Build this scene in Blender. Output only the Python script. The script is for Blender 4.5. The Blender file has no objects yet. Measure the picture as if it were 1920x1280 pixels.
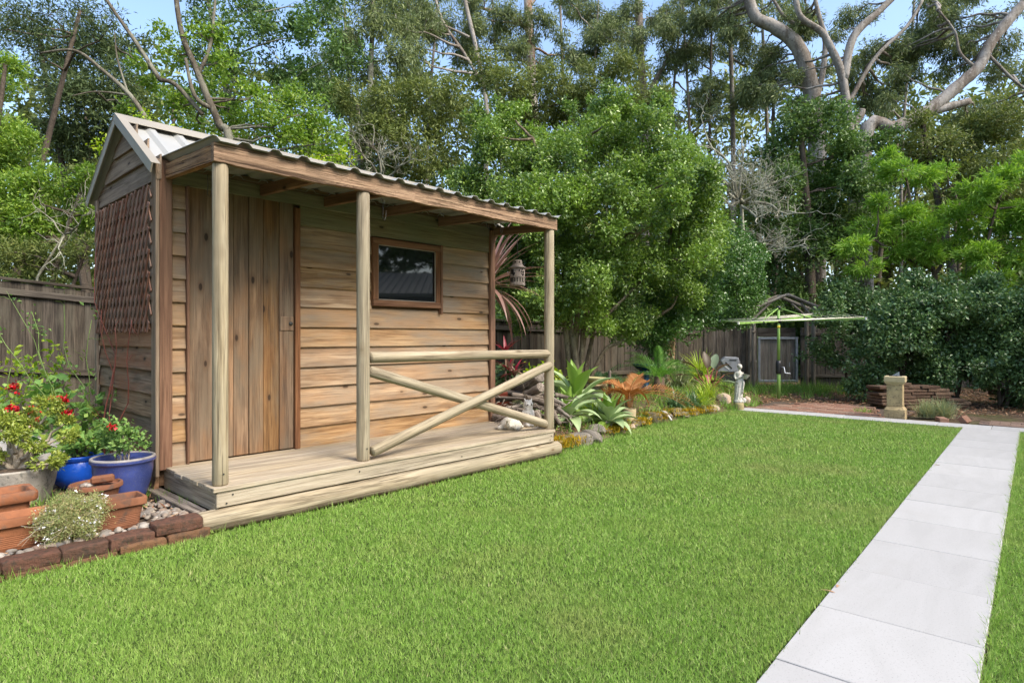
import bpy, bmesh, math, random
import numpy as np
from mathutils import Vector, Matrix

random.seed(7)
RNG = np.random.default_rng(11)
SC = bpy.context.scene
COL = SC.collection
R = math.radians

# ------------------------------------------------------------------ camera, sky, sun, exposure
CAM_H, FOC, HORIZON = 1.22, 1150.0, 632.0          # metres, pixels of a 1920 wide frame, row
cam_data = bpy.data.cameras.new('camera')
cam_data.sensor_width = 36.0
cam_data.lens = FOC / 1920.0 * 36.0
cam_data.shift_y = (HORIZON - 640.0) / 1920.0
cam_data.clip_start = 0.05
cam_data.clip_end = 2000.0
cam = bpy.data.objects.new('camera', cam_data)
COL.objects.link(cam)
cam.location = (0, 0, CAM_H)
cam.rotation_euler = (R(90), 0, 0)
SC.camera = cam

SUN_ELEV, SUN_AZ = 47.0, 126.0                     # azimuth clockwise from +Y (camera forward)
world = bpy.data.worlds.new('World')
SC.world = world
world.use_nodes = True
wn = world.node_tree
for n in list(wn.nodes):
    wn.nodes.remove(n)
w_out = wn.nodes.new('ShaderNodeOutputWorld')
w_bg = wn.nodes.new('ShaderNodeBackground')
w_sky = wn.nodes.new('ShaderNodeTexSky')
w_sky.sky_type = 'NISHITA'
w_sky.sun_disc = False
w_sky.sun_elevation = R(SUN_ELEV)
w_sky.sun_rotation = R(SUN_AZ)
w_sky.air_density = 1.0
w_sky.dust_density = 1.8
w_sky.ozone_density = 2.5
w_bg.inputs['Strength'].default_value = 0.15
wn.links.new(w_sky.outputs[0], w_bg.inputs['Color'])
wn.links.new(w_bg.outputs[0], w_out.inputs['Surface'])

sun_data = bpy.data.lights.new('sun', 'SUN')
sun_data.energy = 1.8
sun_data.angle = R(26)
sun_data.color = (1.0, 0.93, 0.82)
sun = bpy.data.objects.new('sun', sun_data)
COL.objects.link(sun)
_sd = Vector((math.sin(R(SUN_AZ)) * math.cos(R(SUN_ELEV)), math.cos(R(SUN_AZ)) * math.cos(R(SUN_ELEV)), math.sin(R(SUN_ELEV))))
sun.rotation_euler = _sd.to_track_quat('Z', 'Y').to_euler()
sun.location = _sd * 40

SC.view_settings.view_transform = 'Standard'
SC.view_settings.look = 'None'
SC.view_settings.exposure = 1.45
SC.view_settings.gamma = 1.0
SC.view_settings.use_white_balance = True          # camera white balance, as set for open shade
SC.view_settings.white_balance_temperature = 6850
SC.view_settings.use_curve_mapping = False
SC.render.engine = 'CYCLES'
SC.cycles.max_bounces = 10
SC.cycles.diffuse_bounces = 6
SC.cycles.glossy_bounces = 3
SC.cycles.transmission_bounces = 4
SC.cycles.transparent_max_bounces = 4
SC.cycles.caustics_reflective = False
SC.cycles.caustics_refractive = False
SC.cycles.use_denoising = True

# ------------------------------------------------------------------ helpers: places
def pix(u, v, Y):
    return Vector(((u - 960.0) / FOC * Y, Y, CAM_H + (HORIZON - v) / FOC * Y))

def gnd(u, v, z=0.0):
    Y = FOC * (CAM_H - z) / (v - HORIZON)
    return Vector(((u - 960.0) / FOC * Y, Y, z))

# ------------------------------------------------------------------ helpers: objects
def link(o, parent=None):
    COL.objects.link(o)
    if parent is not None:
        o.parent = parent
    return o

def tag(o, label=None, cat=None, group=None, kind=None):
    if label: o['label'] = label
    if cat: o['category'] = cat
    if group: o['group'] = group
    if kind: o['kind'] = kind
    return o

def empty(name, loc=(0, 0, 0), rz=0.0, label=None, cat=None, group=None):
    o = bpy.data.objects.new(name, None)
    o.empty_display_size = 0.1
    o.location = loc
    o.rotation_euler = (0, 0, rz)
    link(o)
    return tag(o, label, cat, group)

def new_mesh(name, verts, faces, mat=None, smooth=False):
    me = bpy.data.meshes.new(name)
    me.from_pydata([tuple(v) for v in verts], [], faces)
    if mat is not None:
        me.materials.append(mat)
    if smooth:
        me.polygons.foreach_set('use_smooth', [True] * len(me.polygons))
    me.update()
    return me

def np_mesh(name, verts, loops, starts, mat, mat_idx=None, smooth=False):
    """verts (N,3), loops flat vertex indices, starts of polygons (all from numpy)"""
    me = bpy.data.meshes.new(name)
    me.vertices.add(len(verts))
    me.vertices.foreach_set('co', np.ascontiguousarray(verts, dtype=np.float32).ravel())
    me.loops.add(len(loops))
    me.loops.foreach_set('vertex_index', np.ascontiguousarray(loops, dtype=np.int32))
    me.polygons.add(len(starts))
    me.polygons.foreach_set('loop_start', np.ascontiguousarray(starts, dtype=np.int32))
    for m in (mat if isinstance(mat, (list, tuple)) else [mat]):
        me.materials.append(m)
    if mat_idx is not None:
        me.polygons.foreach_set('material_index', np.ascontiguousarray(mat_idx, dtype=np.int32))
    if smooth:
        me.polygons.foreach_set('use_smooth', np.ones(len(starts), dtype=bool))
    me.update(calc_edges=True)
    me.validate()
    return me

def put(name, me, parent=None, matrix=None, loc=None):
    o = bpy.data.objects.new(name, me)
    link(o, parent)
    if matrix is not None:
        o.matrix_local = matrix
    elif loc is not None:
        o.location = loc
    return o

class MB:
    """collects shapes into one mesh"""
    def __init__(self):
        self.v, self.f = [], []
    def add(self, verts, faces):
        b = len(self.v)
        self.v += [tuple(p) for p in verts]
        self.f += [tuple(i + b for i in f) for f in faces]
        return self
    def box(self, c, s, m=None):
        cx, cy, cz = c
        sx, sy, sz = s[0] / 2, s[1] / 2, s[2] / 2
        vs = [Vector((cx + a * sx, cy + b * sy, cz + d * sz)) for a in (-1, 1) for b in (-1, 1) for d in (-1, 1)]
        if m is not None:
            vs = [m @ p for p in vs]
        return self.add(vs, [(0, 1, 3, 2), (4, 6, 7, 5), (0, 4, 5, 1), (2, 3, 7, 6), (0, 2, 6, 4), (1, 5, 7, 3)])
    def tube(self, pts, radii, n=8, caps=True, wob=0.0):
        pts = [Vector(p) for p in pts]
        if not isinstance(radii, (list, tuple)):
            radii = [radii] * len(pts)
        rings = []
        d0 = (pts[1] - pts[0]).normalized()
        ref = Vector((0, 0, 1)) if abs(d0.z) < 0.9 else Vector((1, 0, 0))
        side = d0.cross(ref).normalized()
        b = len(self.v)
        for i, p in enumerate(pts):
            d = (pts[min(i + 1, len(pts) - 1)] - pts[max(i - 1, 0)])
            d = d.normalized() if d.length > 1e-9 else d0
            side = (side - d * side.dot(d))
            side = side.normalized() if side.length > 1e-6 else d.orthogonal().normalized()
            up = d.cross(side)
            for k in range(n):
                a = 2 * math.pi * k / n
                r = radii[i] * (1 + (random.uniform(-wob, wob) if wob else 0))
                self.v.append(tuple(p + (side * math.cos(a) + up * math.sin(a)) * r))
        for i in range(len(pts) - 1):
            for k in range(n):
                k2 = (k + 1) % n
                self.f.append((b + i * n + k, b + i * n + k2, b + (i + 1) * n + k2, b + (i + 1) * n + k))
        if caps:
            self.f.append(tuple(b + k for k in range(n))[::-1])
            e = b + (len(pts) - 1) * n
            self.f.append(tuple(e + k for k in range(n)))
        return self
    def lathe(self, prof, n=24, c=(0, 0, 0), sq=None):
        """prof: (r, z) from bottom to top; closed at r=0 ends"""
        b = len(self.v)
        for r, z in prof:
            for k in range(n):
                a = 2 * math.pi * k / n
                self.v.append((c[0] + r * math.cos(a), c[1] + r * math.sin(a), c[2] + z))
        for i in range(len(prof) - 1):
            for k in range(n):
                k2 = (k + 1) % n
                self.f.append((b + i * n + k, b + i * n + k2, b + (i + 1) * n + k2, b + (i + 1) * n + k))
        self.f.append(tuple(b + k for k in range(n))[::-1])
        e = b + (len(prof) - 1) * n
        self.f.append(tuple(e + k for k in range(n)))
        return self
    def mesh(self, name, mat, smooth=False):
        return new_mesh(name, self.v, self.f, mat, smooth)
    def build(self, name, mat, parent=None, smooth=False, matrix=None, loc=None):
        return put(name, self.mesh(name, mat, smooth), parent, matrix, loc)

_cache = {}
def bevel_box_mesh(L, W, T, mat, bev=0.004, jit=0.0, key=None):
    """box along X, centred; W along Y, T along Z"""
    k = ('bb', round(L, 3), round(W, 3), round(T, 3), mat.name, round(bev, 4), key)
    if k in _cache:
        return _cache[k]
    bm = bmesh.new()
    bmesh.ops.create_cube(bm, size=1.0)
    for v in bm.verts:
        v.co.x *= L; v.co.y *= W; v.co.z *= T
        if jit:
            v.co += Vector((random.uniform(-jit, jit), random.uniform(-jit, jit), random.uniform(-jit, jit)))
    if bev > 0:
        bmesh.ops.bevel(bm, geom=list(bm.edges), offset=bev, segments=1, affect='EDGES')
    me = bpy.data.meshes.new('plank')
    bm.to_mesh(me); bm.free()
    me.materials.append(mat)
    _cache[k] = me
    return me

def frame_matrix(p0, p1, up):
    p0, p1, up = Vector(p0), Vector(p1), Vector(up)
    x = (p1 - p0).normalized()
    z = (up - x * up.dot(x)).normalized()
    y = z.cross(x)
    m = Matrix((x, y, z)).transposed().to_4x4()
    m.translation = (p0 + p1) / 2
    return m

def plank(name, p0, p1, w, t, up, mat, parent=None, bev=0.004, jit=0.0, key=None):
    """plank from p0 to p1; 'up' is the direction of its thickness t"""
    L = (Vector(p1) - Vector(p0)).length
    me = bevel_box_mesh(L, w, t, mat, bev, jit, key)
    return put(name, me, parent, frame_matrix(p0, p1, up))

def pole(name, p0, p1, r, mat, parent=None, n=20, segs=10, wob=0.03, bend=0.0, r1=None):
    """round timber built along its own X"""
    L = (Vector(p1) - Vector(p0)).length
    b = MB()
    pts, rad = [], []
    r1 = r if r1 is None else r1
    for i in range(segs + 1):
        t = i / segs
        pts.append((-L / 2 + L * t, bend * math.sin(math.pi * t) + random.uniform(-1, 1) * wob * r * 0.6, random.uniform(-1, 1) * wob * r * 0.6))
        rad.append((r + (r1 - r) * t) * (1 + random.uniform(-wob, wob)))
    e = 0.012
    pts = [(-L / 2, pts[0][1], pts[0][2])] + [(-L / 2 + e, pts[0][1], pts[0][2])] + pts[1:-1] + [(L / 2 - e, pts[-1][1], pts[-1][2]), (L / 2, pts[-1][1], pts[-1][2])]
    rad = [rad[0] * 0.88, rad[0]] + rad[1:-1] + [rad[-1], rad[-1] * 0.88]
    b.tube(pts, rad, n)
    me = b.mesh(name, mat, True)
    d = (Vector(p1) - Vector(p0)).normalized()
    up = Vector((0, 0, 1)) if abs(d.z) < 0.9 else Vector((0, 1, 0))
    return put(name, me, parent, frame_matrix(p0, p1, up))

# ------------------------------------------------------------------ helpers: materials
def lin(r, g, b):
    f = lambda c: c / 12.92 if c <= 0.04045 else ((c + 0.055) / 1.055) ** 2.4
    return (f(r / 255.0), f(g / 255.0), f(b / 255.0), 1.0)

class NT:
    def __init__(self, name):
        self.m = bpy.data.materials.new(name)
        self.m.use_nodes = True
        self.t = self.m.node_tree
        for n in list(self.t.nodes):
            self.t.nodes.remove(n)
        self.out = self.t.nodes.new('ShaderNodeOutputMaterial')
        self.b = self.t.nodes.new('ShaderNodeBsdfPrincipled')
        self.t.links.new(self.b.outputs[0], self.out.inputs['Surface'])
    def n(self, typ, **kw):
        nd = self.t.nodes.new(typ)
        for k, v in kw.items():
            setattr(nd, k, v)
        return nd
    def l(self, a, b):
        self.t.links.new(a, b)
    def val(self, sock, v):
        if hasattr(v, 'is_linked') or hasattr(v, 'links'):
            self.l(v, sock)
        else:
            sock.default_value = v
    def coord(self, kind='Object', scale=(1, 1, 1), rnd=0.0):
        tc = self.n('ShaderNodeTexCoord')
        mp = self.n('ShaderNodeMapping')
        mp.inputs['Scale'].default_value = scale
        self.l(tc.outputs[kind], mp.inputs['Vector'])
        if rnd:
            oi = self.n('ShaderNodeObjectInfo')
            mul = self.math('MULTIPLY', oi.outputs['Random'], rnd)
            self.l(mul, mp.inputs['Location'])
        return mp.outputs[0]
    def noise(self, vec, scale=5.0, detail=4.0, rough=0.55, dist=0.0, col=False):
        nd = self.n('ShaderNodeTexNoise')
        nd.inputs['Scale'].default_value = scale
        nd.inputs['Detail'].default_value = detail
        nd.inputs['Roughness'].default_value = rough
        nd.inputs['Distortion'].default_value = dist
        if vec is not None: self.l(vec, nd.inputs['Vector'])
        return nd.outputs['Color' if col else 'Fac']
    def voro(self, vec, scale=5.0, feature='F1', out='Distance', rand=1.0):
        nd = self.n('ShaderNodeTexVoronoi')
        nd.feature = feature
        nd.inputs['Scale'].default_value = scale
        nd.inputs['Randomness'].default_value = rand
        if vec is not None: self.l(vec, nd.inputs['Vector'])
        return nd.outputs[out]
    def ramp(self, fac, stops, interp='LINEAR'):
        nd = self.n('ShaderNodeValToRGB')
        cr = nd.color_ramp
        cr.interpolation = interp
        while len(cr.elements) < len(stops):
            cr.elements.new(0.5)
        for e, (p, c) in zip(cr.elements, stops):
            e.position = p
            e.color = c if len(c) == 4 else (*c, 1.0)
        self.l(fac, nd.inputs['Fac'])
        return nd.outputs['Color']
    def mix(self, a, b, fac, mode='MIX'):
        nd = self.n('ShaderNodeMix', data_type='RGBA', blend_type=mode)
        self.val(nd.inputs[0], fac); self.val(nd.inputs[6], a); self.val(nd.inputs[7], b)
        return nd.outputs[2]
    def math(self, op, a, b=None, clamp=False):
        nd = self.n('ShaderNodeMath', operation=op, use_clamp=clamp)
        self.val(nd.inputs[0], a)
        if b is not None: self.val(nd.inputs[1], b)
        return nd.outputs[0]
    def bump(self, h, strength=0.3, dist=0.01):
        nd = self.n('ShaderNodeBump')
        nd.inputs['Strength'].default_value = strength
        nd.inputs['Distance'].default_value = dist
        self.l(h, nd.inputs['Height'])
        self.l(nd.outputs[0], self.b.inputs['Normal'])
    def fin(self, color=None, rough=0.7, metal=0.0, spec=None):
        if color is not None: self.val(self.b.inputs['Base Color'], color)
        self.val(self.b.inputs['Roughness'], rough)
        self.b.inputs['Metallic'].default_value = metal
        if spec is not None: self.b.inputs['Specular IOR Level'].default_value = spec
        return self.m

BLACK, WHITE = (0, 0, 0, 1), (1, 1, 1, 1)

def wood(name, c_light, c_mid, c_dark, stain=None, stain_amt=0.5, grain=1.0, knots=True, knot_col=None, bump=0.55, rough=0.85, vary=0.25, axis=0, cracks=0.0, warm=None):
    """timber whose grain runs along the piece's own X (axis 0)"""
    T = NT(name)
    sc = [26 * grain] * 3
    sc[axis] = 1.3 * grain
    v = T.coord('Object', tuple(sc), 37.0)
    warp = T.noise(T.coord('Object', (2, 2, 2), 11.0), 1.6, 2, 0.5)
    g = T.noise(v, 1.0, 6, 0.62, 0.5)
    g2 = T.noise(v, 3.1, 3, 0.6)
    gm = T.math('ADD', T.math('MULTIPLY', g, 0.75), T.math('MULTIPLY', g2, 0.25))
    col = T.ramp(gm, [(0.38, c_dark), (0.49, c_mid), (0.61, c_light)])
    fsc = [120 * grain] * 3
    fsc[axis] = 3.0 * grain
    fg = T.noise(T.coord('Object', tuple(fsc), 91.0), 1.0, 3, 0.6)
    dk = tuple(x * 0.55 for x in c_dark[:3]) + (1,)
    col = T.mix(col, dk, T.math('MULTIPLY', T.ramp(fg, [(0.53, BLACK), (0.66, WHITE)]), 0.6))
    bsc = [7.0] * 3
    bsc[axis] = 1.1
    bg = T.noise(T.coord('Object', tuple(bsc), 63.0), 1.0, 4, 0.6, 0.6)
    col = T.mix(col, tuple(x * 0.8 for x in c_dark[:3]) + (1,), T.math('MULTIPLY', T.ramp(bg, [(0.52, BLACK), (0.66, WHITE)]), 0.55))
    oi = T.n('ShaderNodeObjectInfo')
    lo = 1 - vary
    vv = T.math('ADD', T.math('MULTIPLY', oi.outputs['Random'], 2 * vary), lo)
    hs = T.n('ShaderNodeHueSaturation')
    T.l(vv, hs.inputs['Value']); T.l(col, hs.inputs['Color'])
    rs = T.math('FRACT', T.math('MULTIPLY', oi.outputs['Random'], 17.31))
    T.l(T.math('ADD', T.math('MULTIPLY', rs, 0.3), 0.82), hs.inputs['Saturation'])
    col = hs.outputs[0]
    if stain is not None:
        ssc = [3.2] * 3
        ssc[axis] = 0.9
        p = T.noise(T.coord('Object', tuple(ssc), 23.0), 1.5, 5, 0.6)
        pm = T.ramp(p, [(0.44, BLACK), (0.64, WHITE)])
        col = T.mix(col, stain, T.math('MULTIPLY', pm, stain_amt))
    if warm is not None:
        wsc = [4.0] * 3
        wsc[axis] = 1.1
        wp = T.noise(T.coord('Object', tuple(wsc), 83.0), 1.0, 4, 0.6)
        col = T.mix(col, warm, T.math('MULTIPLY', T.ramp(wp, [(0.48, BLACK), (0.70, WHITE)]), 0.6))
    h = T.math('SUBTRACT', gm, T.math('MULTIPLY', T.ramp(fg, [(0.5, BLACK), (0.7, WHITE)]), 0.4))
    if knots:
        ksc = [5.0] * 3
        ksc[axis] = 2.6
        kxyz = T.n('ShaderNodeSeparateXYZ')
        T.l(T.coord('Object', (1, 1, 1), 53.0), kxyz.inputs[0])
        kco = T.n('ShaderNodeCombineXYZ')
        T.l(T.math('MULTIPLY', kxyz.outputs[0], 3.0), kco.inputs[0])
        T.l(T.math('MULTIPLY', T.math('ADD', kxyz.outputs[1], kxyz.outputs[2]), 6.5), kco.inputs[1])
        kv = kco.outputs[0]
        kd = T.voro(kv, 1.0, rand=1.0)
        kc = knot_col or (c_dark[0] * 0.25, c_dark[1] * 0.27, c_dark[2] * 0.33, 1)
        km = T.ramp(kd, [(0.075, WHITE), (0.11, BLACK)])
        kr = T.ramp(kd, [(0.09, (0.75, 0.75, 0.75, 1)), (0.24, BLACK)])
        col = T.mix(col, c_dark, T.math('MULTIPLY', kr, 0.7))
        col = T.mix(col, kc, T.math('MULTIPLY', km, 0.85))
    if cracks > 0:
        csc = [34.0] * 3
        csc[axis] = 0.7
        cn = T.noise(T.coord('Object', tuple(csc), 71.0), 1.0, 3, 0.7, 0.8)
        cm = T.ramp(cn, [(0.36, WHITE), (0.41, BLACK)])
        col = T.mix(col, (c_dark[0] * 0.3, c_dark[1] * 0.3, c_dark[2] * 0.3, 1), T.math('MULTIPLY', cm, cracks))
        h = T.math('SUBTRACT', h, T.math('MULTIPLY', cm, 0.6))
    T.bump(h, bump, 0.006)
    return T.fin(col, rough, spec=0.25)

def plain(name, c, rough=0.6, metal=0.0, var=0.15, scale=8.0, bump=0.0, spec=None, speck=None, speck_scale=60.0):
    T = NT(name)
    v = T.coord('Object', (1, 1, 1), 9.0)
    n = T.noise(v, scale, 5, 0.6)
    lo = tuple(x * (1 - var) for x in c[:3]) + (1,)
    hi = tuple(min(1, x * (1 + var)) for x in c[:3]) + (1,)
    col = T.ramp(n, [(0.3, lo), (0.7, hi)])
    if speck is not None:
        s = T.noise(v, speck_scale, 2, 0.5)
        col = T.mix(col, speck, T.ramp(s, [(0.56, BLACK), (0.66, WHITE)]))
    if bump:
        T.bump(T.noise(v, scale * 6, 5, 0.65), bump, 0.01)
    return T.fin(col, rough, metal, spec)

def leafmat(name, cols, trans=0.35, rough=0.5, gloss=0.25, patch=0.0, patch_col=None, patch_scale=0.8, gain=1.45):
    """cols: list of colours picked at random leaf by leaf"""
    T = NT(name)
    geo = T.n('ShaderNodeNewGeometry')
    cols = [(min(1, c[0] * gain * 1.10), min(1, c[1] * gain), min(1, c[2] * gain * 0.92), 1) for c in cols]
    if patch_col is not None: patch_col = tuple(x * gain for x in patch_col[:3]) + (1,)
    stops = [(i / max(1, len(cols) - 1), c) for i, c in enumerate(cols)]
    col = T.ramp(geo.outputs['Random Per Island'], stops)
    if patch and patch_col is not None:
        p = T.noise(T.coord('Object'), patch_scale, 3, 0.55)
        col = T.mix(col, patch_col, T.math('MULTIPLY', T.ramp(p, [(0.45, BLACK), (0.62, WHITE)]), patch))
    T.fin(col, rough, spec=gloss)
    tr = T.n('ShaderNodeBsdfTranslucent')
    hs = T.n('ShaderNodeHueSaturation')
    hs.inputs['Value'].default_value = 1.25
    hs.inputs['Saturation'].default_value = 1.1
    T.l(col, hs.inputs['Color']); T.l(hs.outputs[0], tr.inputs['Color'])
    mx = T.n('ShaderNodeMixShader')
    mx.inputs[0].default_value = trans
    T.l(T.b.outputs[0], mx.inputs[1]); T.l(tr.outputs[0], mx.inputs[2])
    T.l(mx.outputs[0], T.out.inputs['Surface'])
    return T.m

M = {}
M['board'] = wood('weatherboard_timber', (0.50, 0.345, 0.205, 1), (0.39, 0.25, 0.138, 1), (0.235, 0.14, 0.075, 1), (0.28, 0.225, 0.165, 1), 0.85, vary=0.15, warm=(0.46, 0.25, 0.115, 1))
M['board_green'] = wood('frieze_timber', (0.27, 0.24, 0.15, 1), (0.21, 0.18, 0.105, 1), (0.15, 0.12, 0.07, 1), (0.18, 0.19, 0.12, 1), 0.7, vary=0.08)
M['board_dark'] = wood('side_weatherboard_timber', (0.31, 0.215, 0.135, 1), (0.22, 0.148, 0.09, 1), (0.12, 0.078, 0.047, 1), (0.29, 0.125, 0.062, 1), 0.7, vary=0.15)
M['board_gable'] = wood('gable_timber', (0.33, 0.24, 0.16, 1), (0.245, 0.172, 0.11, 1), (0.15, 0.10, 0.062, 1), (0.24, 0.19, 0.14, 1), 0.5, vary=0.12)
M['door'] = wood('door_timber', (0.28, 0.172, 0.092, 1), (0.20, 0.117, 0.06, 1), (0.11, 0.062, 0.034, 1), (0.165, 0.13, 0.09, 1), 0.7, vary=0.13, warm=(0.30, 0.145, 0.06, 1))
M['trim'] = wood('trim_timber', (0.28, 0.135, 0.065, 1), (0.21, 0.095, 0.045, 1), (0.13, 0.057, 0.027, 1), (0.20, 0.115, 0.07, 1), 0.35, knots=False, vary=0.12)
M['post'] = wood('treated_pine', (0.46, 0.385, 0.26, 1), (0.36, 0.29, 0.18, 1), (0.20, 0.155, 0.095, 1), (0.30, 0.26, 0.18, 1), 0.7, grain=1.0, vary=0.08, cracks=0.6, knot_col=(0.16, 0.11, 0.06, 1))
M['deck'] = wood('deck_timber', (0.52, 0.44, 0.32, 1), (0.43, 0.35, 0.245, 1), (0.31, 0.25, 0.17, 1), (0.36, 0.31, 0.235, 1), 0.5, vary=0.08, cracks=0.4, knots=False)
M['rough'] = wood('rough_sawn_timber', (0.50, 0.31, 0.17, 1), (0.34, 0.195, 0.10, 1), (0.12, 0.062, 0.032, 1), (0.24, 0.16, 0.10, 1), 0.6, grain=1.3, bump=0.9, vary=0.08, cracks=0.8, knots=False)
M['rafter'] = wood('rafter_timber', (0.25, 0.15, 0.085, 1), (0.19, 0.11, 0.06, 1), (0.12, 0.07, 0.04, 1), None, vary=0.12)
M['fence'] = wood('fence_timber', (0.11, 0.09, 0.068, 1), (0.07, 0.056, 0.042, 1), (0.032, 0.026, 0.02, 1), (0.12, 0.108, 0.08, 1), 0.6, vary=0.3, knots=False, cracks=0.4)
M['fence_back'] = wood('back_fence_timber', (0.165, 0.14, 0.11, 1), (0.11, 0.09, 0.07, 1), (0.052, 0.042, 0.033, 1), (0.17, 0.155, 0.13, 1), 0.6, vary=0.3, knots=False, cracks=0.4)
M['fence_pale'] = wood('pale_fence_timber', (0.30, 0.265, 0.22, 1), (0.215, 0.185, 0.15, 1), (0.12, 0.10, 0.08, 1), (0.24, 0.225, 0.20, 1), 0.5, vary=0.2, knots=False, cracks=0.3)
M['lattice'] = wood('lattice_timber', (0.30, 0.155, 0.105, 1), (0.22, 0.108, 0.074, 1), (0.13, 0.064, 0.045, 1), (0.33, 0.25, 0.19, 1), 0.5, vary=0.22, knots=False)
M['grey_log'] = wood('grey_dead_wood', (0.30, 0.255, 0.21, 1), (0.21, 0.172, 0.14, 1), (0.105, 0.082, 0.065, 1), None, vary=0.25, bump=0.9, knots=False, cracks=0.6)
M['arch'] = wood('grey_round_timber', (0.33, 0.29, 0.23, 1), (0.24, 0.205, 0.16, 1), (0.15, 0.12, 0.09, 1), None, vary=0.15, knots=False, cracks=0.4)

M['roof'] = plain('roof_sheet_metal', (0.36, 0.36, 0.335, 1), 0.42, 0.0, 0.07, 2.0, spec=0.5)
M['roof_under'] = plain('roof_cream_metal', (0.30, 0.27, 0.215, 1), 0.5, 0.0, 0.1, 2.0)
M['hook'] = plain('dark_steel', (0.06, 0.06, 0.055, 1), 0.5, 0.6)
M['galv'] = plain('galvanised_steel', (0.42, 0.45, 0.49, 1), 0.45, 0.55, 0.15, 12)
M['black'] = plain('black_plastic', (0.02, 0.02, 0.022, 1), 0.45)
M['green_paint'] = plain('green_paint', (0.24, 0.42, 0.10, 1), 0.45, 0.0, 0.08, 5)
M['white_plastic'] = plain('white_plastic', (0.75, 0.75, 0.72, 1), 0.4)
M['wire'] = plain('pale_line_wire', (0.62, 0.60, 0.48, 1), 0.5)
M['yellow'] = plain('yellow_sticker', (0.75, 0.62, 0.05, 1), 0.5)
M['grey_plastic'] = plain('grey_plastic', (0.30, 0.31, 0.33, 1), 0.5, 0.0, 0.08, 4)
M['statue'] = plain('pale_cast_stone', (0.56, 0.535, 0.475, 1), 0.85, 0, 0.22, 14, 0.5, speck=(0.27, 0.25, 0.20, 1), speck_scale=26)
M['sandstone'] = plain('yellow_sandstone', (0.38, 0.29, 0.155, 1), 0.9, 0, 0.3, 7, 0.6, speck=(0.22, 0.17, 0.10, 1), speck_scale=40)
M['sandstone_cap'] = plain('pale_sandstone', (0.46, 0.375, 0.22, 1), 0.9, 0, 0.12, 7, 0.4)
M['owl'] = plain('white_cast_stone', (0.62, 0.59, 0.54, 1), 0.85, 0, 0.2, 14, 0.5, speck=(0.34, 0.31, 0.27, 1), speck_scale=34)
M['drum'] = plain('mossy_stone', (0.33, 0.27, 0.14, 1), 0.9, 0, 0.25, 9, 0.4)
M['terracotta'] = plain('terracotta', (0.27, 0.10, 0.042, 1), 0.82, 0, 0.28, 6, 0.35, speck=(0.17, 0.085, 0.05, 1), speck_scale=11)
M['terracotta_old'] = plain('weathered_terracotta', (0.19, 0.075, 0.036, 1), 0.85, 0, 0.36, 5, 0.4, speck=(0.11, 0.06, 0.04, 1), speck_scale=14)
M['blue'] = plain('bright_blue_glaze', (0.008, 0.07, 0.42, 1), 0.18, 0, 0.35, 5, spec=0.6)
M['blue_dull'] = plain('dull_blue_glaze', (0.042, 0.062, 0.21, 1), 0.3, 0, 0.35, 6, 0.1, spec=0.5, speck=(0.085, 0.10, 0.22, 1), speck_scale=130)
M['teal'] = plain('teal_glaze', (0.008, 0.055, 0.115, 1), 0.2, 0, 0.25, 5, spec=0.6)
M['red_pot'] = plain('maroon_glaze', (0.15, 0.035, 0.022, 1), 0.35, 0, 0.25, 5)
M['concrete'] = plain('old_concrete', (0.36, 0.33, 0.28, 1), 0.92, 0, 0.25, 8, 0.6, speck=(0.20, 0.19, 0.16, 1), speck_scale=45)
M['pale'] = plain('pale_painted_board', (0.62, 0.60, 0.60, 1), 0.7, 0, 0.06, 3)
M['soil'] = plain('dark_soil', (0.075, 0.052, 0.035, 1), 0.95, 0, 0.45, 14, 0.8, speck=(0.16, 0.11, 0.07, 1), speck_scale=60)
M['bowl'] = plain('ochre_bowl', (0.40, 0.36, 0.17, 1), 0.6, 0, 0.2, 8)
M['beige'] = plain('beige_woven_pot', (0.55, 0.44, 0.26, 1), 0.85, 0, 0.2, 12, 0.5)
M['shell'] = plain('white_shell', (0.78, 0.76, 0.72, 1), 0.6, 0, 0.1, 12)
M['rock_tan'] = plain('tan_rock', (0.42, 0.33, 0.24, 1), 0.9, 0, 0.3, 5, 0.8, speck=(0.24, 0.20, 0.15, 1), speck_scale=12)
M['rock_pink'] = plain('pink_rock', (0.52, 0.39, 0.30, 1), 0.9, 0, 0.25, 4, 0.6, speck=(0.35, 0.31, 0.26, 1), speck_scale=7)
M['rock_moss'] = plain('mossy_rock', (0.20, 0.17, 0.105, 1), 0.95, 0, 0.4, 6, 0.9, speck=(0.20, 0.135, 0.012, 1), speck_scale=6)
M['rock_dark'] = plain('dark_rock', (0.20, 0.175, 0.145, 1), 0.9, 0, 0.35, 6, 0.8, speck=(0.10, 0.10, 0.07, 1), speck_scale=12)
M['white_flower'] = plain('white_petal', (0.82, 0.82, 0.84, 1), 0.6, 0, 0.05)
M['red_flower'] = plain('red_petal', (0.50, 0.006, 0.014, 1), 0.5, 0, 0.25, 30)
M['bone'] = plain('pale_driftwood', (0.72, 0.68, 0.64, 1), 0.7, 0, 0.1, 10)

def brickmat(name, cs, speck, rough=0.92, bump=0.8):
    T = NT(name)
    oi = T.n('ShaderNodeObjectInfo')
    v = T.coord('Object', (1, 1, 1), 31.0)
    col = T.ramp(oi.outputs['Random'], [(i / (len(cs) - 1), c) for i, c in enumerate(cs)])
    n = T.noise(v, 26, 6, 0.75)
    col = T.mix(col, (0.5, 0.5, 0.5, 1), 1.0, 'MULTIPLY') if False else col
    col = T.mix(col, speck, T.ramp(n, [(0.46, BLACK), (0.66, WHITE)]))
    T.bump(T.noise(v, 80, 5, 0.75), bump, 0.010)
    return T.fin(col, rough, spec=0.2)

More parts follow.
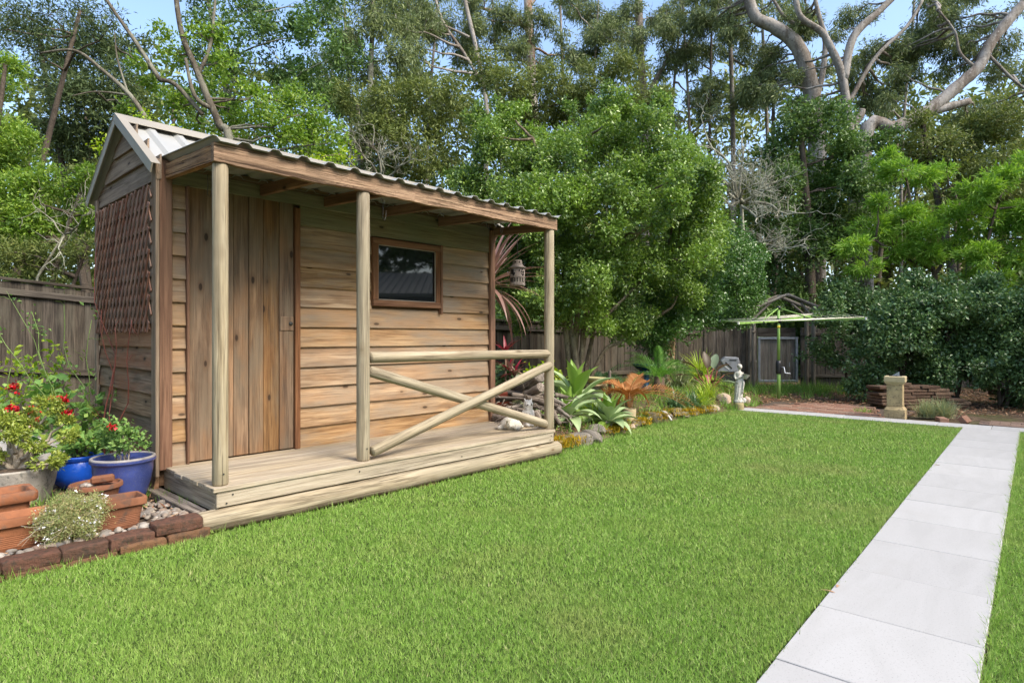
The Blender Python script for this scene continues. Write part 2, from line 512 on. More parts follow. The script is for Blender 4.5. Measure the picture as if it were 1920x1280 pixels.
M['brick_edge'] = brickmat('old_edging_brick', [(0.115, 0.055, 0.038, 1), (0.14, 0.07, 0.048, 1), (0.092, 0.054, 0.04, 1)], (0.05, 0.04, 0.03, 1))
M['brick_low'] = brickmat('orange_edging_brick', [(0.17, 0.085, 0.045, 1), (0.11, 0.06, 0.036, 1), (0.20, 0.105, 0.055, 1)], (0.07, 0.05, 0.034, 1))
M['brick_pave'] = brickmat('paving_brick', [(0.27, 0.135, 0.09, 1), (0.22, 0.11, 0.075, 1), (0.31, 0.17, 0.115, 1), (0.33, 0.235, 0.17, 1), (0.24, 0.12, 0.085, 1)], (0.24, 0.16, 0.115, 1))
M['brick_brown'] = brickmat('brown_paving_brick', [(0.25, 0.17, 0.125, 1), (0.21, 0.14, 0.105, 1), (0.29, 0.20, 0.15, 1)], (0.17, 0.125, 0.095, 1))
M['brick_stack'] = brickmat('stacked_slab', [(0.17, 0.105, 0.07, 1), (0.11, 0.066, 0.045, 1), (0.22, 0.145, 0.095, 1), (0.14, 0.085, 0.056, 1)], (0.085, 0.065, 0.047, 1))
M['pebble'] = brickmat('river_pebble', [(0.36, 0.31, 0.25, 1), (0.19, 0.175, 0.16, 1), (0.42, 0.38, 0.33, 1), (0.25, 0.165, 0.125, 1), (0.29, 0.245, 0.195, 1), (0.13, 0.128, 0.13, 1), (0.22, 0.17, 0.13, 1)], (0.23, 0.20, 0.165, 1), 0.7, 0.15)

def paver_material():
    T = NT('pale_stone_paver')
    oi = T.n('ShaderNodeObjectInfo')
    v = T.coord('Object', (1, 1, 1), 5.0)
    v2 = T.coord('Object', (0.6, 2.6, 1), 7.0)
    n = T.noise(v2, 1.6, 5, 0.6, 1.6)
    col = T.ramp(n, [(0.34, (0.378, 0.372, 0.360, 1)), (0.50, (0.402, 0.396, 0.384, 1)), (0.64, (0.414, 0.409, 0.398, 1))])
    hs = T.n('ShaderNodeHueSaturation')
    T.l(col, hs.inputs['Color'])
    T.l(T.math('ADD', T.math('MULTIPLY', oi.outputs['Random'], 0.10), 0.95), hs.inputs['Value'])
    sp = T.noise(v, 150, 2, 0.5)
    col = T.mix(hs.outputs[0], (0.24, 0.23, 0.22, 1), T.math('MULTIPLY', T.ramp(sp, [(0.60, BLACK), (0.70, WHITE)]), 0.6))
    st = T.noise(v, 2.3, 6, 0.7)
    col = T.mix(col, (0.34, 0.325, 0.30, 1), T.math('MULTIPLY', T.ramp(st, [(0.55, BLACK), (0.75, WHITE)]), 0.35))
    T.bump(T.noise(v, 70, 4, 0.6), 0.08, 0.004)
    return T.fin(col, 0.7, spec=0.3)
M['paver'] = paver_material()

def ground_material():
    T = NT('mulch_ground')
    v = T.coord('Object')
    n = T.noise(v, 9, 6, 0.7)
    col = T.ramp(n, [(0.3, (0.055, 0.038, 0.026, 1)), (0.5, (0.12, 0.082, 0.055, 1)), (0.68, (0.23, 0.17, 0.115, 1))])
    g = T.noise(v, 1.3, 4, 0.6)
    col = T.mix(col, (0.085, 0.10, 0.035, 1), T.math('MULTIPLY', T.ramp(g, [(0.45, BLACK), (0.65, WHITE)]), 0.7))
    T.bump(T.noise(v, 30, 5, 0.7), 0.9, 0.03)
    return T.fin(col, 0.95, spec=0.1)
M['ground'] = ground_material()

def turf_material():
    T = NT('turf_soil')
    v = T.coord('Object')
    n = T.noise(v, 40, 4, 0.7)
    col = T.ramp(n, [(0.3, (0.035, 0.055, 0.014, 1)), (0.6, (0.06, 0.095, 0.022, 1)), (0.8, (0.10, 0.10, 0.045, 1))])
    return T.fin(col, 0.95, spec=0.1)
M['turf'] = turf_material()

def grass_material():
    T = NT('grass_blades')
    geo = T.n('ShaderNodeNewGeometry')
    col = T.ramp(geo.outputs['Random Per Island'], [(0.0, (0.20, 0.37, 0.05, 1)), (0.4, (0.28, 0.475, 0.08, 1)), (0.75, (0.375, 0.565, 0.14, 1)), (0.93, (0.46, 0.58, 0.19, 1)), (1.0, (0.52, 0.47, 0.26, 1))])
    v = T.coord('Object')
    p = T.noise(v, 1.1, 4, 0.6)
    col = T.mix(col, (0.40, 0.50, 0.13, 1), T.math('MULTIPLY', T.ramp(p, [(0.46, BLACK), (0.68, WHITE)]), 0.5))
    p2 = T.noise(v, 3.7, 4, 0.6)
    col = T.mix(col, (0.18, 0.35, 0.05, 1), T.math('MULTIPLY', T.ramp(p2, [(0.5, BLACK), (0.7, WHITE)]), 0.45))
    p3 = T.noise(v, 34, 3, 0.6)
    col = T.mix(col, (0.085, 0.19, 0.02, 1), T.math('MULTIPLY', T.ramp(p3, [(0.48, BLACK), (0.66, WHITE)]), 0.45))
    p4 = T.noise(v, 0.55, 5, 0.65)
    col = T.mix(col, (0.42, 0.42, 0.17, 1), T.math('MULTIPLY', T.ramp(p4, [(0.52, BLACK), (0.68, WHITE)]), 0.45))
    T.fin(col, 0.5, spec=0.3)
    tr = T.n('ShaderNodeBsdfTranslucent')
    T.l(col, tr.inputs['Color'])
    mx = T.n('ShaderNodeMixShader')
    mx.inputs[0].default_value = 0.35
    T.l(T.b.outputs[0], mx.inputs[1]); T.l(tr.outputs[0], mx.inputs[2])
    T.l(mx.outputs[0], T.out.inputs['Surface'])
    return T.m
M['grass'] = grass_material()

def gum_material(name, a, b, c):
    T = NT(name)
    v = T.coord('Object', (1, 1, 0.22))
    n = T.noise(v, 2.2, 5, 0.6, 0.8)
    col = T.ramp(n, [(0.33, c), (0.47, b), (0.6, a)])
    st = T.noise(T.coord('Object', (9, 9, 0.6)), 1.0, 4, 0.6)
    col = T.mix(col, c, T.math('MULTIPLY', T.ramp(st, [(0.55, BLACK), (0.7, WHITE)]), 0.5))
    sp = T.noise(T.coord('Object', (1, 1, 0.8)), 14.0, 5, 0.7)
    col = T.mix(col, tuple(min(1, x * 1.35) for x in a[:3]) + (1,), T.math('MULTIPLY', T.ramp(sp, [(0.56, BLACK), (0.64, WHITE)]), 0.6))
    col = T.mix(col, tuple(x * 0.6 for x in c[:3]) + (1,), T.math('MULTIPLY', T.ramp(sp, [(0.34, WHITE), (0.43, BLACK)]), 0.8))
    T.bump(T.math('ADD', st, sp), 0.6, 0.03)
    return T.fin(col, 0.85, spec=0.2)
M['gum'] = gum_material('smooth_gum_bark', (0.30, 0.275, 0.245, 1), (0.205, 0.18, 0.15, 1), (0.115, 0.085, 0.065, 1))
M['gum_brown'] = gum_material('peeling_gum_bark', (0.46, 0.42, 0.37, 1), (0.27, 0.165, 0.11, 1), (0.15, 0.08, 0.05, 1))
M['bark'] = gum_material('brown_bark', (0.13, 0.105, 0.08, 1), (0.09, 0.07, 0.052, 1), (0.05, 0.037, 0.028, 1))
M['lichen'] = gum_material('lichen_bark', (0.36, 0.365, 0.28, 1), (0.235, 0.225, 0.165, 1), (0.12, 0.10, 0.07, 1))
M['mottled'] = gum_material('mottled_dark_bark', (0.22, 0.215, 0.165, 1), (0.13, 0.115, 0.085, 1), (0.07, 0.055, 0.04, 1))
M['lichen_pale'] = gum_material('pale_lichen_bark', (0.42, 0.43, 0.34, 1), (0.31, 0.305, 0.235, 1), (0.18, 0.16, 0.115, 1))
M['moss_bark'] = gum_material('pale_branch_bark', (0.25, 0.215, 0.145, 1), (0.15, 0.12, 0.078, 1), (0.075, 0.056, 0.036, 1))
M['tan_bark'] = gum_material('tan_bark', (0.44, 0.31, 0.18, 1), (0.31, 0.20, 0.11, 1), (0.17, 0.105, 0.06, 1))

def glass_material():
    T = NT('window_glass')
    T.fin((0.012, 0.014, 0.015, 1), 0.03, spec=0.8)
    return T.m
M['glass'] = glass_material()
# ------------------------------------------------------------------ the ground
def ground_sheet():
    xs = [-600, -200, -80, -40] + list(np.arange(-20, 24.1, 2.0)) + [40, 80, 200, 600]
    ys = [-300, -60, -20] + list(np.arange(-8, 34.1, 2.0)) + [60, 120, 300, 900]
    vs = [(x, y, -0.03) for y in ys for x in xs]
    nx = len(xs)
    fs = [(j * nx + i, j * nx + i + 1, (j + 1) * nx + i + 1, (j + 1) * nx + i) for j in range(len(ys) - 1) for i in range(nx - 1)]
    o = put('ground', new_mesh('ground', vs, fs, M['ground']))
    return tag(o, 'brown mulch and soil ground of the garden', kind='structure')
ground_sheet()

# frame of the path: origin at a paver joint on its left edge, p along the path, q to the right
PD = Vector((math.sin(R(40.5)), math.cos(R(40.5)), 0))
PQ = Vector((PD.y, -PD.x, 0))
P0 = Vector((1.77, 3.225, 0))
PW = 0.60
P_END = 6.60                                    # along the path to the near edge of the cross strip
def PP(p, q, z=0.0):
    v = P0 + PD * p + PQ * q
    return Vector((v.x, v.y, z))

# lawn outline: garden bed side, cross strip, path
LAWN_A = [(-7.0, -2.5), (-4.35, 0.9), (-2.60, 3.01), (-1.85, 3.79), (0.56, 6.40), (0.96, 7.03), (1.74, 8.28), (2.76, 9.33), (3.72, 10.20), tuple(PP(P_END, -3.05)[:2]),
          tuple(PP(P_END, -0.012)[:2]), tuple(PP(-7.0, -0.012)[:2])]
LAWN_B = [tuple(PP(P_END - 0.02, PW + 0.012)[:2]), tuple(PP(P_END - 0.02, PW + 4.0)[:2]), tuple(PP(-8.0, PW + 4.0)[:2]), tuple(PP(-8.0, PW + 0.012)[:2])]
for poly in (LAWN_A, LAWN_B):
    me = new_mesh('lawn', [(x, y, -0.004) for x, y in poly], [tuple(range(len(poly)))[::-1]], M['turf'])
    bm = bmesh.new(); bm.from_mesh(me); bmesh.ops.recalc_face_normals(bm, faces=bm.faces); bmesh.ops.triangulate(bm, faces=bm.faces); bm.to_mesh(me); bm.free()
    tag(put('lawn', me), 'soil under the mown lawn', kind='structure')

def inside(poly, x, y):
    c = np.zeros(len(x), bool)
    n = len(poly)
    for i in range(n):
        x0, y0 = poly[i]; x1, y1 = poly[(i + 1) % n]
        cond = ((y0 > y) != (y1 > y)) & (x < (x1 - x0) * (y - y0) / ((y1 - y0) + 1e-12) + x0)
        c ^= cond
    return c

def blades(x, y, length, width, lean, z0=0.0):
    n = len(x)
    a = RNG.uniform(0, 2 * np.pi, n)
    b = RNG.uniform(0, 2 * np.pi, n)
    L = length * RNG.uniform(0.55, 1.25, n)
    ln = lean * RNG.uniform(0.2, 1.3, n)
    ca, sa = np.cos(a), np.sin(a)
    w = width * RNG.uniform(0.7, 1.3, n) / 2
    # tufts: neighbours share their lean and height
    f1 = np.sin(x * 131 + 2.1 * np.sin(y * 57)) + np.sin(y * 149 + 1.7 * np.sin(x * 71))
    f2 = np.sin(x * 97 + y * 61 + 2 * np.sin(x * 43)) + np.sin(y * 113 - x * 83)
    L = L * (1 + 0.16 * f1)
    gx = np.cos(b) * 0.85 + 0.28 * f2; gy = np.sin(b) * 0.85 + 0.28 * f1
    tipx, tipy = gx * L * np.sin(ln), gy * L * np.sin(ln)
    tz = L * np.cos(ln)
    V = np.empty((n, 3, 3), np.float32)
    V[:, 0] = np.stack([x - ca * w, y - sa * w, np.full(n, z0 - 0.004)], 1)
    V[:, 1] = np.stack([x + ca * w, y + sa * w, np.full(n, z0 - 0.004)], 1)
    V[:, 2] = np.stack([x + tipx, y + tipy, z0 + tz], 1)
    return V.reshape(-1, 3)

def lawn_grass():
    parts = []
    def zone(poly, y0, y1, dens, length, width, xr=(-5, 9)):
        area = (xr[1] - xr[0]) * (y1 - y0)
        n = int(area * dens)
        x = RNG.uniform(xr[0], xr[1], n); y = RNG.uniform(y0, y1, n)
        k = inside(poly, x, y)
        # only where a camera near this one could look
        k &= np.abs(x) < (np.maximum(y, 0) * 0.86 + 0.9)
        parts.append(blades(x[k], y[k], length, width, 1.08))
    for poly in (LAWN_A, LAWN_B):
        zone(poly, -1.0, 1.6, 1500, 0.03, 0.006)
        zone(poly, 1.6, 3.0, 40000, 0.018, 0.0030)
        zone(poly, 3.0, 4.4, 22000, 0.021, 0.0042)
        zone(poly, 4.4, 6.4, 10500, 0.024, 0.0060)
        zone(poly, 6.4, 10.6, 5400, 0.028, 0.0088)
    # taller untrimmed blades along the edges
    def fringe(p0, p1, n, spread, L):
        t = RNG.uniform(0, 1, n)
        x = p0[0] + (p1[0] - p0[0]) * t + RNG.normal(0, spread, n)
        y = p0[1] + (p1[1] - p0[1]) * t + RNG.normal(0, spread, n)
        parts.append(blades(x, y, L, 0.0045, 1.0))
    e0, e1 = PP(-2.0, -0.012), PP(P_END, -0.012)
    fringe(e0, e1, 3400, 0.012, 0.036)
    e0, e1 = PP(-1.5, PW + 0.012), PP(P_END, PW + 0.012)
    fringe(e0, e1, 3200, 0.012, 0.045)
    fringe((-2.95, 2.60), (-1.85, 3.90), 1100, 0.02, 0.055)
    fringe((-1.85, 3.80), (0.56, 6.40), 900, 0.012, 0.035)
    for a, b in zip(LAWN_A[4:8], LAWN_A[5:9]):
        fringe(a, b, 900, 0.05, 0.06)
    V = np.concatenate(parts)
    n = len(V) // 3
    me = np_mesh('grass', V, np.arange(n * 3), np.arange(n) * 3, M['grass'])
    tag(put('grass', me), 'short bright green mown grass of the lawn', 'grass', kind='stuff')
    return n
N_GRASS = lawn_grass()

# ------------------------------------------------------------------ the paved path, every paver a piece
def rect_paver(name, p0, p1, q0, q1, mat, parent, top=0.012, thick=0.04, gap=0.005, bev=0.003):
    L, W = (p1 - p0) - gap, (q1 - q0) - gap
    me = bevel_box_mesh(L, W, thick, mat, bev)
    m = Matrix((PD, -PQ, Vector((0, 0, 1)))).transposed().to_4x4()
    m.translation = PP((p0 + p1) / 2, (q0 + q1) / 2, top - thick / 2 + random.uniform(-0.002, 0.002))
    m = m @ Matrix.Rotation(random.uniform(-0.003, 0.003), 4, 'Z')
    return put(name, me, parent, m)

path = tag(put('path', new_mesh('path', [PP(-7.2, 0.01, -0.012), PP(-7.2, PW - 0.01, -0.012), PP(P_END + 0.5, PW - 0.01, -0.012), PP(P_END + 0.5, 0.01, -0.012)], [(0, 1, 2, 3)], M['soil'])),
           'straight path of square pale stone pavers across the lawn', kind='structure')
k = -12
while k * 0.6 < P_END - 0.01:
    a, b = k * 0.6, min((k + 1) * 0.6, P_END)
    rect_paver('paver', a, b, 0, PW, M['paver'], path)
    k += 1
strip = tag(put('cross_path', new_mesh('cross_path', [PP(P_END, -3.3, -0.012), PP(P_END, 5.2, -0.012), PP(P_END + 0.42, 5.2, -0.012), PP(P_END + 0.42, -3.3, -0.012)], [(0, 1, 2, 3)], M['soil'])),
            'narrow pale stone path crossing at the end of the lawn', kind='structure')
q = -3.0 - 0.3
while q < 5.0:
    if abs(q - 0.0) < 1e-6: pass
    rect_paver('paver', P_END, P_END + 0.42, q, q + 0.6, M['paver'], strip)
    q += 0.6

# ------------------------------------------------------------------ brick paving under the clothes line and beside the hedge
def brick_field(name, label, mat, p0, p1, q0, q1, keep, bl=0.23, bw=0.115, top=0.02):
    root = tag(put(name, new_mesh(name, [PP(p0, q0, -0.008), PP(p0, q1, -0.008), PP(p1, q1, -0.008), PP(p1, q0, -0.008)], [(0, 1, 2, 3)], M['soil'])), label, kind='structure')
    row = 0
    p = p0
    n = 0
    while p < p1 - 0.02:
        q = q0 - (bl / 2 if row % 2 else 0)
        while q < q1:
            c = PP(p + bw / 2, q + bl / 2)
            if keep(p + bw / 2, q + bl / 2):
                me = bevel_box_mesh(bl - 0.008, bw - 0.008, 0.05, mat, 0.005)
                m = Matrix((PQ, PD, Vector((0, 0, -1)))).transposed().to_4x4() @ Matrix.Rotation(random.uniform(-0.02, 0.02), 4, 'Z')
                m.translation = Vector((c.x, c.y, top - 0.025 + random.uniform(-0.005, 0.005)))
                put('brick', me, root, m)
                n += 1
            q += bl
        p += bw
        row += 1
    return n
nb = brick_field('brick_paving', 'red brick paving in front of the clothes line pole', M['brick_pave'], P_END + 0.43, P_END + 2.0, -3.05, -0.75,
            lambda p, q: (q < -1.05 - 0.28 * (p - P_END - 0.43)) and (q > -3.05 + 0.45 * (p - P_END - 0.43)))
brick_field('brick_path', 'brown brick paving at the foot of the hedge', M['brick_brown'], P_END + 0.43, P_END + 0.98, 0.25, 2.7, lambda p, q: True)
# ------------------------------------------------------------------ the garden shed
SO = Vector((-1.89, 3.91, 0.0))
SA = R(42.9)
SROT = math.pi / 2 - SA
shed = empty('garden_shed', SO, SROT, 'small weatherboard timber garden shed with a covered verandah and corrugated roof', 'shed')
SM = Matrix.Translation(SO) @ Matrix.Rotation(SROT, 4, 'Z')
def SW(x, y, z):
    return SM @ Vector((x, y, z))

DZ = 0.262            # deck top
WY = 0.93             # front wall plane
WX0, WX1 = -0.05, 3.45
WD = 1.52             # depth of the shed behind the front wall
WB = WY + WD
EAVE, RIDGE = 2.50, 2.985
RY = WY + WD / 2

def board_profile(name, L, H, mat, t_bot=0.034, t_top=0.010, key=None):
    """lapped weatherboard: length X centred, face towards -Y, foot at z=0"""
    k = ('wb', round(L, 3), round(H, 3), mat.name, t_bot, key)
    if k in _cache: return _cache[k]
    n = max(2, int(L / 0.25))
    prof = [(0.0, 0.006), (-t_bot, 0.0), (-t_bot - 0.001, 0.006), (-t_top, H), (0.0, H)]
    vs, fs = [], []
    for i in range(n + 1):
        x = -L / 2 + L * i / n
        dz = random.uniform(-0.0015, 0.0015)
        dy = random.uniform(-0.0015, 0.0015)
        for j, (y, z) in enumerate(prof):
            vs.append((x, y + (dy if j in (1, 2, 3) else 0), z + (dz if j in (1, 2) else 0)))
    m = len(prof)
    for i in range(n):
        for j in range(m):
            j2 = (j + 1) % m
            fs.append((i * m + j, i * m + j2, (i + 1) * m + j2, (i + 1) * m + j))
    fs.append(tuple(range(m))); fs.append(tuple(n * m + j for j in range(m))[::-1])
    me = new_mesh(name, vs, fs, mat)
    bm = bmesh.new(); bm.from_mesh(me); bmesh.ops.recalc_face_normals(bm, faces=bm.faces); bm.to_mesh(me); bm.free()
    _cache[k] = me
    return me

# inner core: keeps light out
core = MB()
core.add([(WX0 + 0.02, WY + 0.02, 0.12), (WX1 - 0.02, WY + 0.02, 0.12), (WX1 - 0.02, WB - 0.02, 0.12), (WX0 + 0.02, WB - 0.02, 0.12),
          (WX0 + 0.02, WY + 0.02, EAVE - 0.03), (WX1 - 0.02, WY + 0.02, EAVE - 0.03), (WX1 - 0.02, WB - 0.02, EAVE - 0.03), (WX0 + 0.02, WB - 0.02, EAVE - 0.03),
          (WX0 + 0.02, RY, RIDGE - 0.06), (WX1 - 0.02, RY, RIDGE - 0.06)],
         [(0, 1, 5, 4), (2, 3, 7, 6), (0, 4, 8, 7, 3), (1, 2, 6, 9, 5), (0, 3, 2, 1), (4, 5, 9, 8), (7, 8, 9, 6)])
core.build('wall', M['rafter'], shed)

# front wall boards: left sliver, between door and window post, beside the window
BH = 0.1745
def front_board(x0, x1, k, mat, z0=DZ):
    me = board_profile('weatherboard', x1 - x0, BH + 0.012, mat)
    o = put('weatherboard', me, shed, loc=((x0 + x1) / 2, WY + 0.018, z0 + k * BH))
    return o
for k in range(12):
    front_board(0.037, 0.140, k, M['board'])
for k in range(11):
    z = DZ + k * BH
    if 1.46 < z + 0.09 < 2.19:
        front_board(1.055, 1.795, k, M['board'])
        front_board(2.672, 3.372, k, M['board'])
    elif z + 0.09 < 2.19:
        front_board(1.055, 3.372, k, M['board'])
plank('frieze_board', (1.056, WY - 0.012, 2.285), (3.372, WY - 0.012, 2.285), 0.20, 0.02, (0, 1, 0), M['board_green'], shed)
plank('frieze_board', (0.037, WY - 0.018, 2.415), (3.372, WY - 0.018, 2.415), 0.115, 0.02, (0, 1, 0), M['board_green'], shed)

# corner trims
plank('corner_trim', (-0.006, WY - 0.032, 0.245), (-0.006, WY - 0.032, 2.52), 0.086, 0.03, (0, 1, 0), M['trim'], shed)
plank('corner_trim', (-0.0635, WY + 0.002, 0.20), (-0.0635, WY + 0.002, 2.52), 0.100, 0.025, (1, 0, 0), M['board_gable'], shed)
plank('corner_trim', (3.41, WY - 0.028, 0.255), (3.41, WY - 0.028, 2.44), 0.075, 0.04, (0, 1, 0), M['trim'], shed)
plank('corner_trim', (WX0 - 0.034, WB - 0.03, 0.15), (WX0 - 0.034, WB - 0.03, 2.44), 0.06, 0.02, (1, 0, 0), M['board_gable'], shed)

# door of six upright boards, with its lock block and frame
door = empty('door'); door.parent = shed
xs = [0.160, 0.336, 0.492, 0.615, 0.735, 0.872, 1.000]
for i in range(6):
    a, b = xs[i], xs[i + 1]
    y = WY - 0.010 - (0.006 if i % 2 else 0.0)
    plank('door_board', ((a + b) / 2, y, DZ + 0.012), ((a + b) / 2, y, 2.362), (b - a) - 0.004, 0.022, (0, 1, 0), M['door'], door, bev=0.003, key=i)
plank('lock_block', (0.936, WY - 0.030, 1.275), (0.936, WY - 0.030, 1.395), 0.12, 0.012, (0, 1, 0), M['door'], door)
knob = MB(); knob.lathe([(0.0, 0), (0.017, 0), (0.017, 0.006), (0.011, 0.010), (0.0, 0.010)], 16)
put('keyhole', knob.mesh('keyhole', M['hook'], True), door, Matrix.Translation((0.968, WY - 0.036, 1.335)) @ Matrix.Rotation(R(90), 4, 'X'))
plank('door_frame', (0.150, WY - 0.018, DZ), (0.150, WY - 0.018, 2.36), 0.018, 0.05, (0, 1, 0), M['trim'], door)
plank('door_frame', (1.030, WY - 0.022, DZ), (1.030, WY - 0.022, 2.33), 0.046, 0.05, (0, 1, 0), M['trim'], door)

# window
win = empty('window'); win.parent = shed
wx0, wx1, wz0, wz1 = 1.795, 2.632, 1.520, 2.170
for (a, b, w_) in (((wx0, wz0 + 0.03), (wx1, wz0 + 0.03), 0.06), ((wx0, wz1 - 0.03), (wx1, wz1 - 0.03), 0.06)):
    plank('window_frame', (a[0], WY - 0.022, a[1]), (b[0], WY - 0.022, b[1]), w_, 0.05, (0, 1, 0), M['trim'], win)
for xx in (wx0 + 0.03, wx1 - 0.035):
    plank('window_frame', (xx, WY - 0.024, wz0 + 0.061), (xx, WY - 0.024, wz1 - 0.061), 0.06, 0.046, (0, 1, 0), M['trim'], win)
plank('window_trim', (2.652, WY - 0.020, 1.462), (2.652, WY - 0.020, 2.185), 0.026, 0.05, (0, 1, 0), M['trim'], win)
plank('pane', ((wx0 + 0.05), WY - 0.012, (wz0 + wz1) / 2), (wx1 - 0.05, WY - 0.012, (wz0 + wz1) / 2), wz1 - wz0 - 0.10, 0.006, (0, 1, 0), M['glass'], win, bev=0.0)
for (a, b) in (((wx0 + 0.062, wz0 + 0.063), (wx1 - 0.068, wz0 + 0.063)), ((wx0 + 0.062, wz1 - 0.063), (wx1 - 0.068, wz1 - 0.063))):
    plank('glazing_bead', (a[0], WY - 0.030, a[1]), (b[0], WY - 0.030, b[1]), 0.008, 0.01, (0, 1, 0), M['roof_under'], win, bev=0.001)
for xx in (wx0 + 0.063, wx1 - 0.068):
    plank('glazing_bead', (xx, WY - 0.031, wz0 + 0.068), (xx, WY - 0.031, wz1 - 0.068), 0.008, 0.01, (0, 1, 0), M['roof_under'], win, bev=0.001)

# left gable wall boards (towards -X)
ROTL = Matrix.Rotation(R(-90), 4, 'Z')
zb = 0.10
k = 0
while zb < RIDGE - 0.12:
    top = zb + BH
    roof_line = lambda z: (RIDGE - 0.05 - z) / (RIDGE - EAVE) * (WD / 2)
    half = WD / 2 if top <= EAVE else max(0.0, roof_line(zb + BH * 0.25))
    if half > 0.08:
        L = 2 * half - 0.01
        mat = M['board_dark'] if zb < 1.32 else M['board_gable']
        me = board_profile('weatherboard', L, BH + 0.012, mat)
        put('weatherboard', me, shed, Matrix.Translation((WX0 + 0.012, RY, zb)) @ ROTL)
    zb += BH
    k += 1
# right gable wall boards
zb = 0.10
while zb < RIDGE - 0.12:
    half = WD / 2 if zb + BH <= EAVE else max(0.0, (RIDGE - 0.05 - zb - BH * 0.25) / (RIDGE - EAVE) * (WD / 2))
    if half > 0.08:
        me = board_profile('weatherboard', 2 * half - 0.01, BH + 0.012, M['board_gable'])
        put('weatherboard', me, shed, Matrix.Translation((WX1 - 0.012, RY, zb)) @ Matrix.Rotation(R(90), 4, 'Z'))
    zb += BH

# lattice: two layers of crossed slats, clipped to the panel
lat = empty('lattice'); lat.parent = shed
LY0, LY1, LZ0, LZ1 = WY + 0.03, WB - 0.03, 1.265, 2.33
def lattice_layer(sign, x, step, ang, mat):
    d = Vector((math.cos(ang) * sign, math.sin(ang)))       # in (y, z)
    nrm = Vector((-d.y, d.x))
    cy, cz = (LY0 + LY1) / 2, (LZ0 + LZ1) / 2
    k = -30
    for k in range(-30, 31):
        py, pz = cy + nrm.x * k * step, cz + nrm.y * k * step
        t0, t1 = -9.0, 9.0
        for (p, dd, lo, hi) in ((py, d.x, LY0, LY1), (pz, d.y, LZ0, LZ1)):
            a, b = (lo - p) / dd, (hi - p) / dd
            if a > b: a, b = b, a
            t0, t1 = max(t0, a), min(t1, b)
        if t1 - t0 > 0.05:
            t0 -= random.uniform(-0.01, 0.02); t1 += random.uniform(-0.01, 0.02)
            plank('slat', (x, py + d.x * t0, pz + d.y * t0), (x, py + d.x * t1, pz + d.y * t1), 0.025, 0.009, (1, 0, 0), mat, lat, bev=0.0015)
lattice_layer(1, WX0 - 0.036, 0.086, R(60), M['lattice'])
lattice_layer(-1, WX0 - 0.047, 0.086, R(60), M['lattice'])

# deck: boards, fascia, joists and the ground log
dy = [(-0.03, 0.108), (0.112, 0.248), (0.252, 0.388), (0.392, 0.528), (0.532, 0.668), (0.672, 0.808), (0.812, 0.926)]
for a, b in dy:
    plank('deck_board', (-0.012 + random.uniform(-0.012, 0.008), (a + b) / 2, DZ - 0.014), (3.41 + random.uniform(-0.01, 0.01), (a + b) / 2, DZ - 0.014), b - a, 0.028, (0, 0, 1), M['deck'], shed, bev=0.003)
plank('fascia_board', (0.0, -0.004, 0.184), (3.395, -0.004, 0.184), 0.102, 0.030, (0, 1, 0), M['deck'], shed)
plank('end_board', (0.014, 0.012, 0.166), (0.014, WY + 0.02, 0.166), 0.13, 0.028, (1, 0, 0), M['deck'], shed)
plank('end_board', (3.38, 0.012, 0.178), (3.38, WY + 0.02, 0.178), 0.10, 0.028, (1, 0, 0), M['deck'], shed)
plank('joist', (-0.06, 0.10, 0.072), (-0.06, WB, 0.072), 0.07, 0.09, (1, 0, 0), M['grey_log'], shed)
pole('ground_log', (-0.10, 0.006, 0.052), (3.49, 0.008, 0.056), 0.070, M['post'], shed, n=24, segs=16, wob=0.05)
for x in (1.0, 2.0, 2.9):
    plank('bearer', (x, 0.12, 0.06), (x, WB, 0.06), 0.1, 0.12, (1, 0, 0), M['grey_log'], shed)

# verandah posts, beam, rafters
PY = 0.052
for x, r in ((0.050, 0.049), (1.130, 0.051), (3.405, 0.052)):
    o = pole('post', (x, PY, DZ), (x, PY, 2.345), r, M['post'], shed, n=24, segs=14, wob=0.018)
def rough_beam(name, p0, p1, h, t, parent):
    """sawn beam with ragged edges"""
    L = (Vector(p1) - Vector(p0)).length
    n = max(6, int(L / 0.035))
    vs, fs = [], []
    rag = lambda s: random.uniform(-1, 1) * s
    lo = 0.0
    for i in range(n + 1):
        x = -L / 2 + L * i / n
        lo = lo * 0.7 + rag(0.004)
        for j, (y, z) in enumerate(((-h / 2 + lo, t / 2), (h / 2 + rag(0.0015), t / 2), (h / 2 + rag(0.0015), -t / 2), (-h / 2 + lo, -t / 2))):
            vs.append((x, y, z + rag(0.002)))
    for i in range(n):
        for j in range(4):
            j2 = (j + 1) % 4
            fs.append((i * 4 + j, (i + 1) * 4 + j, (i + 1) * 4 + j2, i * 4 + j2))
    fs.append((0, 1, 2, 3)); fs.append((n * 4 + 3, n * 4 + 2, n * 4 + 1, n * 4))
    me = new_mesh(name, vs, fs, M['rough'])
    bm = bmesh.new(); bm.from_mesh(me); bmesh.ops.recalc_face_normals(bm, faces=bm.faces); bm.to_mesh(me); bm.free()
    return put(name, me, parent, frame_matrix(p0, p1, (0, -1, 0) if abs((Vector(p1) - Vector(p0)).x) > 1 else (-1, 0, 0)))
rough_beam('beam', (-0.012, 0.018, 2.402), (3.47, 0.018, 2.402), 0.122, 0.045, shed)
rough_beam('end_rafter', (0.012, 0.043, 2.400), (0.012, WY - 0.042, 2.440), 0.108, 0.045, shed)
for x in (0.72, 1.30, 1.92, 2.62, 3.44):
    plank('rafter', (x, 0.043, 2.385), (x, WY - 0.032, 2.425), 0.085, 0.04, (1, 0, 0), M['rafter'], shed)

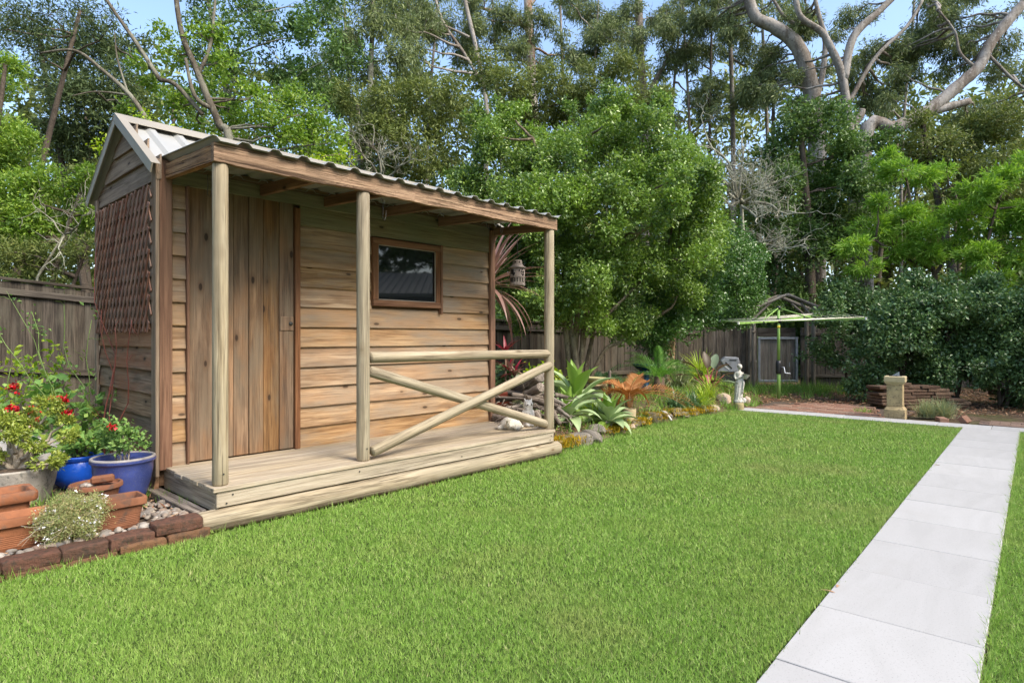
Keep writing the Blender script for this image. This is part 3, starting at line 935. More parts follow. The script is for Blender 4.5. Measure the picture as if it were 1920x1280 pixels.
# ribbed roof sheets
def rib_sheet(name, L, W, mat, pitch=0.212, rib=0.025, t=0.0035):
    """X across the ribs 0..L, Y down the sheet 0..W, own thickness"""
    prof = []
    n = int(round(L / pitch))
    pitch = L / n
    for i in range(n):
        x = i * pitch
        prof += [(x, rib), (x + 0.022, rib), (x + 0.048, 0.0), (x + pitch - 0.048, 0.0), (x + pitch - 0.022, rib)]
    prof.append((L, rib))
    vs, fs = [], []
    for (y, o) in ((0, 0), (W, 0)):
        for x, z in prof: vs.append((x, y, z))
    for (y, o) in ((0, 0), (W, 0)):
        for x, z in prof: vs.append((x, y, z - t))
    m = len(prof)
    for i in range(m - 1):
        fs.append((i, i + 1, m + i + 1, m + i))
        fs.append((2 * m + i + 1, 2 * m + i, 3 * m + i, 3 * m + i + 1))
        fs.append((i, 2 * m + i, 2 * m + i + 1, i + 1))
        fs.append((m + i + 1, 3 * m + i + 1, 3 * m + i, m + i))
    fs.append((0, m, 3 * m, 2 * m)); fs.append((m - 1, 3 * m - 1, 4 * m - 1, 2 * m - 1))
    me = new_mesh(name, vs, fs, mat)
    bm = bmesh.new(); bm.from_mesh(me); bmesh.ops.recalc_face_normals(bm, faces=bm.faces); bm.to_mesh(me); bm.free()
    return me
vr = rib_sheet('verandah_roof', 3.52, 1.10, M['roof'])
sl = math.atan2(0.055, 1.0)
put('verandah_roof', vr, shed, Matrix.Translation((-0.035, -0.045, 2.4675)) @ Matrix.Rotation(sl, 4, 'X'))
ang = math.atan2(RIDGE - EAVE, WD / 2)
OV = 0.13
slope_len = (WD / 2 + OV) / math.cos(ang)
ms = rib_sheet('roof_sheet', 3.62, slope_len, M['roof'])
mf = Matrix.Translation((-0.11, RY, RIDGE + 0.002)) @ Matrix.Rotation(math.pi, 4, 'Z') @ Matrix.Rotation(-ang, 4, 'X')
# front slope (towards -Y): sheet runs from ridge down
put('roof_sheet', rib_sheet('roof_sheet', 3.62, (WD / 2 + 0.015) / math.cos(ang), M['roof']), shed, Matrix.Translation((3.51, RY, RIDGE)) @ Matrix.Rotation(math.pi, 4, 'Z') @ Matrix.Rotation(-ang, 4, 'X'))
put('roof_sheet', ms, shed, Matrix.Translation((-0.11, RY, RIDGE)) @ Matrix.Rotation(-ang, 4, 'X'))
cap = MB()
for s in (-1, 1):
    a0 = Vector((-0.125, RY, RIDGE + 0.052)); b0 = Vector((3.525, RY, RIDGE + 0.052))
    dn = Vector((0, s * math.cos(ang), -math.sin(ang))) * 0.17
    up = Vector((0, 0, -0.006))
    cap.add([a0, b0, b0 + dn, a0 + dn, a0 + up, b0 + up, b0 + dn + up, a0 + dn + up],
            [(0, 1, 2, 3), (7, 6, 5, 4), (3, 2, 6, 7), (0, 3, 7, 4), (1, 5, 6, 2)])
cap.build('ridge_cap', M['roof_under'], shed)
# barge flashings of both gables
for xg, sx in ((-0.125, 1), (3.525, -1)):
    for s in (-1, 1):
        d = Vector((0, s * math.cos(ang), -math.sin(ang)))
        nrm = Vector((0, s * math.sin(ang), math.cos(ang)))
        p0 = Vector((xg, RY, RIDGE + 0.045)) - nrm * 0.036
        p1 = p0 + d * (slope_len + 0.01)
        if s > 0: p0 = p0 + d * 0.03
        plank('barge_board', p0, p1, 0.072, 0.012, (sx, 0, 0), M['roof_under'], shed, bev=0.003)
        q0 = p0 + nrm * 0.040 + Vector((sx * 0.022, 0, 0)); q1 = p1 + nrm * 0.040 + Vector((sx * 0.022, 0, 0))
        plank('barge_cap', q0, q1, 0.062, 0.005, nrm, M['roof_under'], shed, bev=0.001)
# back fascia and eave filler under the main roof front edge
plank('eave_board', (WX0, WY - 0.004, 2.500), (WX1, WY - 0.004, 2.500), 0.05, 0.02, (0, 1, 0), M['rafter'], shed)

# rail and crossed braces
pole('top_rail', (1.19, PY, 1.060), (3.385, PY, 1.047), 0.043, M['post'], shed, n=22, segs=14, wob=0.03)
pole('cross_brace', (1.19, PY + 0.012, 0.955), (3.36, PY + 0.012, 0.315), 0.043, M['post'], shed, n=22, segs=14, wob=0.03)
pole('cross_brace', (1.185, PY - 0.034, 0.325), (3.375, PY - 0.034, 0.930), 0.043, M['post'], shed, n=22, segs=14, wob=0.03)

# small bricks the log rests on
for x, dx in ((1.62, 0.2), (2.55, 0.16), (3.12, 0.26)):
    plank('support_brick', (x, 0.03, 0.0), (x + dx, 0.03, 0.0), 0.11, 0.06, (0, 0, 1), M['brick_low'], shed, bev=0.006)

# nail heads on fascia and posts
nail = MB(); nail.lathe([(0.0, 0), (0.006, 0), (0.006, 0.002), (0.0, 0.002)], 8)
nme = nail.mesh('nail_head', M['hook'])
for (x, y, z) in ((0.06, -0.0225, 0.155), (0.10, -0.0225, 0.205), (1.05, -0.0225, 0.2), (2.1, -0.0225, 0.165), (3.33, -0.0225, 0.16), (3.35, -0.0225, 0.2), (0.05, -0.0005, 0.34), (1.13, -0.0025, 0.36)):
    put('nail_head', nme, shed, Matrix.Translation((x, y, z)) @ Matrix.Rotation(R(90), 4, 'X'))

# hooks under the beam
def hook_mesh():
    b = MB()
    pts = [(0, 0, 0), (0, 0, -0.03)] + [(0.014 - 0.014 * math.cos(a), 0, -0.03 - 0.014 * math.sin(a)) for a in np.linspace(0.2, 4.2, 9)]
    b.tube(pts, 0.0022, 6)
    return b.mesh('hook', M['galv'], True)
hm = hook_mesh()
for (x, y, z) in ((1.33, 0.09, 2.345), (1.98, 0.12, 2.345), (2.66, 0.12, 2.345), (3.40, 0.35, 2.350)):
    put('hook', hm, shed, loc=(x, y, z))
def wire_hanger(x, y, z, L, name='wire_hanger'):
    b = MB()
    b.tube([(0, 0, 0), (0.004, 0, -L * 0.5), (0.0, 0, -L), (0.018, 0, -L - 0.015), (0.03, 0, -L + 0.02), (0.032, 0, -L * 0.55)], 0.0025, 6)
    put(name, b.mesh(name, M['hook'], True), shed, loc=(x, y, z))
wire_hanger(1.34, 0.09, 2.33, 0.15)
wire_hanger(2.72, 0.10, 2.33, 0.08)
wire_hanger(0.12, 0.45, 2.36, 0.14)
wire_hanger(2.60, 0.16, 2.32, 0.04)
# ------------------------------------------------------------------ fences, every paling a piece
FC = Vector((4.75, 15.40, 0))                     # corner of the two fences
FA = Vector((-8.6, 5.20, 0))
def fence(name, label, a, b, top_fn, mat, step=0.105, skip=None, rails=(0.22, 0.75), cap=True, side=1):
    root = empty(name, a, 0, label, 'fence')
    d = (b - a); L = d.length; d.normalize()
    nrm = Vector((d.y, -d.x, 0)) * side             # towards the garden
    s, i = 0.0, 0
    inv = Matrix.Translation(-a)
    while s < L:
        c = a + d * (s + step / 2)
        if not (skip and skip(c)):
            top = top_fn(c) + random.uniform(-0.012, 0.012)
            top = round(top / 0.02) * 0.02
            p = inv @ Vector((c.x, c.y, 0))
            off = nrm * (0.009 if i % 2 else 0.0)
            plank('paling', p + off + Vector((0, 0, -0.03)), p + off + Vector((random.uniform(-0.006, 0.006), 0, top)), step - 0.004 + (0.012 if i % 2 else 0), 0.015, nrm, mat, root, bev=0.002, key=name)
        s += step; i += 1
    def rail(z_from_top, w, t, n_off, nm):
        seg = 2.4
        q = 0.0
        while q < L:
            q2 = min(q + seg - 0.006, L)
            c0, c1 = a + d * q, a + d * q2
            mid = (c0 + c1) / 2
            if not (skip and skip(mid)):
                z0, z1 = top_fn(c0) - z_from_top, top_fn(c1) - z_from_top
                plank(nm, inv @ Vector((c0.x, c0.y, z0)) + nrm * n_off, inv @ Vector((c1.x, c1.y, z1)) + nrm * n_off, w, t, nrm if nm == 'rail' else Vector((0, 0, 1)), mat, root, bev=0.004)
            q += seg
    for r_ in rails:
        rail(r_ if r_ < 0.5 else r_, 0.075, 0.04, 0.038, 'rail')
    if cap:
        rail(-0.008, 0.09, 0.035, 0.0, 'capping')
    q = 0.0
    while q <= L:
        c = a + d * q
        if not (skip and skip(c)):
            p = inv @ Vector((c.x, c.y, 0)) - nrm * 0.06
            plank('post', p + Vector((0, 0, -0.03)), p + Vector((0, 0, top_fn(c) + 0.02)), 0.10, 0.08, nrm, mat, root, bev=0.004)
        q += 2.4
    return root
def top_left(c):
    if c.x < -5.4: return 1.80 + (-5.4 - c.x) * 0.14
    if c.x < 0.1: return 1.50 + (0.1 - c.x) * 0.30 / 5.5
    return 1.50 - (c.x - 0.1) * 0.03 / 4.65
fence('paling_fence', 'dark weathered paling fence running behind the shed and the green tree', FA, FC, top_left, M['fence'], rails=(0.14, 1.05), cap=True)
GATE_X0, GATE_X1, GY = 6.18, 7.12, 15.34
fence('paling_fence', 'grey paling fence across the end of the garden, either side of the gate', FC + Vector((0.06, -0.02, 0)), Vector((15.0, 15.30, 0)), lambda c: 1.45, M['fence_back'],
      skip=lambda c: GATE_X0 - 0.24 < c.x < GATE_X1 + 0.10, rails=(0.15, 1.2), cap=False)

gate = empty('gate', (GATE_X0, GY, 0), 0, 'small timber gate in a bright galvanised steel frame below the arch', 'gate')
gw = GATE_X1 - GATE_X0
for (p0, p1) in (((0, 0, 0.10), (0, 0, 1.22)), ((gw, 0, 0.10), (gw, 0, 1.22))):
    plank('steel_frame', p0, p1, 0.055, 0.04, (0, 1, 0), M['galv'], gate)
for z in (0.128, 1.192):
    plank('steel_frame', (0.029, 0, z), (gw - 0.029, 0, z), 0.055, 0.036, (0, 1, 0), M['galv'], gate)
nbd = 8
for i in range(nbd):
    w_ = (gw - 0.06) / nbd
    x = 0.03 + w_ * (i + 0.5)
    plank('board', (x, 0.026 + (i % 2) * 0.006, 0.10), (x, 0.026 + (i % 2) * 0.006, 1.20), w_ - 0.004, 0.016, (0, 1, 0), M['fence_pale'], gate, bev=0.002)
ltch = MB(); ltch.tube([(gw - 0.2, -0.03, 0.60), (gw - 0.2, -0.04, 0.48)], 0.008, 6)
ltch.build('latch', M['galv'], gate)
plank('gate_post', (-0.13, 0.0, 0), (-0.13, 0.0, 1.45), 0.16, 0.05, (0, 1, 0), M['fence_back'], gate)
plank('header_board', (0.0, 0.07, 1.34), (gw, 0.07, 1.34), 0.22, 0.02, (0, 1, 0), M['fence_back'], gate)

# rustic arch of round timber over the gate
arch = empty('garden_arch', (6.66, 14.95, 0), 0, 'rustic gabled arch of grey round timber standing over the gate', 'arch')
AX0, AX1 = -0.86, 0.58
for x in (AX0, AX1):
    for y in (-0.22, 0.30):
        dx = 0.12 * (1 if x < 0 else 0.7) if y > 0 else 0.0
        pole('post', (x + dx, y, 0), (x + dx, y, 1.95), 0.048, M['arch'], arch, n=12, segs=6, wob=0.05)
for y in (-0.24, 0.28):
    ap = (-0.06, y, 2.24)
    pole('rafter', (-1.12, y, 1.80), ap, 0.036, M['arch'], arch, n=10, segs=6, wob=0.06)
    pole('rafter', (0.96, y, 1.82), ap, 0.044, M['arch'], arch, n=10, segs=6, wob=0.06)
pole('ridge_pole', (-0.06, -0.32, 2.22), (-0.06, 0.38, 2.22), 0.035, M['arch'], arch, n=10, segs=4)
for x0, x1 in ((AX0, -0.45), (AX1, 0.28)):
    pole('brace', (x0, -0.22, 1.66), (x1, -0.22, 2.05), 0.03, M['arch'], arch, n=10, segs=4)
    pole('brace', (x0 + 0.1, 0.28, 1.70), (x1, 0.28, 2.06), 0.03, M['arch'], arch, n=10, segs=4)
pole('brace', (AX0 - 0.02, -0.27, 1.36), (AX0 + 0.20, 0.22, 1.02), 0.04, M['arch'], arch, n=10, segs=4)
pole('brace', (AX0 - 0.02, -0.20, 0.62), (AX0 + 0.24, 0.28, 0.62), 0.038, M['arch'], arch, n=10, segs=4)
for y in (-0.2, 0.26):
    pass
pole('tie', (AX0, -0.25, 1.86), (AX0 + 0.1, 0.34, 1.86), 0.03, M['arch'], arch, n=10, segs=3)
pole('tie', (AX1, -0.25, 1.86), (AX1 + 0.08, 0.34, 1.86), 0.03, M['arch'], arch, n=10, segs=3)

# ------------------------------------------------------------------ rotary clothes line
CL = Vector((5.26, 12.1, 0))
cl = empty('rotary_clothes_line', CL, 0, 'green rotary clothes line on a single pole in the brick paving', 'clothes line')
b = MB(); b.tube([(0, 0, 0), (0, 0, 0.74)], 0.033, 20); b.build('lower_pole', M['green_paint'], cl, True)
b = MB(); b.tube([(0, 0, 0.74), (0.0, 0, 1.79)], 0.027, 20); b.build('upper_pole', M['green_paint'], cl, True)
b = MB(); b.lathe([(0.0, 0.50), (0.05, 0.50), (0.055, 0.53), (0.055, 0.70), (0.044, 0.76), (0.0, 0.76)], 16); b.build('winder_housing', M['black'], cl, True)
b = MB(); b.tube([(0.04, -0.05, 0.63), (0.06, -0.10, 0.63), (0.075, -0.11, 0.52), (0.16, -0.16, 0.51)], 0.012, 8); b.build('crank_handle', M['galv'], cl, True)
b = MB(); b.lathe([(0.0, 1.40), (0.029, 1.40), (0.029, 1.45), (0.0, 1.45)], 16); b.build('sticker', M['yellow'], cl, True)
b = MB(); b.lathe([(0.0, 1.50), (0.05, 1.50), (0.055, 1.56), (0.045, 1.59), (0.0, 1.59)], 16); b.build('arm_hub', M['black'], cl, True)
b = MB(); b.lathe([(0.0, 1.77), (0.04, 1.77), (0.042, 1.83), (0.0, 1.84)], 16); b.build('top_hub', M['black'], cl, True)
hub = Vector((0, 0, 1.545))
tips = [pix(1622, 597, 11.2) - CL, pix(1567, 586, 13.0) - CL, pix(1352, 601.5, 12.9) - CL, pix(1385, 606, 10.9) - CL]
for tp in tips:
    d = (tp - hub).normalized()
    L = (tp - hub).length
    plank('arm', hub + d * 0.045, tp, 0.030, 0.042, (0, 0, 1), M['green_paint'], cl, bev=0.004)
    c = hub + d * L * 0.42
    plank('collar', c - d * 0.025, c + d * 0.025, 0.042, 0.054, (0, 0, 1), M['black'], cl, bev=0.003)
    plank('end_cap', tp, tp + d * 0.03, 0.034, 0.046, (0, 0, 1), M['white_plastic'], cl, bev=0.003)
    b = MB(); b.tube([(0.0, 0, 1.80) + 0 * d if False else Vector((0, 0, 1.80)), c + Vector((0, 0, 0.02))], 0.011, 8); b.build('strut', M['green_paint'], cl, True)
for k in range(4):
    order = [0, 1, 2, 3]
    ta, tb = tips[order[k]], tips[order[(k + 1) % 4]]
    for j, fr in enumerate((0.99, 0.88, 0.77, 0.66, 0.55, 0.44, 0.33)):
        pa, pb = hub + (ta - hub) * fr + Vector((0, 0, 0.026)), hub + (tb - hub) * fr + Vector((0, 0, 0.026))
        mid = (pa + pb) / 2 - Vector((0, 0, 0.012))
        b = MB(); b.tube([pa, mid, pb], 0.0042, 5); b.build('line', M['wire'], cl, True)

# ------------------------------------------------------------------ statue on a stone drum
def loft(mb, rings, n=20):
    """rings: (cx, cy, z, rx, ry)"""
    base = len(mb.v)
    for (cx, cy, z, rx, ry) in rings:
        for k in range(n):
            a = 2 * math.pi * k / n
            mb.v.append((cx + rx * math.cos(a), cy + ry * math.sin(a), z))
    for i in range(len(rings) - 1):
        for k in range(n):
            k2 = (k + 1) % n
            mb.f.append((base + i * n + k, base + i * n + k2, base + (i + 1) * n + k2, base + (i + 1) * n + k))
    mb.f.append(tuple(base + k for k in range(n))[::-1])
    e = base + (len(rings) - 1) * n
    mb.f.append(tuple(e + k for k in range(n)))
def sphere(mb, c, r, n=12, m=8, sc=(1, 1, 1)):
    rings = []
    for i in range(m + 1):
        t = -math.pi / 2 + math.pi * i / m
        rings.append((c[0], c[1], c[2] + r * sc[2] * math.sin(t), max(1e-4, r * sc[0] * math.cos(t)), max(1e-4, r * sc[1] * math.cos(t))))
    loft(mb, rings, n)
def remesh(o, voxel, smooth=2):
    m = o.modifiers.new('fuse', 'REMESH'); m.mode = 'VOXEL'; m.voxel_size = voxel; m.use_smooth_shade = True
    if smooth:
        s = o.modifiers.new('soften', 'SMOOTH'); s.iterations = smooth; s.factor = 0.5
    return o

ST = Vector((3.80, 10.28, 0))
st = empty('garden_statue', ST, R(-10), 'pale cast stone statue of a robed girl holding a shell dish on a mossy drum', 'statue')
b = MB(); b.lathe([(0.0, -0.01), (0.080, -0.01), (0.083, 0.02), (0.082, 0.10), (0.079, 0.125), (0.0, 0.125)], 24); b.build('drum', M['drum'], st, True)
b = MB()
loft(b, [(0, 0, 0.126, 0.088, 0.07), (0, 0, 0.15, 0.092, 0.072), (-0.005, 0, 0.17, 0.075, 0.06), (-0.01, 0, 0.20, 0.062, 0.052), (-0.005, 0, 0.30, 0.063, 0.05), (0.0, 0, 0.38, 0.062, 0.048),
         (0.008, 0, 0.46, 0.068, 0.050), (0.012, 0, 0.50, 0.064, 0.048), (0.008, 0, 0.545, 0.050, 0.040), (0.004, 0, 0.59, 0.056, 0.044), (0.0, 0, 0.625, 0.058, 0.042), (0.0, 0, 0.645, 0.040, 0.032), (0.008, -0.005, 0.66, 0.020, 0.020), (0.012, -0.008, 0.69, 0.020, 0.020)], 20)
sphere(b, (0.016, -0.012, 0.725), 0.040, 14, 10, (0.92, 1.0, 1.12))
sphere(b, (0.012, 0.010, 0.738), 0.042, 12, 8, (1.0, 0.95, 0.9))         # hair
sphere(b, (0.018, -0.052, 0.722), 0.008, 8, 6)                            # nose
b.tube([(-0.052, 0.0, 0.63), (-0.068, -0.01, 0.56), (-0.050, -0.035, 0.515), (0.0, -0.055, 0.55), (0.045, -0.06, 0.575)], [0.022, 0.020, 0.018, 0.015, 0.013], 10)
b.tube([(0.052, 0.0, 0.63), (0.072, -0.01, 0.57), (0.075, -0.04, 0.53), (0.088, -0.06, 0.55)], [0.022, 0.019, 0.017, 0.014], 10)
for a in np.linspace(0, 2 * math.pi, 11)[:-1]:                            # robe folds
    b.tube([(0.062 * math.cos(a) - 0.005, 0.05 * math.sin(a), 0.18), (0.062 * math.cos(a + 0.25), 0.05 * math.sin(a + 0.25), 0.32), (0.058 * math.cos(a + 0.5), 0.044 * math.sin(a + 0.5), 0.45)], [0.012, 0.009, 0.006], 6)
b.tube([(0.064, -0.03, 0.50), (0.07, -0.045, 0.44), (0.058, -0.05, 0.37), (0.05, -0.05, 0.28)], [0.016, 0.018, 0.014, 0.010], 8)   # hanging cloth
sphere(b, (0.085, -0.01, 0.165), 0.045, 10, 8, (0.8, 0.9, 1.0))
remesh(b.build('figure', M['statue'], st, True), 0.007)
b = MB(); b.lathe([(0.0, 0.0), (0.018, 0.0), (0.035, 0.035), (0.056, 0.075), (0.060, 0.080), (0.052, 0.078), (0.03, 0.045), (0.0, 0.03)], 20)
put('shell_dish', b.mesh('shell_dish', M['statue'], True), st, Matrix.Translation((0.092, -0.060, 0.525)) @ Matrix.Rotation(R(18), 4, 'Y'))

# ------------------------------------------------------------------ sandstone pedestal with a sundial
PE = Vector((5.80, 9.28, 0))
pe = empty('sundial_pedestal', PE, R(-38), 'square yellow sandstone pedestal carrying a small sundial beside the lawn', 'pedestal')
b = MB()
def sq(prof, mb, n=4):
    rings = []
    base = len(mb.v)
    for (hw, z) in prof:
        for sx, sy in ((-1, -1), (1, -1), (1, 1), (-1, 1)):
            mb.v.append((sx * hw, sy * hw, z))
    for i in range(len(prof) - 1):
        for k in range(4):
            k2 = (k + 1) % 4
            mb.f.append((base + i * 4 + k, base + i * 4 + k2, base + (i + 1) * 4 + k2, base + (i + 1) * 4 + k))
    mb.f.append((base + 3, base + 2, base + 1, base)); e = base + (len(prof) - 1) * 4
    mb.f.append((e, e + 1, e + 2, e + 3))
sq([(0.135, -0.02), (0.138, 0.02), (0.136, 0.135), (0.120, 0.155), (0.108, 0.18)], b); o = b.build('plinth', M['sandstone'], pe)
b = MB(); sq([(0.104, 0.18), (0.103, 0.30), (0.104, 0.40), (0.103, 0.50), (0.112, 0.515)], b); o2 = b.build('shaft', M['sandstone'], pe)
b = MB(); sq([(0.112, 0.515), (0.118, 0.53), (0.132, 0.545), (0.136, 0.555), (0.136, 0.625), (0.130, 0.632)], b); o3 = b.build('cap', M['sandstone_cap'], pe)
for oo in (o, o2, o3):
    bv = oo.modifiers.new('bevel', 'BEVEL'); bv.width = 0.009; bv.segments = 2
b = MB(); b.lathe([(0.0, 0.632), (0.085, 0.632), (0.085, 0.638), (0.0, 0.638)], 24); b.build('dial_plate', M['hook'], pe, True)
b = MB(); b.add([(-0.05, -0.003, 0.638), (0.055, -0.003, 0.638), (0.05, -0.003, 0.70), (-0.05, 0.003, 0.638), (0.055, 0.003, 0.638), (0.05, 0.003, 0.70)], [(0, 1, 2), (5, 4, 3), (0, 3, 4, 1), (1, 4, 5, 2), (2, 5, 3, 0)])
b.build('gnomon', M['galv'], pe)

# ------------------------------------------------------------------ stack of old paving slabs and the loose bricks
SK = Vector((6.28, 10.55, 0)); sd = Vector((0.995, 0.10, 0)).normalized(); sn = Vector((-sd.y, sd.x, 0))
lev = [(0.00, 0.05, 1.42), (0.055, 0.04, 1.50), (0.11, 0.0, 1.40), (0.165, 0.03, 1.30), (0.22, 0.0, 1.08), (0.275, 0.06, 1.02), (0.33, -0.02, 0.86), (0.385, 0.32, 0.60)]
for li, (z, x0, x1) in enumerate(lev):
    x = x0 + random.uniform(-0.03, 0.03)
    while x < x1 - 0.05:
        L = random.choice((0.34, 0.40, 0.28, 0.23))
        for row in range(1):
            c0 = SK + sd * x + sn * (0.10 + random.uniform(-0.03, 0.03))
            c1 = c0 + sd * L + sn * random.uniform(-0.02, 0.02)
            o = plank('paving_slab', Vector((c0.x, c0.y, z + 0.025)), Vector((c1.x, c1.y, z + 0.025)), 0.38, 0.046, (0, 0, 1), M['brick_stack'], None, bev=0.007, jit=0.004, key=(li * 3 + row) % 5)
            tag(o, 'old brown flat paving slab in the stack behind the pedestal', 'paving slab', 'slabs stacked in front of the hedge', 'thing')
        x += L + random.uniform(0.004, 0.03)
LB = PP(P_END + 0.52, -0.28)
o = put('loose_brick', bevel_box_mesh(0.23, 0.11, 0.075, M['brick_pave'], 0.006), None, Matrix.Translation(LB + Vector((0, 0, 0.03))) @ Matrix.Rotation(R(70), 4, 'Z'))
tag(o, 'loose orange brick lying between the grey shrub and the brown brick paving', 'brick')
o = put('loose_brick', bevel_box_mesh(0.23, 0.11, 0.075, M['brick_pave'], 0.006), None, Matrix.Translation(PP(P_END + 0.58, -0.02) + Vector((0, 0, 0.045))) @ Matrix.Rotation(R(40), 4, 'Z') @ Matrix.Rotation(R(50), 4, 'X'))
tag(o, 'orange brick tilted on its edge at the corner of the brown brick paving', 'brick')

# ------------------------------------------------------------------ hose reel box by the fence
HX = pix(1368, 696, 12.9)
hr = empty('hose_reel', (HX.x, 12.9, 0), R(-14), 'grey plastic hose reel box with a slanted vent by the back fence', 'hose reel')
b = MB()
bz = 0.50
prof = [(-0.26, bz), (0.16, bz), (0.18, bz + 0.20), (0.16, bz + 0.30), (-0.10, bz + 0.31), (-0.19, bz + 0.23), (-0.14, bz + 0.15), (-0.20, bz + 0.11)]
for y in (-0.17, 0.17):
    for x, z in prof: b.v.append((x, y, z))
n_ = len(prof)
b.f.append(tuple(range(n_))); b.f.append(tuple(range(2 * n_ - 1, n_ - 1, -1)))
for i in range(n_): b.f.append((i, n_ + i, n_ + (i + 1) % n_, (i + 1) % n_))
o = b.build('hood', M['grey_plastic'], hr); bv = o.modifiers.new('bevel', 'BEVEL'); bv.width = 0.015; bv.segments = 2
plank('vent_slot', (-0.02, -0.175, bz + 0.245), (0.12, -0.175, bz + 0.245), 0.02, 0.006, (0, 1, 0), M['black'], hr, bev=0.001)
plank('vent_slot', (-0.10, -0.176, bz + 0.20), (0.03, -0.176, bz + 0.07), 0.025, 0.006, (0, 1, 0), M['black'], hr, bev=0.001)
plank('vent_slot', (-0.14, -0.177, bz + 0.14), (-0.02, -0.177, bz + 0.05), 0.018, 0.006, (0, 1, 0), M['white_plastic'], hr, bev=0.001)
b = MB(); b.lathe([(0.0, 0), (0.10, 0), (0.11, 0.02), (0.08, 0.03), (0.0, 0.03)], 20)
put('reel', b.mesh('reel', M['black'], True), hr, Matrix.Translation((0.175, 0.0, bz + 0.14)) @ Matrix.Rotation(R(90), 4, 'Y'))
b = MB(); sq([(0.15, -0.01), (0.17, 0.06), (0.16, 0.499)], b); b.build('stand', M['black'], hr)

# ------------------------------------------------------------------ hanging lantern and the deck ornaments
LN = SW(3.44, 0.535, 0)
ln = empty('hanging_lantern', (LN.x, LN.y, 1.785), 0, 'brown pottery lantern with cut-out letters hanging from the verandah end rafter', 'lantern')
T_ = plain('brown_pottery', (0.23, 0.185, 0.155, 1), 0.9, 0, 0.2, 10, 0.4, speck=(0.33, 0.28, 0.24, 1), speck_scale=20)
T_dark = plain('lantern_hole', (0.015, 0.013, 0.012, 1), 0.95)
b = MB(); b.lathe([(0.0, 0.0), (0.083, 0.0), (0.088, 0.012), (0.084, 0.03), (0.083, 0.095), (0.086, 0.10), (0.083, 0.105), (0.083, 0.19), (0.0, 0.195)], 28); b.build('body', T_, ln, True)
b = MB(); b.lathe([(0.0, 0.19), (0.075, 0.19), (0.098, 0.197), (0.100, 0.203), (0.080, 0.215), (0.060, 0.235), (0.052, 0.25), (0.052, 0.272), (0.046, 0.285), (0.0, 0.29)], 28); b.build('roof', T_, ln, True)
LA = math.atan2(-LN.y, -LN.x)                       # side that faces the lawn
def on_cyl(name, ang, z, w, h, rr=0.0845, mat=None, tilt=0.0):
    c = Vector((rr * math.cos(ang), rr * math.sin(ang), z))
    t = Vector((-math.sin(ang), math.cos(ang), 0))
    u_ = Vector((0, 0, 1)) * math.cos(tilt) + t * math.sin(tilt)
    plank(name, c - u_ * h / 2, c + u_ * h / 2, w, 0.004, Vector((math.cos(ang), math.sin(ang), 0)), mat or T_dark, ln, bev=0.0)
A0 = LA - 1.0
for i, ch in enumerate('REIIIL'):
    a = A0 + i * 0.36
    on_cyl('letter', a - 0.07, 0.065, 0.008, 0.046)
    if ch in 'REL':
        for zz in {'R': (0.085, 0.066), 'E': (0.085, 0.065, 0.046), 'L': (0.046,)}[ch]:
            on_cyl('letter', a + 0.07, zz, 0.020, 0.007, 0.0852)
    if ch == 'R':
        on_cyl('letter', a + 0.17, 0.076, 0.008, 0.022); on_cyl('letter', a + 0.12, 0.053, 0.009, 0.026, 0.0852, tilt=-0.5)
for a, z, w_, h_, t in ((LA - 0.7, 0.15, 0.035, 0.05, 0), (LA - 0.45, 0.128, 0.015, 0.035, 0.5), (LA + 0.25, 0.165, 0.012, 0.02, 0), (LA + 0.7, 0.175, 0.012, 0.03, 0.6), (LA + 0.65, 0.150, 0.03, 0.009, 0), (LA + 0.7, 0.123, 0.012, 0.03, -0.5), (LA + 0.95, 0.14, 0.012, 0.05, 0)):
    on_cyl('cut_out', a, z, w_, h_, 0.0840, tilt=t)
for a in (LA - 0.4, LA + 0.5):
    on_cyl('cut_out', a, 0.262, 0.014, 0.012, 0.0525)
LZ = 2.375 - 1.785
b = MB(); b.tube([(0, 0, 0.285), (0.002, 0, 0.4), (0, 0, LZ)], 0.003, 6); b.build('hanging_wire', M['hook'], ln, True)

OW = gnd(990, 799, DZ)
owl = empty('owl_ornament', (OW.x, OW.y, DZ + 0.001), R(20), 'small pale grey stone owl sitting at the far corner of the verandah deck', 'owl ornament')
b = MB()
loft(b, [(0, 0, 0.0, 0.055, 0.05), (0, 0, 0.012, 0.062, 0.058), (0, 0, 0.03, 0.055, 0.05), (0, 0, 0.08, 0.062, 0.054), (0, 0, 0.14, 0.058, 0.052), (0, 0, 0.185, 0.05, 0.046), (0, 0, 0.205, 0.052, 0.046), (0, 0, 0.245, 0.054, 0.048), (0, 0, 0.275, 0.040, 0.036), (0, 0, 0.285, 0.01, 0.01)], 18)
for s in (-1, 1):
    b.tube([(s * 0.030, 0, 0.262), (s * 0.044, 0, 0.305)], [0.018, 0.004], 8)
    sphere(b, (s * 0.022, -0.042, 0.237), 0.020, 10, 6, (1, 0.4, 1))
    sphere(b, (s * 0.058, 0.0, 0.11), 0.03, 10, 8, (0.5, 1.0, 2.2))
    sphere(b, (s * 0.025, -0.05, 0.018), 0.022, 10, 6, (1, 1.2, 0.8))
b.tube([(0, -0.046, 0.232), (0, -0.060, 0.215)], [0.009, 0.003], 6)
remesh(b.build('body', M['owl'], owl, True), 0.006, 1)
for s in (-1, 1):
    e = MB(); sphere(e, (0, 0, 0), 0.008, 10, 6); e.build('eye', M['black'], owl, True, loc=(s * 0.022, -0.050, 0.238))

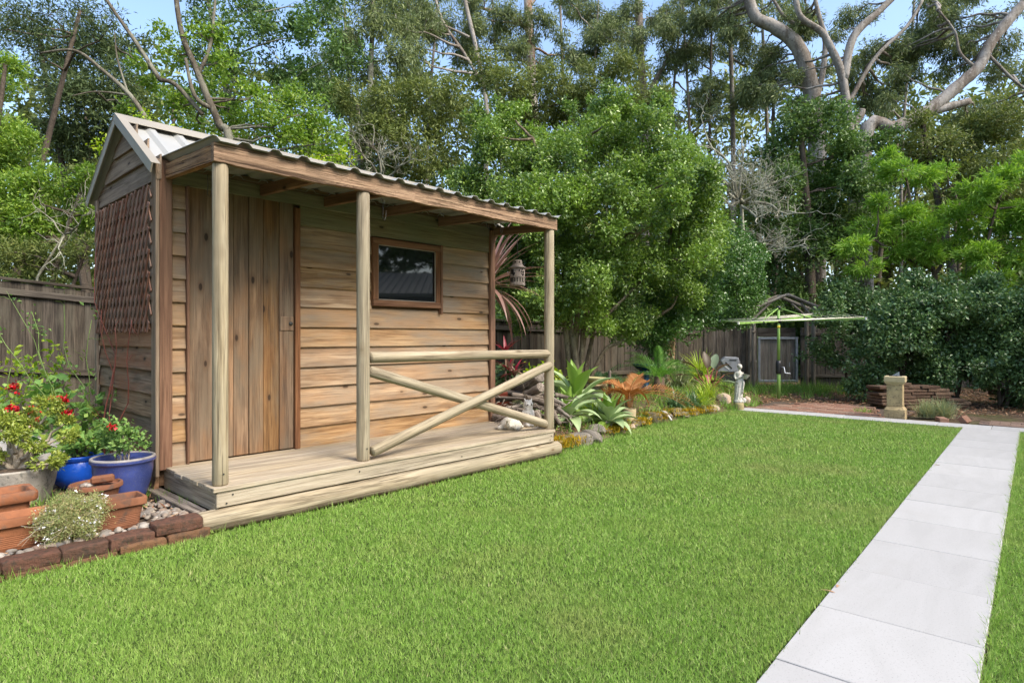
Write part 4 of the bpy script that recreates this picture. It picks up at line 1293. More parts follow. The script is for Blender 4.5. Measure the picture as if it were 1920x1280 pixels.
TU = gnd(957, 804, DZ)
tu = empty('tortoise_ornament', (TU.x, TU.y, DZ + 0.001), R(-15), 'small grey stone tortoise lying on the verandah deck below the brace', 'tortoise ornament')
b = MB()
loft(b, [(0, 0, 0.0, 0.09, 0.07), (0, 0, 0.02, 0.125, 0.095), (0, 0, 0.045, 0.128, 0.10), (0.0, 0, 0.08, 0.105, 0.08), (0.0, 0, 0.11, 0.07, 0.055), (0, 0, 0.128, 0.03, 0.025)], 20)
b.tube([(0.0, -0.08, 0.035), (0.005, -0.115, 0.06), (0.008, -0.12, 0.10), (0.004, -0.135, 0.118)], [0.028, 0.024, 0.022, 0.026], 10)
for sx, sy in ((-0.09, -0.07), (0.09, -0.06), (-0.09, 0.07), (0.09, 0.07)):
    sphere(b, (sx, sy, 0.018), 0.032, 10, 6, (1.2, 1.2, 0.7))
remesh(b.build('body', M['statue'], tu, True), 0.007, 1)

# ------------------------------------------------------------------ the house beside the garden (seen in the window's reflection)
hs_ = empty('house', (11.0, 3.6, 0), 0, 'low blue grey house with a ribbed roof reflected in the shed window', 'house')
HW = plain('blue_grey_cladding', (0.13, 0.16, 0.22, 1), 0.7)
for i in range(13):
    plank('cladding_board', (0, -4.2, 0.1 + i * 0.18), (0, 3.2, 0.1 + i * 0.18), 0.176, 0.04 + 0.008 * (i % 2), (1, 0, 0), HW, hs_)
b = MB(); b.box((3.04, -0.5, 1.2), (6.0, 7.2, 2.5)); b.build('wall', HW, hs_)
hroof = rib_sheet('roof', 8.4, 4.2, M['roof'])
put('roof', hroof, hs_, Matrix.Translation((-0.9, -4.7, 2.42)) @ Matrix.Rotation(R(90), 4, 'Z') @ Matrix.Scale(-1, 4, (0, 1, 0)) @ Matrix.Rotation(R(14), 4, 'X'))
plank('gutter', (-0.93, -4.7, 2.40), (-0.93, 3.7, 2.40), 0.10, 0.08, (1, 0, 0), M['roof_under'], hs_)
for y in (-4.4, -1.6, 1.0, 3.5):
    plank('verandah_post', (-0.75, y, 0), (-0.75, y, 2.36), 0.1, 0.1, (1, 0, 0), M['roof_under'], hs_)
# ------------------------------------------------------------------ foliage tools
def unit(a):
    return a / (np.linalg.norm(a, axis=1, keepdims=True) + 1e-9)

def leaf_verts(C, D, Nn, L, W, fold=0.22, wide=0.45):
    S = unit(np.cross(D, Nn))
    Nn = np.cross(S, D)
    L = L[:, None]; W = W[:, None]
    V = np.empty((len(C), 4, 3), np.float32)
    V[:, 0] = C
    V[:, 1] = C + D * L * wide + S * W * 0.5 + Nn * W * fold
    V[:, 2] = C + D * L
    V[:, 3] = C + D * L * wide - S * W * 0.5 + Nn * W * fold
    return V.reshape(-1, 3)

def leaf_mesh(name, V, mat):
    n = len(V) // 4
    base = (np.arange(n) * 4)[:, None]
    loops = (base + np.array([0, 1, 2, 0, 2, 3])[None, :]).ravel()
    return np_mesh(name, V, loops, np.arange(2 * n) * 3, mat)

def rand_dirs(n):
    return unit(RNG.normal(size=(n, 3)))

def foliage(lobes, leaf, aspect=0.5, cover=2.2, per=7, droop=0.0, up=0.6, tight=1.3, lumps=7, shell=0.55, outward=0.6, lump_r=0.5, jit=0.35):
    """lobes: (centre Vector, R, squash) in metres -> leaf vertices"""
    out = []
    for (c, Rr, sq_) in lobes:
        a_leaf = 0.5 * leaf * leaf * aspect * 0.62
        n = int(cover * math.pi * Rr * Rr / a_leaf)
        nc = max(3, n // per)
        dirs = rand_dirs(lumps)
        lc = dirs * (Rr * RNG.uniform(0.35, 0.75, (lumps, 1)))
        lr = Rr * lump_r * RNG.uniform(0.65, 1.3, lumps)
        which = RNG.integers(0, lumps, nc)
        rr = RNG.uniform(shell ** 3, 1.0, nc) ** (1 / 3.0)
        P = lc[which] + rand_dirs(nc) * (rr * lr[which])[:, None]
        P = P * np.array([1, 1, sq_])[None]
        o = unit(P + 1e-6)
        C = np.repeat(P, per, 0) + RNG.normal(0, tight * leaf * 0.55, (nc * per, 3))
        O = np.repeat(o, per, 0)
        rnd = rand_dirs(nc * per)
        D = unit(O * outward + rnd * 0.9 + np.array([0, 0, -droop])[None])
        Nn = unit(O * 0.4 + rand_dirs(nc * per) * 0.7 + np.array([0, 0, up])[None])
        L = leaf * RNG.uniform(1 - jit, 1 + jit, nc * per)
        out.append(leaf_verts(C + np.array(c)[None], D, Nn, L, L * aspect * RNG.uniform(0.8, 1.2, nc * per)))
    return np.concatenate(out)

def wiggle(p0, p1, n, amp, sag=0.0):
    p0, p1 = Vector(p0), Vector(p1)
    L = (p1 - p0).length
    pts = []
    ph = [random.uniform(0, 6.28) for _ in range(6)]
    a = (p1 - p0).orthogonal().normalized(); b2 = (p1 - p0).normalized().cross(a)
    for i in range(n + 1):
        t = i / n
        w = math.sin(math.pi * min(1, t * 1.0)) if True else 1
        e = amp * L * w
        pts.append(p0.lerp(p1, t) + a * e * (math.sin(3.1 * t * 2 + ph[0]) * 0.6 + math.sin(7.3 * t * 2 + ph[1]) * 0.25) + b2 * e * (math.sin(2.7 * t * 2 + ph[2]) * 0.6 + math.sin(8.1 * t * 2 + ph[3]) * 0.25) - Vector((0, 0, sag * L * w)))
    return pts

def taper(r0, r1, n):
    return [r0 + (r1 - r0) * (i / n) for i in range(n + 1)]

def limb(mb, p0, p1, r0, r1, n=6, amp=0.06, sides=7, sag=0.0):
    pts = wiggle(p0, p1, n, amp, sag)
    mb.tube(pts, taper(r0, r1, n), sides)
    return pts

def twigs(mb, pts, count, length, r, spread=0.8, sides=4, depth=1, updir=0.3):
    for _ in range(count):
        i = random.randrange(1, len(pts))
        p = pts[i]
        d = Vector((random.gauss(0, 1), random.gauss(0, 1), random.gauss(0, 1) + updir)).normalized()
        ax = (pts[i] - pts[i - 1]).normalized()
        d = (ax * (1 - spread) + d * spread).normalized()
        L = length * random.uniform(0.5, 1.2)
        q = limb(mb, p, p + d * L, r, r * 0.35, 4, 0.12, sides)
        if depth > 1:
            twigs(mb, q, 3, length * 0.55, r * 0.5, 0.75, sides, depth - 1, updir)

def at_base(o, base):
    o.location = -Vector(base)
    return o

def px_lobes(spec, Y, dy=0.6, sq_=0.85):
    out = []
    for s in spec:
        u, v, r = s[:3]
        yy = (s[3] if len(s) > 3 else Y) + random.uniform(-dy, dy)
        out.append((pix(u, v, yy), r * yy / FOC, sq_))
    return out

def plant(name, label, cat, base, stem_mb, stem_mat, V, leaf_mat, group=None, leaf_name='foliage', stem_name='stem'):
    root = empty(name, base, 0, label, cat, group)
    if stem_mb is not None and stem_mb.v:
        at_base(stem_mb.build(stem_name, stem_mat, root, True), base)
    if V is not None:
        at_base(put(leaf_name, leaf_mesh(leaf_name, V, leaf_mat), root), base)
    return root

G_ = lambda *c: (*c, 1.0)
LM = {}
LM['lilly'] = leafmat('lilly_leaves', [G_(0.04, 0.085, 0.024), G_(0.075, 0.145, 0.036), G_(0.125, 0.215, 0.05), G_(0.19, 0.29, 0.065)], 0.3, 0.33, 0.6, 0.5, G_(0.19, 0.30, 0.045), 0.9)
LM['murraya'] = leafmat('dark_glossy_leaves', [G_(0.03, 0.08, 0.022), G_(0.05, 0.125, 0.03), G_(0.085, 0.175, 0.04)], 0.22, 0.3, 0.6, 0.4, G_(0.10, 0.19, 0.035), 1.2)
LM['camellia'] = leafmat('camellia_leaves', [G_(0.025, 0.065, 0.025), G_(0.05, 0.105, 0.04), G_(0.095, 0.165, 0.06)], 0.22, 0.36, 0.6, 0.35, G_(0.10, 0.16, 0.05), 1.0, 1.75)
LM['wattle'] = leafmat('bright_wattle_leaves', [G_(0.09, 0.20, 0.03), G_(0.155, 0.30, 0.045), G_(0.24, 0.40, 0.08)], 0.35, 0.5, 0.25, gain=1.3)
LM['ivy'] = leafmat('deep_green_leaves', [G_(0.038, 0.08, 0.026), G_(0.062, 0.12, 0.034), G_(0.10, 0.17, 0.045)], 0.28, 0.45, 0.35, 0.4, G_(0.105, 0.20, 0.04), 0.6)
LM['gum'] = leafmat('gum_leaves', [G_(0.055, 0.085, 0.04), G_(0.085, 0.125, 0.055), G_(0.12, 0.165, 0.065), G_(0.15, 0.19, 0.075)], 0.28, 0.45, 0.3)
LM['olive'] = leafmat('olive_leaves', [G_(0.055, 0.085, 0.026), G_(0.085, 0.125, 0.035), G_(0.14, 0.17, 0.045)], 0.28, 0.5, 0.3, 0.5, G_(0.14, 0.17, 0.045), 0.4)
LM['darkfine'] = leafmat('dark_needle_leaves', [G_(0.035, 0.06, 0.028), G_(0.055, 0.09, 0.038), G_(0.08, 0.115, 0.045)], 0.2, 0.6, 0.2)
LM['lime'] = leafmat('lime_leaves', [G_(0.13, 0.24, 0.02), G_(0.20, 0.33, 0.03), G_(0.32, 0.42, 0.045), G_(0.10, 0.2, 0.03)], 0.4, 0.4, 0.35)
LM['bright'] = leafmat('fresh_green_leaves', [G_(0.075, 0.155, 0.025), G_(0.12, 0.22, 0.035), G_(0.20, 0.30, 0.05)], 0.36, 0.4, 0.35)
LM['geranium'] = leafmat('geranium_leaves', [G_(0.085, 0.20, 0.055), G_(0.13, 0.27, 0.08), G_(0.19, 0.33, 0.095), G_(0.27, 0.38, 0.08)], 0.3, 0.6, 0.2)
LM['rose'] = leafmat('rose_leaves', [G_(0.07, 0.15, 0.05), G_(0.11, 0.22, 0.06), G_(0.17, 0.28, 0.08)], 0.3, 0.5, 0.3)
LM['succulent'] = leafmat('jade_finger_leaves', [G_(0.14, 0.22, 0.035), G_(0.22, 0.31, 0.05), G_(0.32, 0.40, 0.08)], 0.12, 0.35, 0.5, gain=1.0)
LM['alyssum'] = leafmat('alyssum_leaves', [G_(0.13, 0.19, 0.075), G_(0.20, 0.26, 0.11), G_(0.28, 0.30, 0.15), G_(0.26, 0.22, 0.13)], 0.25, 0.7, 0.15)
LM['strap'] = leafmat('strappy_leaves', [G_(0.07, 0.16, 0.03), G_(0.12, 0.24, 0.045), G_(0.20, 0.32, 0.065)], 0.3, 0.45, 0.35)
LM['strap_lime'] = leafmat('lime_strap_leaves', [G_(0.17, 0.28, 0.035), G_(0.25, 0.37, 0.05), G_(0.33, 0.42, 0.08)], 0.35, 0.45, 0.3)
LM['strap_dark'] = leafmat('dark_strap_leaves', [G_(0.04, 0.10, 0.045), G_(0.065, 0.14, 0.06), G_(0.11, 0.19, 0.09)], 0.25, 0.35, 0.5)
LM['strap_grey'] = leafmat('silver_strap_leaves', [G_(0.15, 0.21, 0.11), G_(0.24, 0.30, 0.17), G_(0.34, 0.38, 0.25)], 0.25, 0.5, 0.3)
LM['agave'] = leafmat('agave_leaves', [G_(0.19, 0.30, 0.14), G_(0.26, 0.38, 0.20), G_(0.33, 0.44, 0.27)], 0.1, 0.5, 0.3, gain=1.1)
LM['agave_young'] = leafmat('young_agave_leaves', [G_(0.18, 0.33, 0.05), G_(0.22, 0.38, 0.09)], 0.15, 0.4, 0.4, gain=1.0)
LM['brown_frond'] = leafmat('dead_frond_leaves', [G_(0.30, 0.13, 0.045), G_(0.38, 0.19, 0.075), G_(0.45, 0.26, 0.12)], 0.2, 0.7, 0.15, gain=1.0)
LM['fern'] = leafmat('fern_leaves', [G_(0.06, 0.17, 0.035), G_(0.10, 0.24, 0.05), G_(0.14, 0.29, 0.07)], 0.3, 0.5, 0.3)
LM['purple'] = leafmat('purple_strap_leaves', [G_(0.10, 0.055, 0.055), G_(0.17, 0.105, 0.095), G_(0.30, 0.215, 0.185)], 0.2, 0.4, 0.45)
LM['red'] = leafmat('crimson_leaves', [G_(0.20, 0.012, 0.025), G_(0.28, 0.025, 0.05), G_(0.12, 0.025, 0.03)], 0.2, 0.4, 0.4, gain=1.0)
LM['maroon'] = leafmat('dark_maroon_leaves', [G_(0.035, 0.04, 0.018), G_(0.06, 0.05, 0.02), G_(0.09, 0.025, 0.02)], 0.12, 0.4, 0.35, gain=1.0)
LM['bluegreen'] = leafmat('silvery_leaves', [G_(0.22, 0.34, 0.22), G_(0.30, 0.42, 0.30)], 0.15, 0.4, 0.4, gain=0.75)
LM['litter'] = leafmat('dry_leaf_litter', [G_(0.14, 0.085, 0.05), G_(0.24, 0.155, 0.095), G_(0.36, 0.26, 0.17), G_(0.20, 0.09, 0.055), G_(0.10, 0.06, 0.04)], 0.1, 0.8, 0.15)
LM['moss'] = leafmat('moss_tips', [G_(0.20, 0.15, 0.012), G_(0.28, 0.19, 0.015), G_(0.17, 0.16, 0.02)], 0.1, 0.9, 0.05)
LM['silver'] = leafmat('grey_green_leaves', [G_(0.17, 0.21, 0.11), G_(0.25, 0.28, 0.15), G_(0.14, 0.22, 0.14)], 0.25, 0.6, 0.2)
M['stem_green'] = plain('green_stem', (0.16, 0.24, 0.06, 1), 0.6, 0, 0.3, 12)
M['stem_red'] = plain('red_cane', (0.20, 0.055, 0.035, 1), 0.6, 0, 0.3, 12)
M['stem_brown'] = plain('brown_stem', (0.15, 0.10, 0.065, 1), 0.85, 0, 0.3, 12)
M['stem_grey'] = plain('grey_stem', (0.40, 0.34, 0.26, 1), 0.85, 0, 0.3, 20, 0.3)

# ------------------------------------------------------------------ pots
def ring_pts(shape, off, n=28):
    if shape[0] == 'round':
        r = shape[1] + off
        return [(r * math.cos(2 * math.pi * k / n), r * math.sin(2 * math.pi * k / n)) for k in range(n)]
    a, b_, cr = shape[1] + off, shape[2] + off, shape[3]
    pts = []
    for (sx, sy, a0) in ((1, 1, 0), (-1, 1, 90), (-1, -1, 180), (1, -1, 270)):
        for k in range(6):
            t = R(a0 + 90 * k / 5)
            pts.append((sx * (a - cr) + cr * math.cos(t), sy * (b_ - cr) + cr * math.sin(t)))
    return pts
def pot_mesh(shape, prof, jit=0.0):
    mb = MB()
    n = None
    for off, z in prof:
        ps = ring_pts(shape, off)
        n = len(ps)
        for x, y in ps:
            mb.v.append((x + random.uniform(-jit, jit), y + random.uniform(-jit, jit), z))
    for i in range(len(prof) - 1):
        for k in range(n):
            k2 = (k + 1) % n
            mb.f.append((i * n + k, i * n + k2, (i + 1) * n + k2, (i + 1) * n + k))
    mb.f.append(tuple(range(n))[::-1]); e = (len(prof) - 1) * n
    mb.f.append(tuple(e + k for k in range(n)))
    return mb
def make_pot(name, label, cat, loc, rz, shape, prof, mat, soil_off, soil_z, jit=0.0, rim=None, smooth=True):
    root = empty(name, loc, rz, label, cat)
    o = pot_mesh(shape, prof, jit).build('body', mat, root, smooth)
    if smooth:
        ms_ = o.modifiers.new('edges', 'EDGE_SPLIT'); ms_.split_angle = R(40)
    mb = MB()
    ps = ring_pts(shape, soil_off)
    n = len(ps)
    mb.v = [(x, y, soil_z + random.uniform(-0.004, 0.008)) for x, y in ps] + [(x * 0.5, y * 0.5, soil_z + random.uniform(0, 0.015)) for x, y in ps] + [(0, 0, soil_z + 0.01)]
    for k in range(n):
        k2 = (k + 1) % n
        mb.f.append((k, k2, n + k2, n + k)); mb.f.append((n + k, n + k2, 2 * n))
    mb.build('soil', M['soil'], root)
    return root

# ------------------------------------------------------------------ bed at the left of the shed
BZ = 0.07
def left_bed():
    nx, ny = 36, 30
    vs, fs = [], []
    for j in range(ny + 1):
        for i in range(nx + 1):
            x = -3.6 + 3.62 * i / nx
            y = 0.03 + 3.8 * j / ny
            z = BZ - 0.012 + random.uniform(-0.008, 0.008) - (0.0 if x < -0.13 or y > 0.9 else 0.02)
            p = SW(x, y, z)
            vs.append(tuple(p))
    for j in range(ny):
        for i in range(nx):
            a = j * (nx + 1) + i
            fs.append((a, a + 1, a + nx + 2, a + nx + 1))
    return tag(put('garden_bed', new_mesh('garden_bed', vs, fs, M['soil'])), 'soil bed with river pebbles beside the shed', kind='structure')
bed = left_bed()

# edging bricks, two worn courses, children of a wall-like border
edging = tag(empty('brick_edging', SW(-1.2, -0.06, 0), SROT, 'low edging of old dark red bricks between the pot bed and the lawn', 'edging'))
einv = edging.matrix_basis.inverted()
def worn_brick(L, W, T, mat, key):
    k = ('worn', round(L, 2), W, T, mat.name, key)
    if k in _cache: return _cache[k]
    from mathutils import noise as mnoise
    bm = bmesh.new()
    bmesh.ops.create_cube(bm, size=1.0)
    bmesh.ops.subdivide_edges(bm, edges=list(bm.edges), cuts=7, use_grid_fill=True)
    rr = 0.016
    off = Vector((random.uniform(0, 9), random.uniform(0, 9), random.uniform(0, 9)))
    for v in bm.verts:
        q = Vector((v.co.x * L, v.co.y * W, v.co.z * T))
        inner = Vector((max(-L / 2 + rr, min(L / 2 - rr, q.x)), max(-W / 2 + rr, min(W / 2 - rr, q.y)), max(-T / 2 + rr, min(T / 2 - rr, q.z))))
        d = q - inner
        if d.length > 1e-6: q = inner + d.normalized() * min(d.length, rr)
        nn = q.normalized()
        q += nn * (mnoise.noise(q * 14 + off) * 0.007 + mnoise.noise(q * 45 + off) * 0.005)
        v.co = q
    me = bpy.data.meshes.new('brick'); bm.to_mesh(me); bm.free()
    me.materials.append(mat)
    _cache[k] = me
    return me
x = -0.10
i = 0
while x > -2.7:
    L = (0.27, 0.23, 0.22, 0.25)[i % 4]
    z = 0.052 + (0.03 if x > -0.35 else 0.0)
    c = Vector((x - L / 2 + 1.2, 0.048 + random.uniform(-0.008, 0.008), z))
    put('brick', worn_brick(L - 0.003, 0.135, 0.075, M['brick_edge'], i % 3), edging, Matrix.Translation(c) @ Matrix.Rotation(random.uniform(-0.02, 0.02), 4, 'Z') @ Matrix.Rotation(random.uniform(-0.04, 0.02), 4, 'X'))
    x -= L; i += 1
x = -0.06
while x > -2.7:
    L = 0.25
    c = Vector((x - L / 2 + 1.2, 0.030 + random.uniform(-0.008, 0.008), -0.012 + (0.022 if x > -0.35 else 0.0)))
    put('brick', worn_brick(L - 0.008, 0.13, 0.07, M['brick_low'], i % 2), edging, Matrix.Translation(c))
    x -= L; i += 1

# pebbles of the bed
def pebble_mesh(seed):
    rr = random.Random(seed)
    bm = bmesh.new()
    bmesh.ops.create_icosphere(bm, subdivisions=2, radius=0.5)
    ph = [rr.uniform(0, 6) for _ in range(6)]
    for v in bm.verts:
        n = v.co.normalized()
        k = 1 + 0.12 * math.sin(3 * n.x + ph[0]) + 0.10 * math.sin(4 * n.y + ph[1]) + 0.08 * math.sin(5 * n.z + ph[2])
        v.co = n * 0.5 * k
        v.co.z *= 0.55; v.co.y *= 0.75
    me = bpy.data.meshes.new('pebble'); bm.to_mesh(me); bm.free()
    me.polygons.foreach_set('use_smooth', [True] * len(me.polygons))
    me.materials.append(M['pebble'])
    return me
pms = [pebble_mesh(s) for s in range(6)]
def pebble(p, s, parent=None):
    o = put('pebble', random.choice(pms), parent or bed)
    o.location = p; o.scale = (s, s, s)
    o.rotation_euler = (random.uniform(-0.3, 0.3), random.uniform(-0.3, 0.3), random.uniform(0, 6.28))
    return o
n = 0
while n < 150:                                    # patch between trough and deck
    x, y = random.uniform(-0.42, -0.09), random.uniform(0.10, 0.75)
    if x < -0.335 and y > 0.13: continue
    if random.random() < (y - 0.3) * 1.2: continue
    pebble(SW(x, y, BZ + random.uniform(0.0, 0.012)), random.choice((0.025, 0.03, 0.04, 0.05, 0.065)))
    n += 1
for _ in range(95):                               # row in front of the troughs
    x = random.uniform(-2.0, -0.3)
    pebble(SW(x, random.uniform(0.055, 0.135), BZ + 0.012), random.choice((0.03, 0.04, 0.05, 0.06, 0.075)))

# troughs
TPROF = [(-0.035, 0.0), (-0.033, 0.004), (-0.012, 0.12), (0.0, 0.125), (0.002, 0.165), (0.0, 0.172), (-0.016, 0.172), (-0.020, 0.165), (-0.026, 0.10), (-0.028, 0.085)]
def trough_prof(h, lines=True):
    s = h / 0.172
    pr = [(-0.038, 0.0), (-0.037, 0.004)]
    for i in range(7):
        z = 0.015 + i * 0.010
        pr += [(-0.037 + 0.016 * (z / 0.12), z), (-0.0345 + 0.016 * (z / 0.12), z + 0.004), (-0.0345 + 0.016 * (z / 0.12), z + 0.006)]
    pr += [(-0.018, 0.118), (-0.006, 0.124), (0.0, 0.130), (0.001, 0.162), (-0.003, 0.172), (-0.016, 0.172), (-0.021, 0.165), (-0.030, 0.10), (-0.032, 0.085)]
    return [(o, z * s) for o, z in pr]
def trough(xr, L, y0, W, h, label, mat, soil=0.10, rz=0.0):
    c = SW(xr - L / 2, y0 + W / 2, BZ)
    return make_pot('terracotta_trough', label, 'planter', c, SROT + rz, ('rect', L / 2, W / 2, 0.025), trough_prof(h), mat, -0.026, soil * h / 0.172)
trough(-0.345, 0.45, 0.135, 0.20, 0.182, 'weathered terracotta trough half empty beside the deck corner pebbles', M['terracotta_old'], 0.12)
trough(-0.800, 0.72, 0.140, 0.21, 0.180, 'terracotta trough behind the brick edging at the photo\'s lower left corner', M['terracotta'], 0.11)
def S_onY(u, v, y):
    k = (u - 960) / FOC
    d2 = Vector((-math.cos(SA), math.sin(SA)))
    Y = (y + SO.x * d2.x + SO.y * d2.y) / (k * d2.x + d2.y)
    w = Vector((k * Y, Y, CAM_H + (HORIZON - v) / FOC * Y))
    return SM.inverted() @ w
q = S_onY(72, 905, 0.44)
c = SW(q.x - 0.25, 0.44 + 0.13, BZ)
make_pot('terracotta_trough', 'clean orange terracotta trough with a thick rim behind the lower trough', 'planter', c, SROT, ('rect', 0.25, 0.13, 0.03),
         [(-0.05, 0.0), (-0.03, 0.19), (-0.004, 0.195), (0.004, 0.21), (0.004, 0.245), (-0.004, 0.256), (-0.026, 0.256), (-0.032, 0.25), (-0.045, 0.14)], M['terracotta'], -0.042, 0.17)
c = pix(180, 905, 3.98)
make_pot('terracotta_pot', 'low round terracotta bowl with a broken shard in front of the blue pots', 'planter', (c.x, c.y, BZ), 0, ('round', 0.150),
         [(-0.05, 0.0), (-0.02, 0.16), (-0.012, 0.175), (0.0, 0.18), (0.0, 0.20), (-0.004, 0.206), (-0.018, 0.206), (-0.026, 0.19)], M['terracotta_old'], -0.022, 0.18)
sh = plank('pot_shard', Vector((c.x - 0.02, c.y - 0.02, BZ + 0.225)), Vector((c.x + 0.10, c.y + 0.03, BZ + 0.235)), 0.05, 0.05, (0, 0, 1), M['terracotta_old'], None, bev=0.012)
tag(sh, 'curved broken terracotta shard lying in the round terracotta bowl', 'pot shard')
for k_ in range(9):
    pebble(Vector((c.x + random.uniform(-0.09, 0.02), c.y + random.uniform(-0.07, 0.05), BZ + 0.195)), random.uniform(0.03, 0.05))
# glazed pots
c = pix(231, 860, 4.27)
make_pot('blue_pot', 'large dull blue glazed pot with a pale rim holding a small rose', 'planter', (c.x, c.y, BZ), 0, ('round', 0.196),
         [(-0.075, 0.0), (-0.055, 0.06), (-0.028, 0.15), (-0.014, 0.23), (-0.012, 0.275), (-0.006, 0.285), (0.004, 0.295), (0.004, 0.310), (-0.006, 0.318), (-0.022, 0.316), (-0.03, 0.29)], M['blue_dull'], -0.026, 0.27)
BLUE1 = Vector((c.x, c.y, BZ + 0.28))
rm = MB(); rm.tube([(0.187 * math.cos(a), 0.187 * math.sin(a), 0.314) for a in np.linspace(0, 2 * math.pi, 41)], 0.012, 8, caps=False)
o = rm.build('rim', plain('worn_glaze_rim', (0.30, 0.28, 0.27, 1), 0.5, 0, 0.25, 12), [ob for ob in COL.objects if ob.name.startswith('blue_pot')][0], True)
c = pix(146, 855, 4.75)
make_pot('blue_pot', 'bright cobalt blue glazed pot standing behind the dull blue one', 'planter', (c.x, c.y, BZ), 0, ('round', 0.172),
         [(-0.06, 0.0), (-0.012, 0.05), (0.0, 0.11), (-0.012, 0.17), (-0.024, 0.20), (-0.008, 0.215), (-0.004, 0.235), (-0.012, 0.245), (-0.026, 0.243), (-0.034, 0.22)], M['blue'], -0.03, 0.215)
BLUE2 = Vector((c.x, c.y, BZ + 0.22))
c = pix(24, 900, 4.30)
make_pot('concrete_pot', 'rough grey concrete tub holding the branching jade plant', 'planter', (c.x, c.y, BZ), 0, ('round', 0.26),
         [(-0.05, 0.0), (-0.02, 0.12), (0.0, 0.235), (-0.012, 0.245), (-0.03, 0.24), (-0.035, 0.22)], M['concrete'], -0.033, 0.232, jit=0.003)
TUB = Vector((c.x, c.y, BZ + 0.235))
c = pix(20, 860, 5.0)
make_pot('pale_planter', 'pale off-white planter box half hidden behind the jade plant', 'planter', (c.x, c.y, BZ), SROT, ('rect', 0.36, 0.14, 0.012),
         [(-0.01, 0.0), (0.0, 0.32), (-0.016, 0.325), (-0.02, 0.30)], M['pale'], -0.018, 0.29)

# ---- alyssum spilling over the troughs
AL = SW(-0.75, 0.135, 0.205)
mb = MB()
for _ in range(60):
    d = Vector((random.gauss(0, 0.11), random.gauss(-0.05, 0.07), random.uniform(-0.10, 0.10)))
    limb(mb, AL, AL + SM.to_3x3() @ d, 0.002, 0.001, 4, 0.2, 4)
lob = [(AL + SM.to_3x3() @ Vector(o_), r_, 0.8) for o_, r_ in (((0.0, -0.02, 0.04), 0.10), ((-0.07, -0.03, 0.0), 0.09), ((0.08, -0.02, 0.02), 0.09), ((0.13, 0.02, 0.05), 0.06), ((0.0, -0.06, -0.05), 0.10), ((0.07, -0.05, -0.05), 0.075), ((-0.09, -0.04, -0.06), 0.06), ((0.05, 0.05, 0.07), 0.07))]
lob = [(AL + (c_ - AL) * 1.08, r_ * 1.08, s_) for c_, r_, s_ in lob]
V = foliage(lob, 0.0125, 0.30, 1.5, per=6, tight=2.2, up=0.4, lumps=9)
alys = plant('alyssum', 'mound of grey green alyssum with tiny white flowers spilling over the troughs', 'plant', AL, mb, M['stem_grey'], V, LM['alyssum'])
fl = foliage([(c_, r_ * 1.1, s_) for c_, r_, s_ in lob], 0.0095, 0.95, 0.07, per=3, tight=0.5, up=0.9, lumps=9, shell=0.9)
tag(at_base(put('flowers', leaf_mesh('flowers', fl, M['white_flower']), alys), AL), kind='stuff')

# ---- jade plant in the tub
mb = MB(); Vs = []
TB = TUB + Vector((0.03, -0.02, 0))
tops = [(-0.30, 0.02, 0.20), (-0.20, 0.10, 0.30), (-0.12, -0.10, 0.22), (-0.02, -0.06, 0.33), (0.10, -0.12, 0.24), (0.06, 0.06, 0.36), (0.22, 0.02, 0.42), (0.20, -0.10, 0.16), (-0.28, -0.12, 0.12), (0.30, 0.06, 0.30), (0.30, -0.08, 0.05), (-0.05, -0.16, 0.10), (0.36, 0.0, 0.22), (-0.22, -0.06, 0.26), (0.12, -0.02, 0.30)]
lobj = []
for t in tops:
    t = Vector(t)
    mid = TB + Vector((t.x * 0.35, t.y * 0.35, t.z * 0.45))
    p1 = limb(mb, TB + Vector((random.uniform(-0.03, 0.03), random.uniform(-0.03, 0.03), -0.02)), mid, 0.022, 0.014, 4, 0.10, 8)
    p2 = limb(mb, mid, TB + t, 0.013, 0.006, 5, 0.14, 7)
    lobj.append((TB + t + Vector((0, 0, 0.015)), random.uniform(0.055, 0.085), 0.75))
V = foliage(lobj, 0.027, 0.36, 3.0, per=9, tight=0.5, up=0.3, outward=1.0, lumps=6)
plant('jade_plant', 'gnarled jade plant with yellow green finger leaves in the concrete tub', 'plant', TB, mb, M['stem_grey'], V, LM['succulent'], stem_name='branches')

# ---- rose in the dull blue pot, leaves in the bright blue pot
mb = MB()
lobj = []
for k_ in range(7):
    t = BLUE1 + Vector((random.uniform(-0.19, 0.17), random.uniform(-0.12, 0.12), random.uniform(0.12, 0.30)))
    limb(mb, BLUE1 + Vector((random.uniform(-0.12, 0.12), random.uniform(-0.1, 0.1), -0.02)), t, 0.007, 0.003, 6, 0.18, 6)
    lobj.append((t, random.uniform(0.06, 0.10), 0.9))
lobj += [(BLUE1 + Vector((0.05, -0.05, 0.20)), 0.10, 0.9), (BLUE1 + Vector((-0.08, 0, 0.14)), 0.09, 0.9)]
V = foliage(lobj, 0.030, 0.7, 0.75, per=5, tight=1.3, up=0.8)
ro = plant('potted_rose', 'straggly small rose with one red bloom in the dull blue pot', 'plant', BLUE1, mb, M['stem_grey'], V, LM['rose'], stem_name='canes')
fl = foliage([(BLUE1 + Vector((0.005, -0.12, 0.27)), 0.022, 1.0)], 0.02, 0.8, 2.5, per=4, tight=0.4)
at_base(put('bloom', leaf_mesh('bloom', fl, M['red_flower']), ro), BLUE1)
mb = MB()
lobj = [(BLUE2 + Vector((random.uniform(-0.15, 0.18), random.uniform(-0.14, 0.12), random.uniform(0.05, 0.24))), random.uniform(0.08, 0.11), 0.85) for _ in range(8)]
for c_, r_, s_ in lobj: limb(mb, BLUE2, c_, 0.006, 0.003, 5, 0.15, 6)
V = foliage(lobj, 0.05, 0.85, 1.1, per=4, tight=1.0, up=1.0)
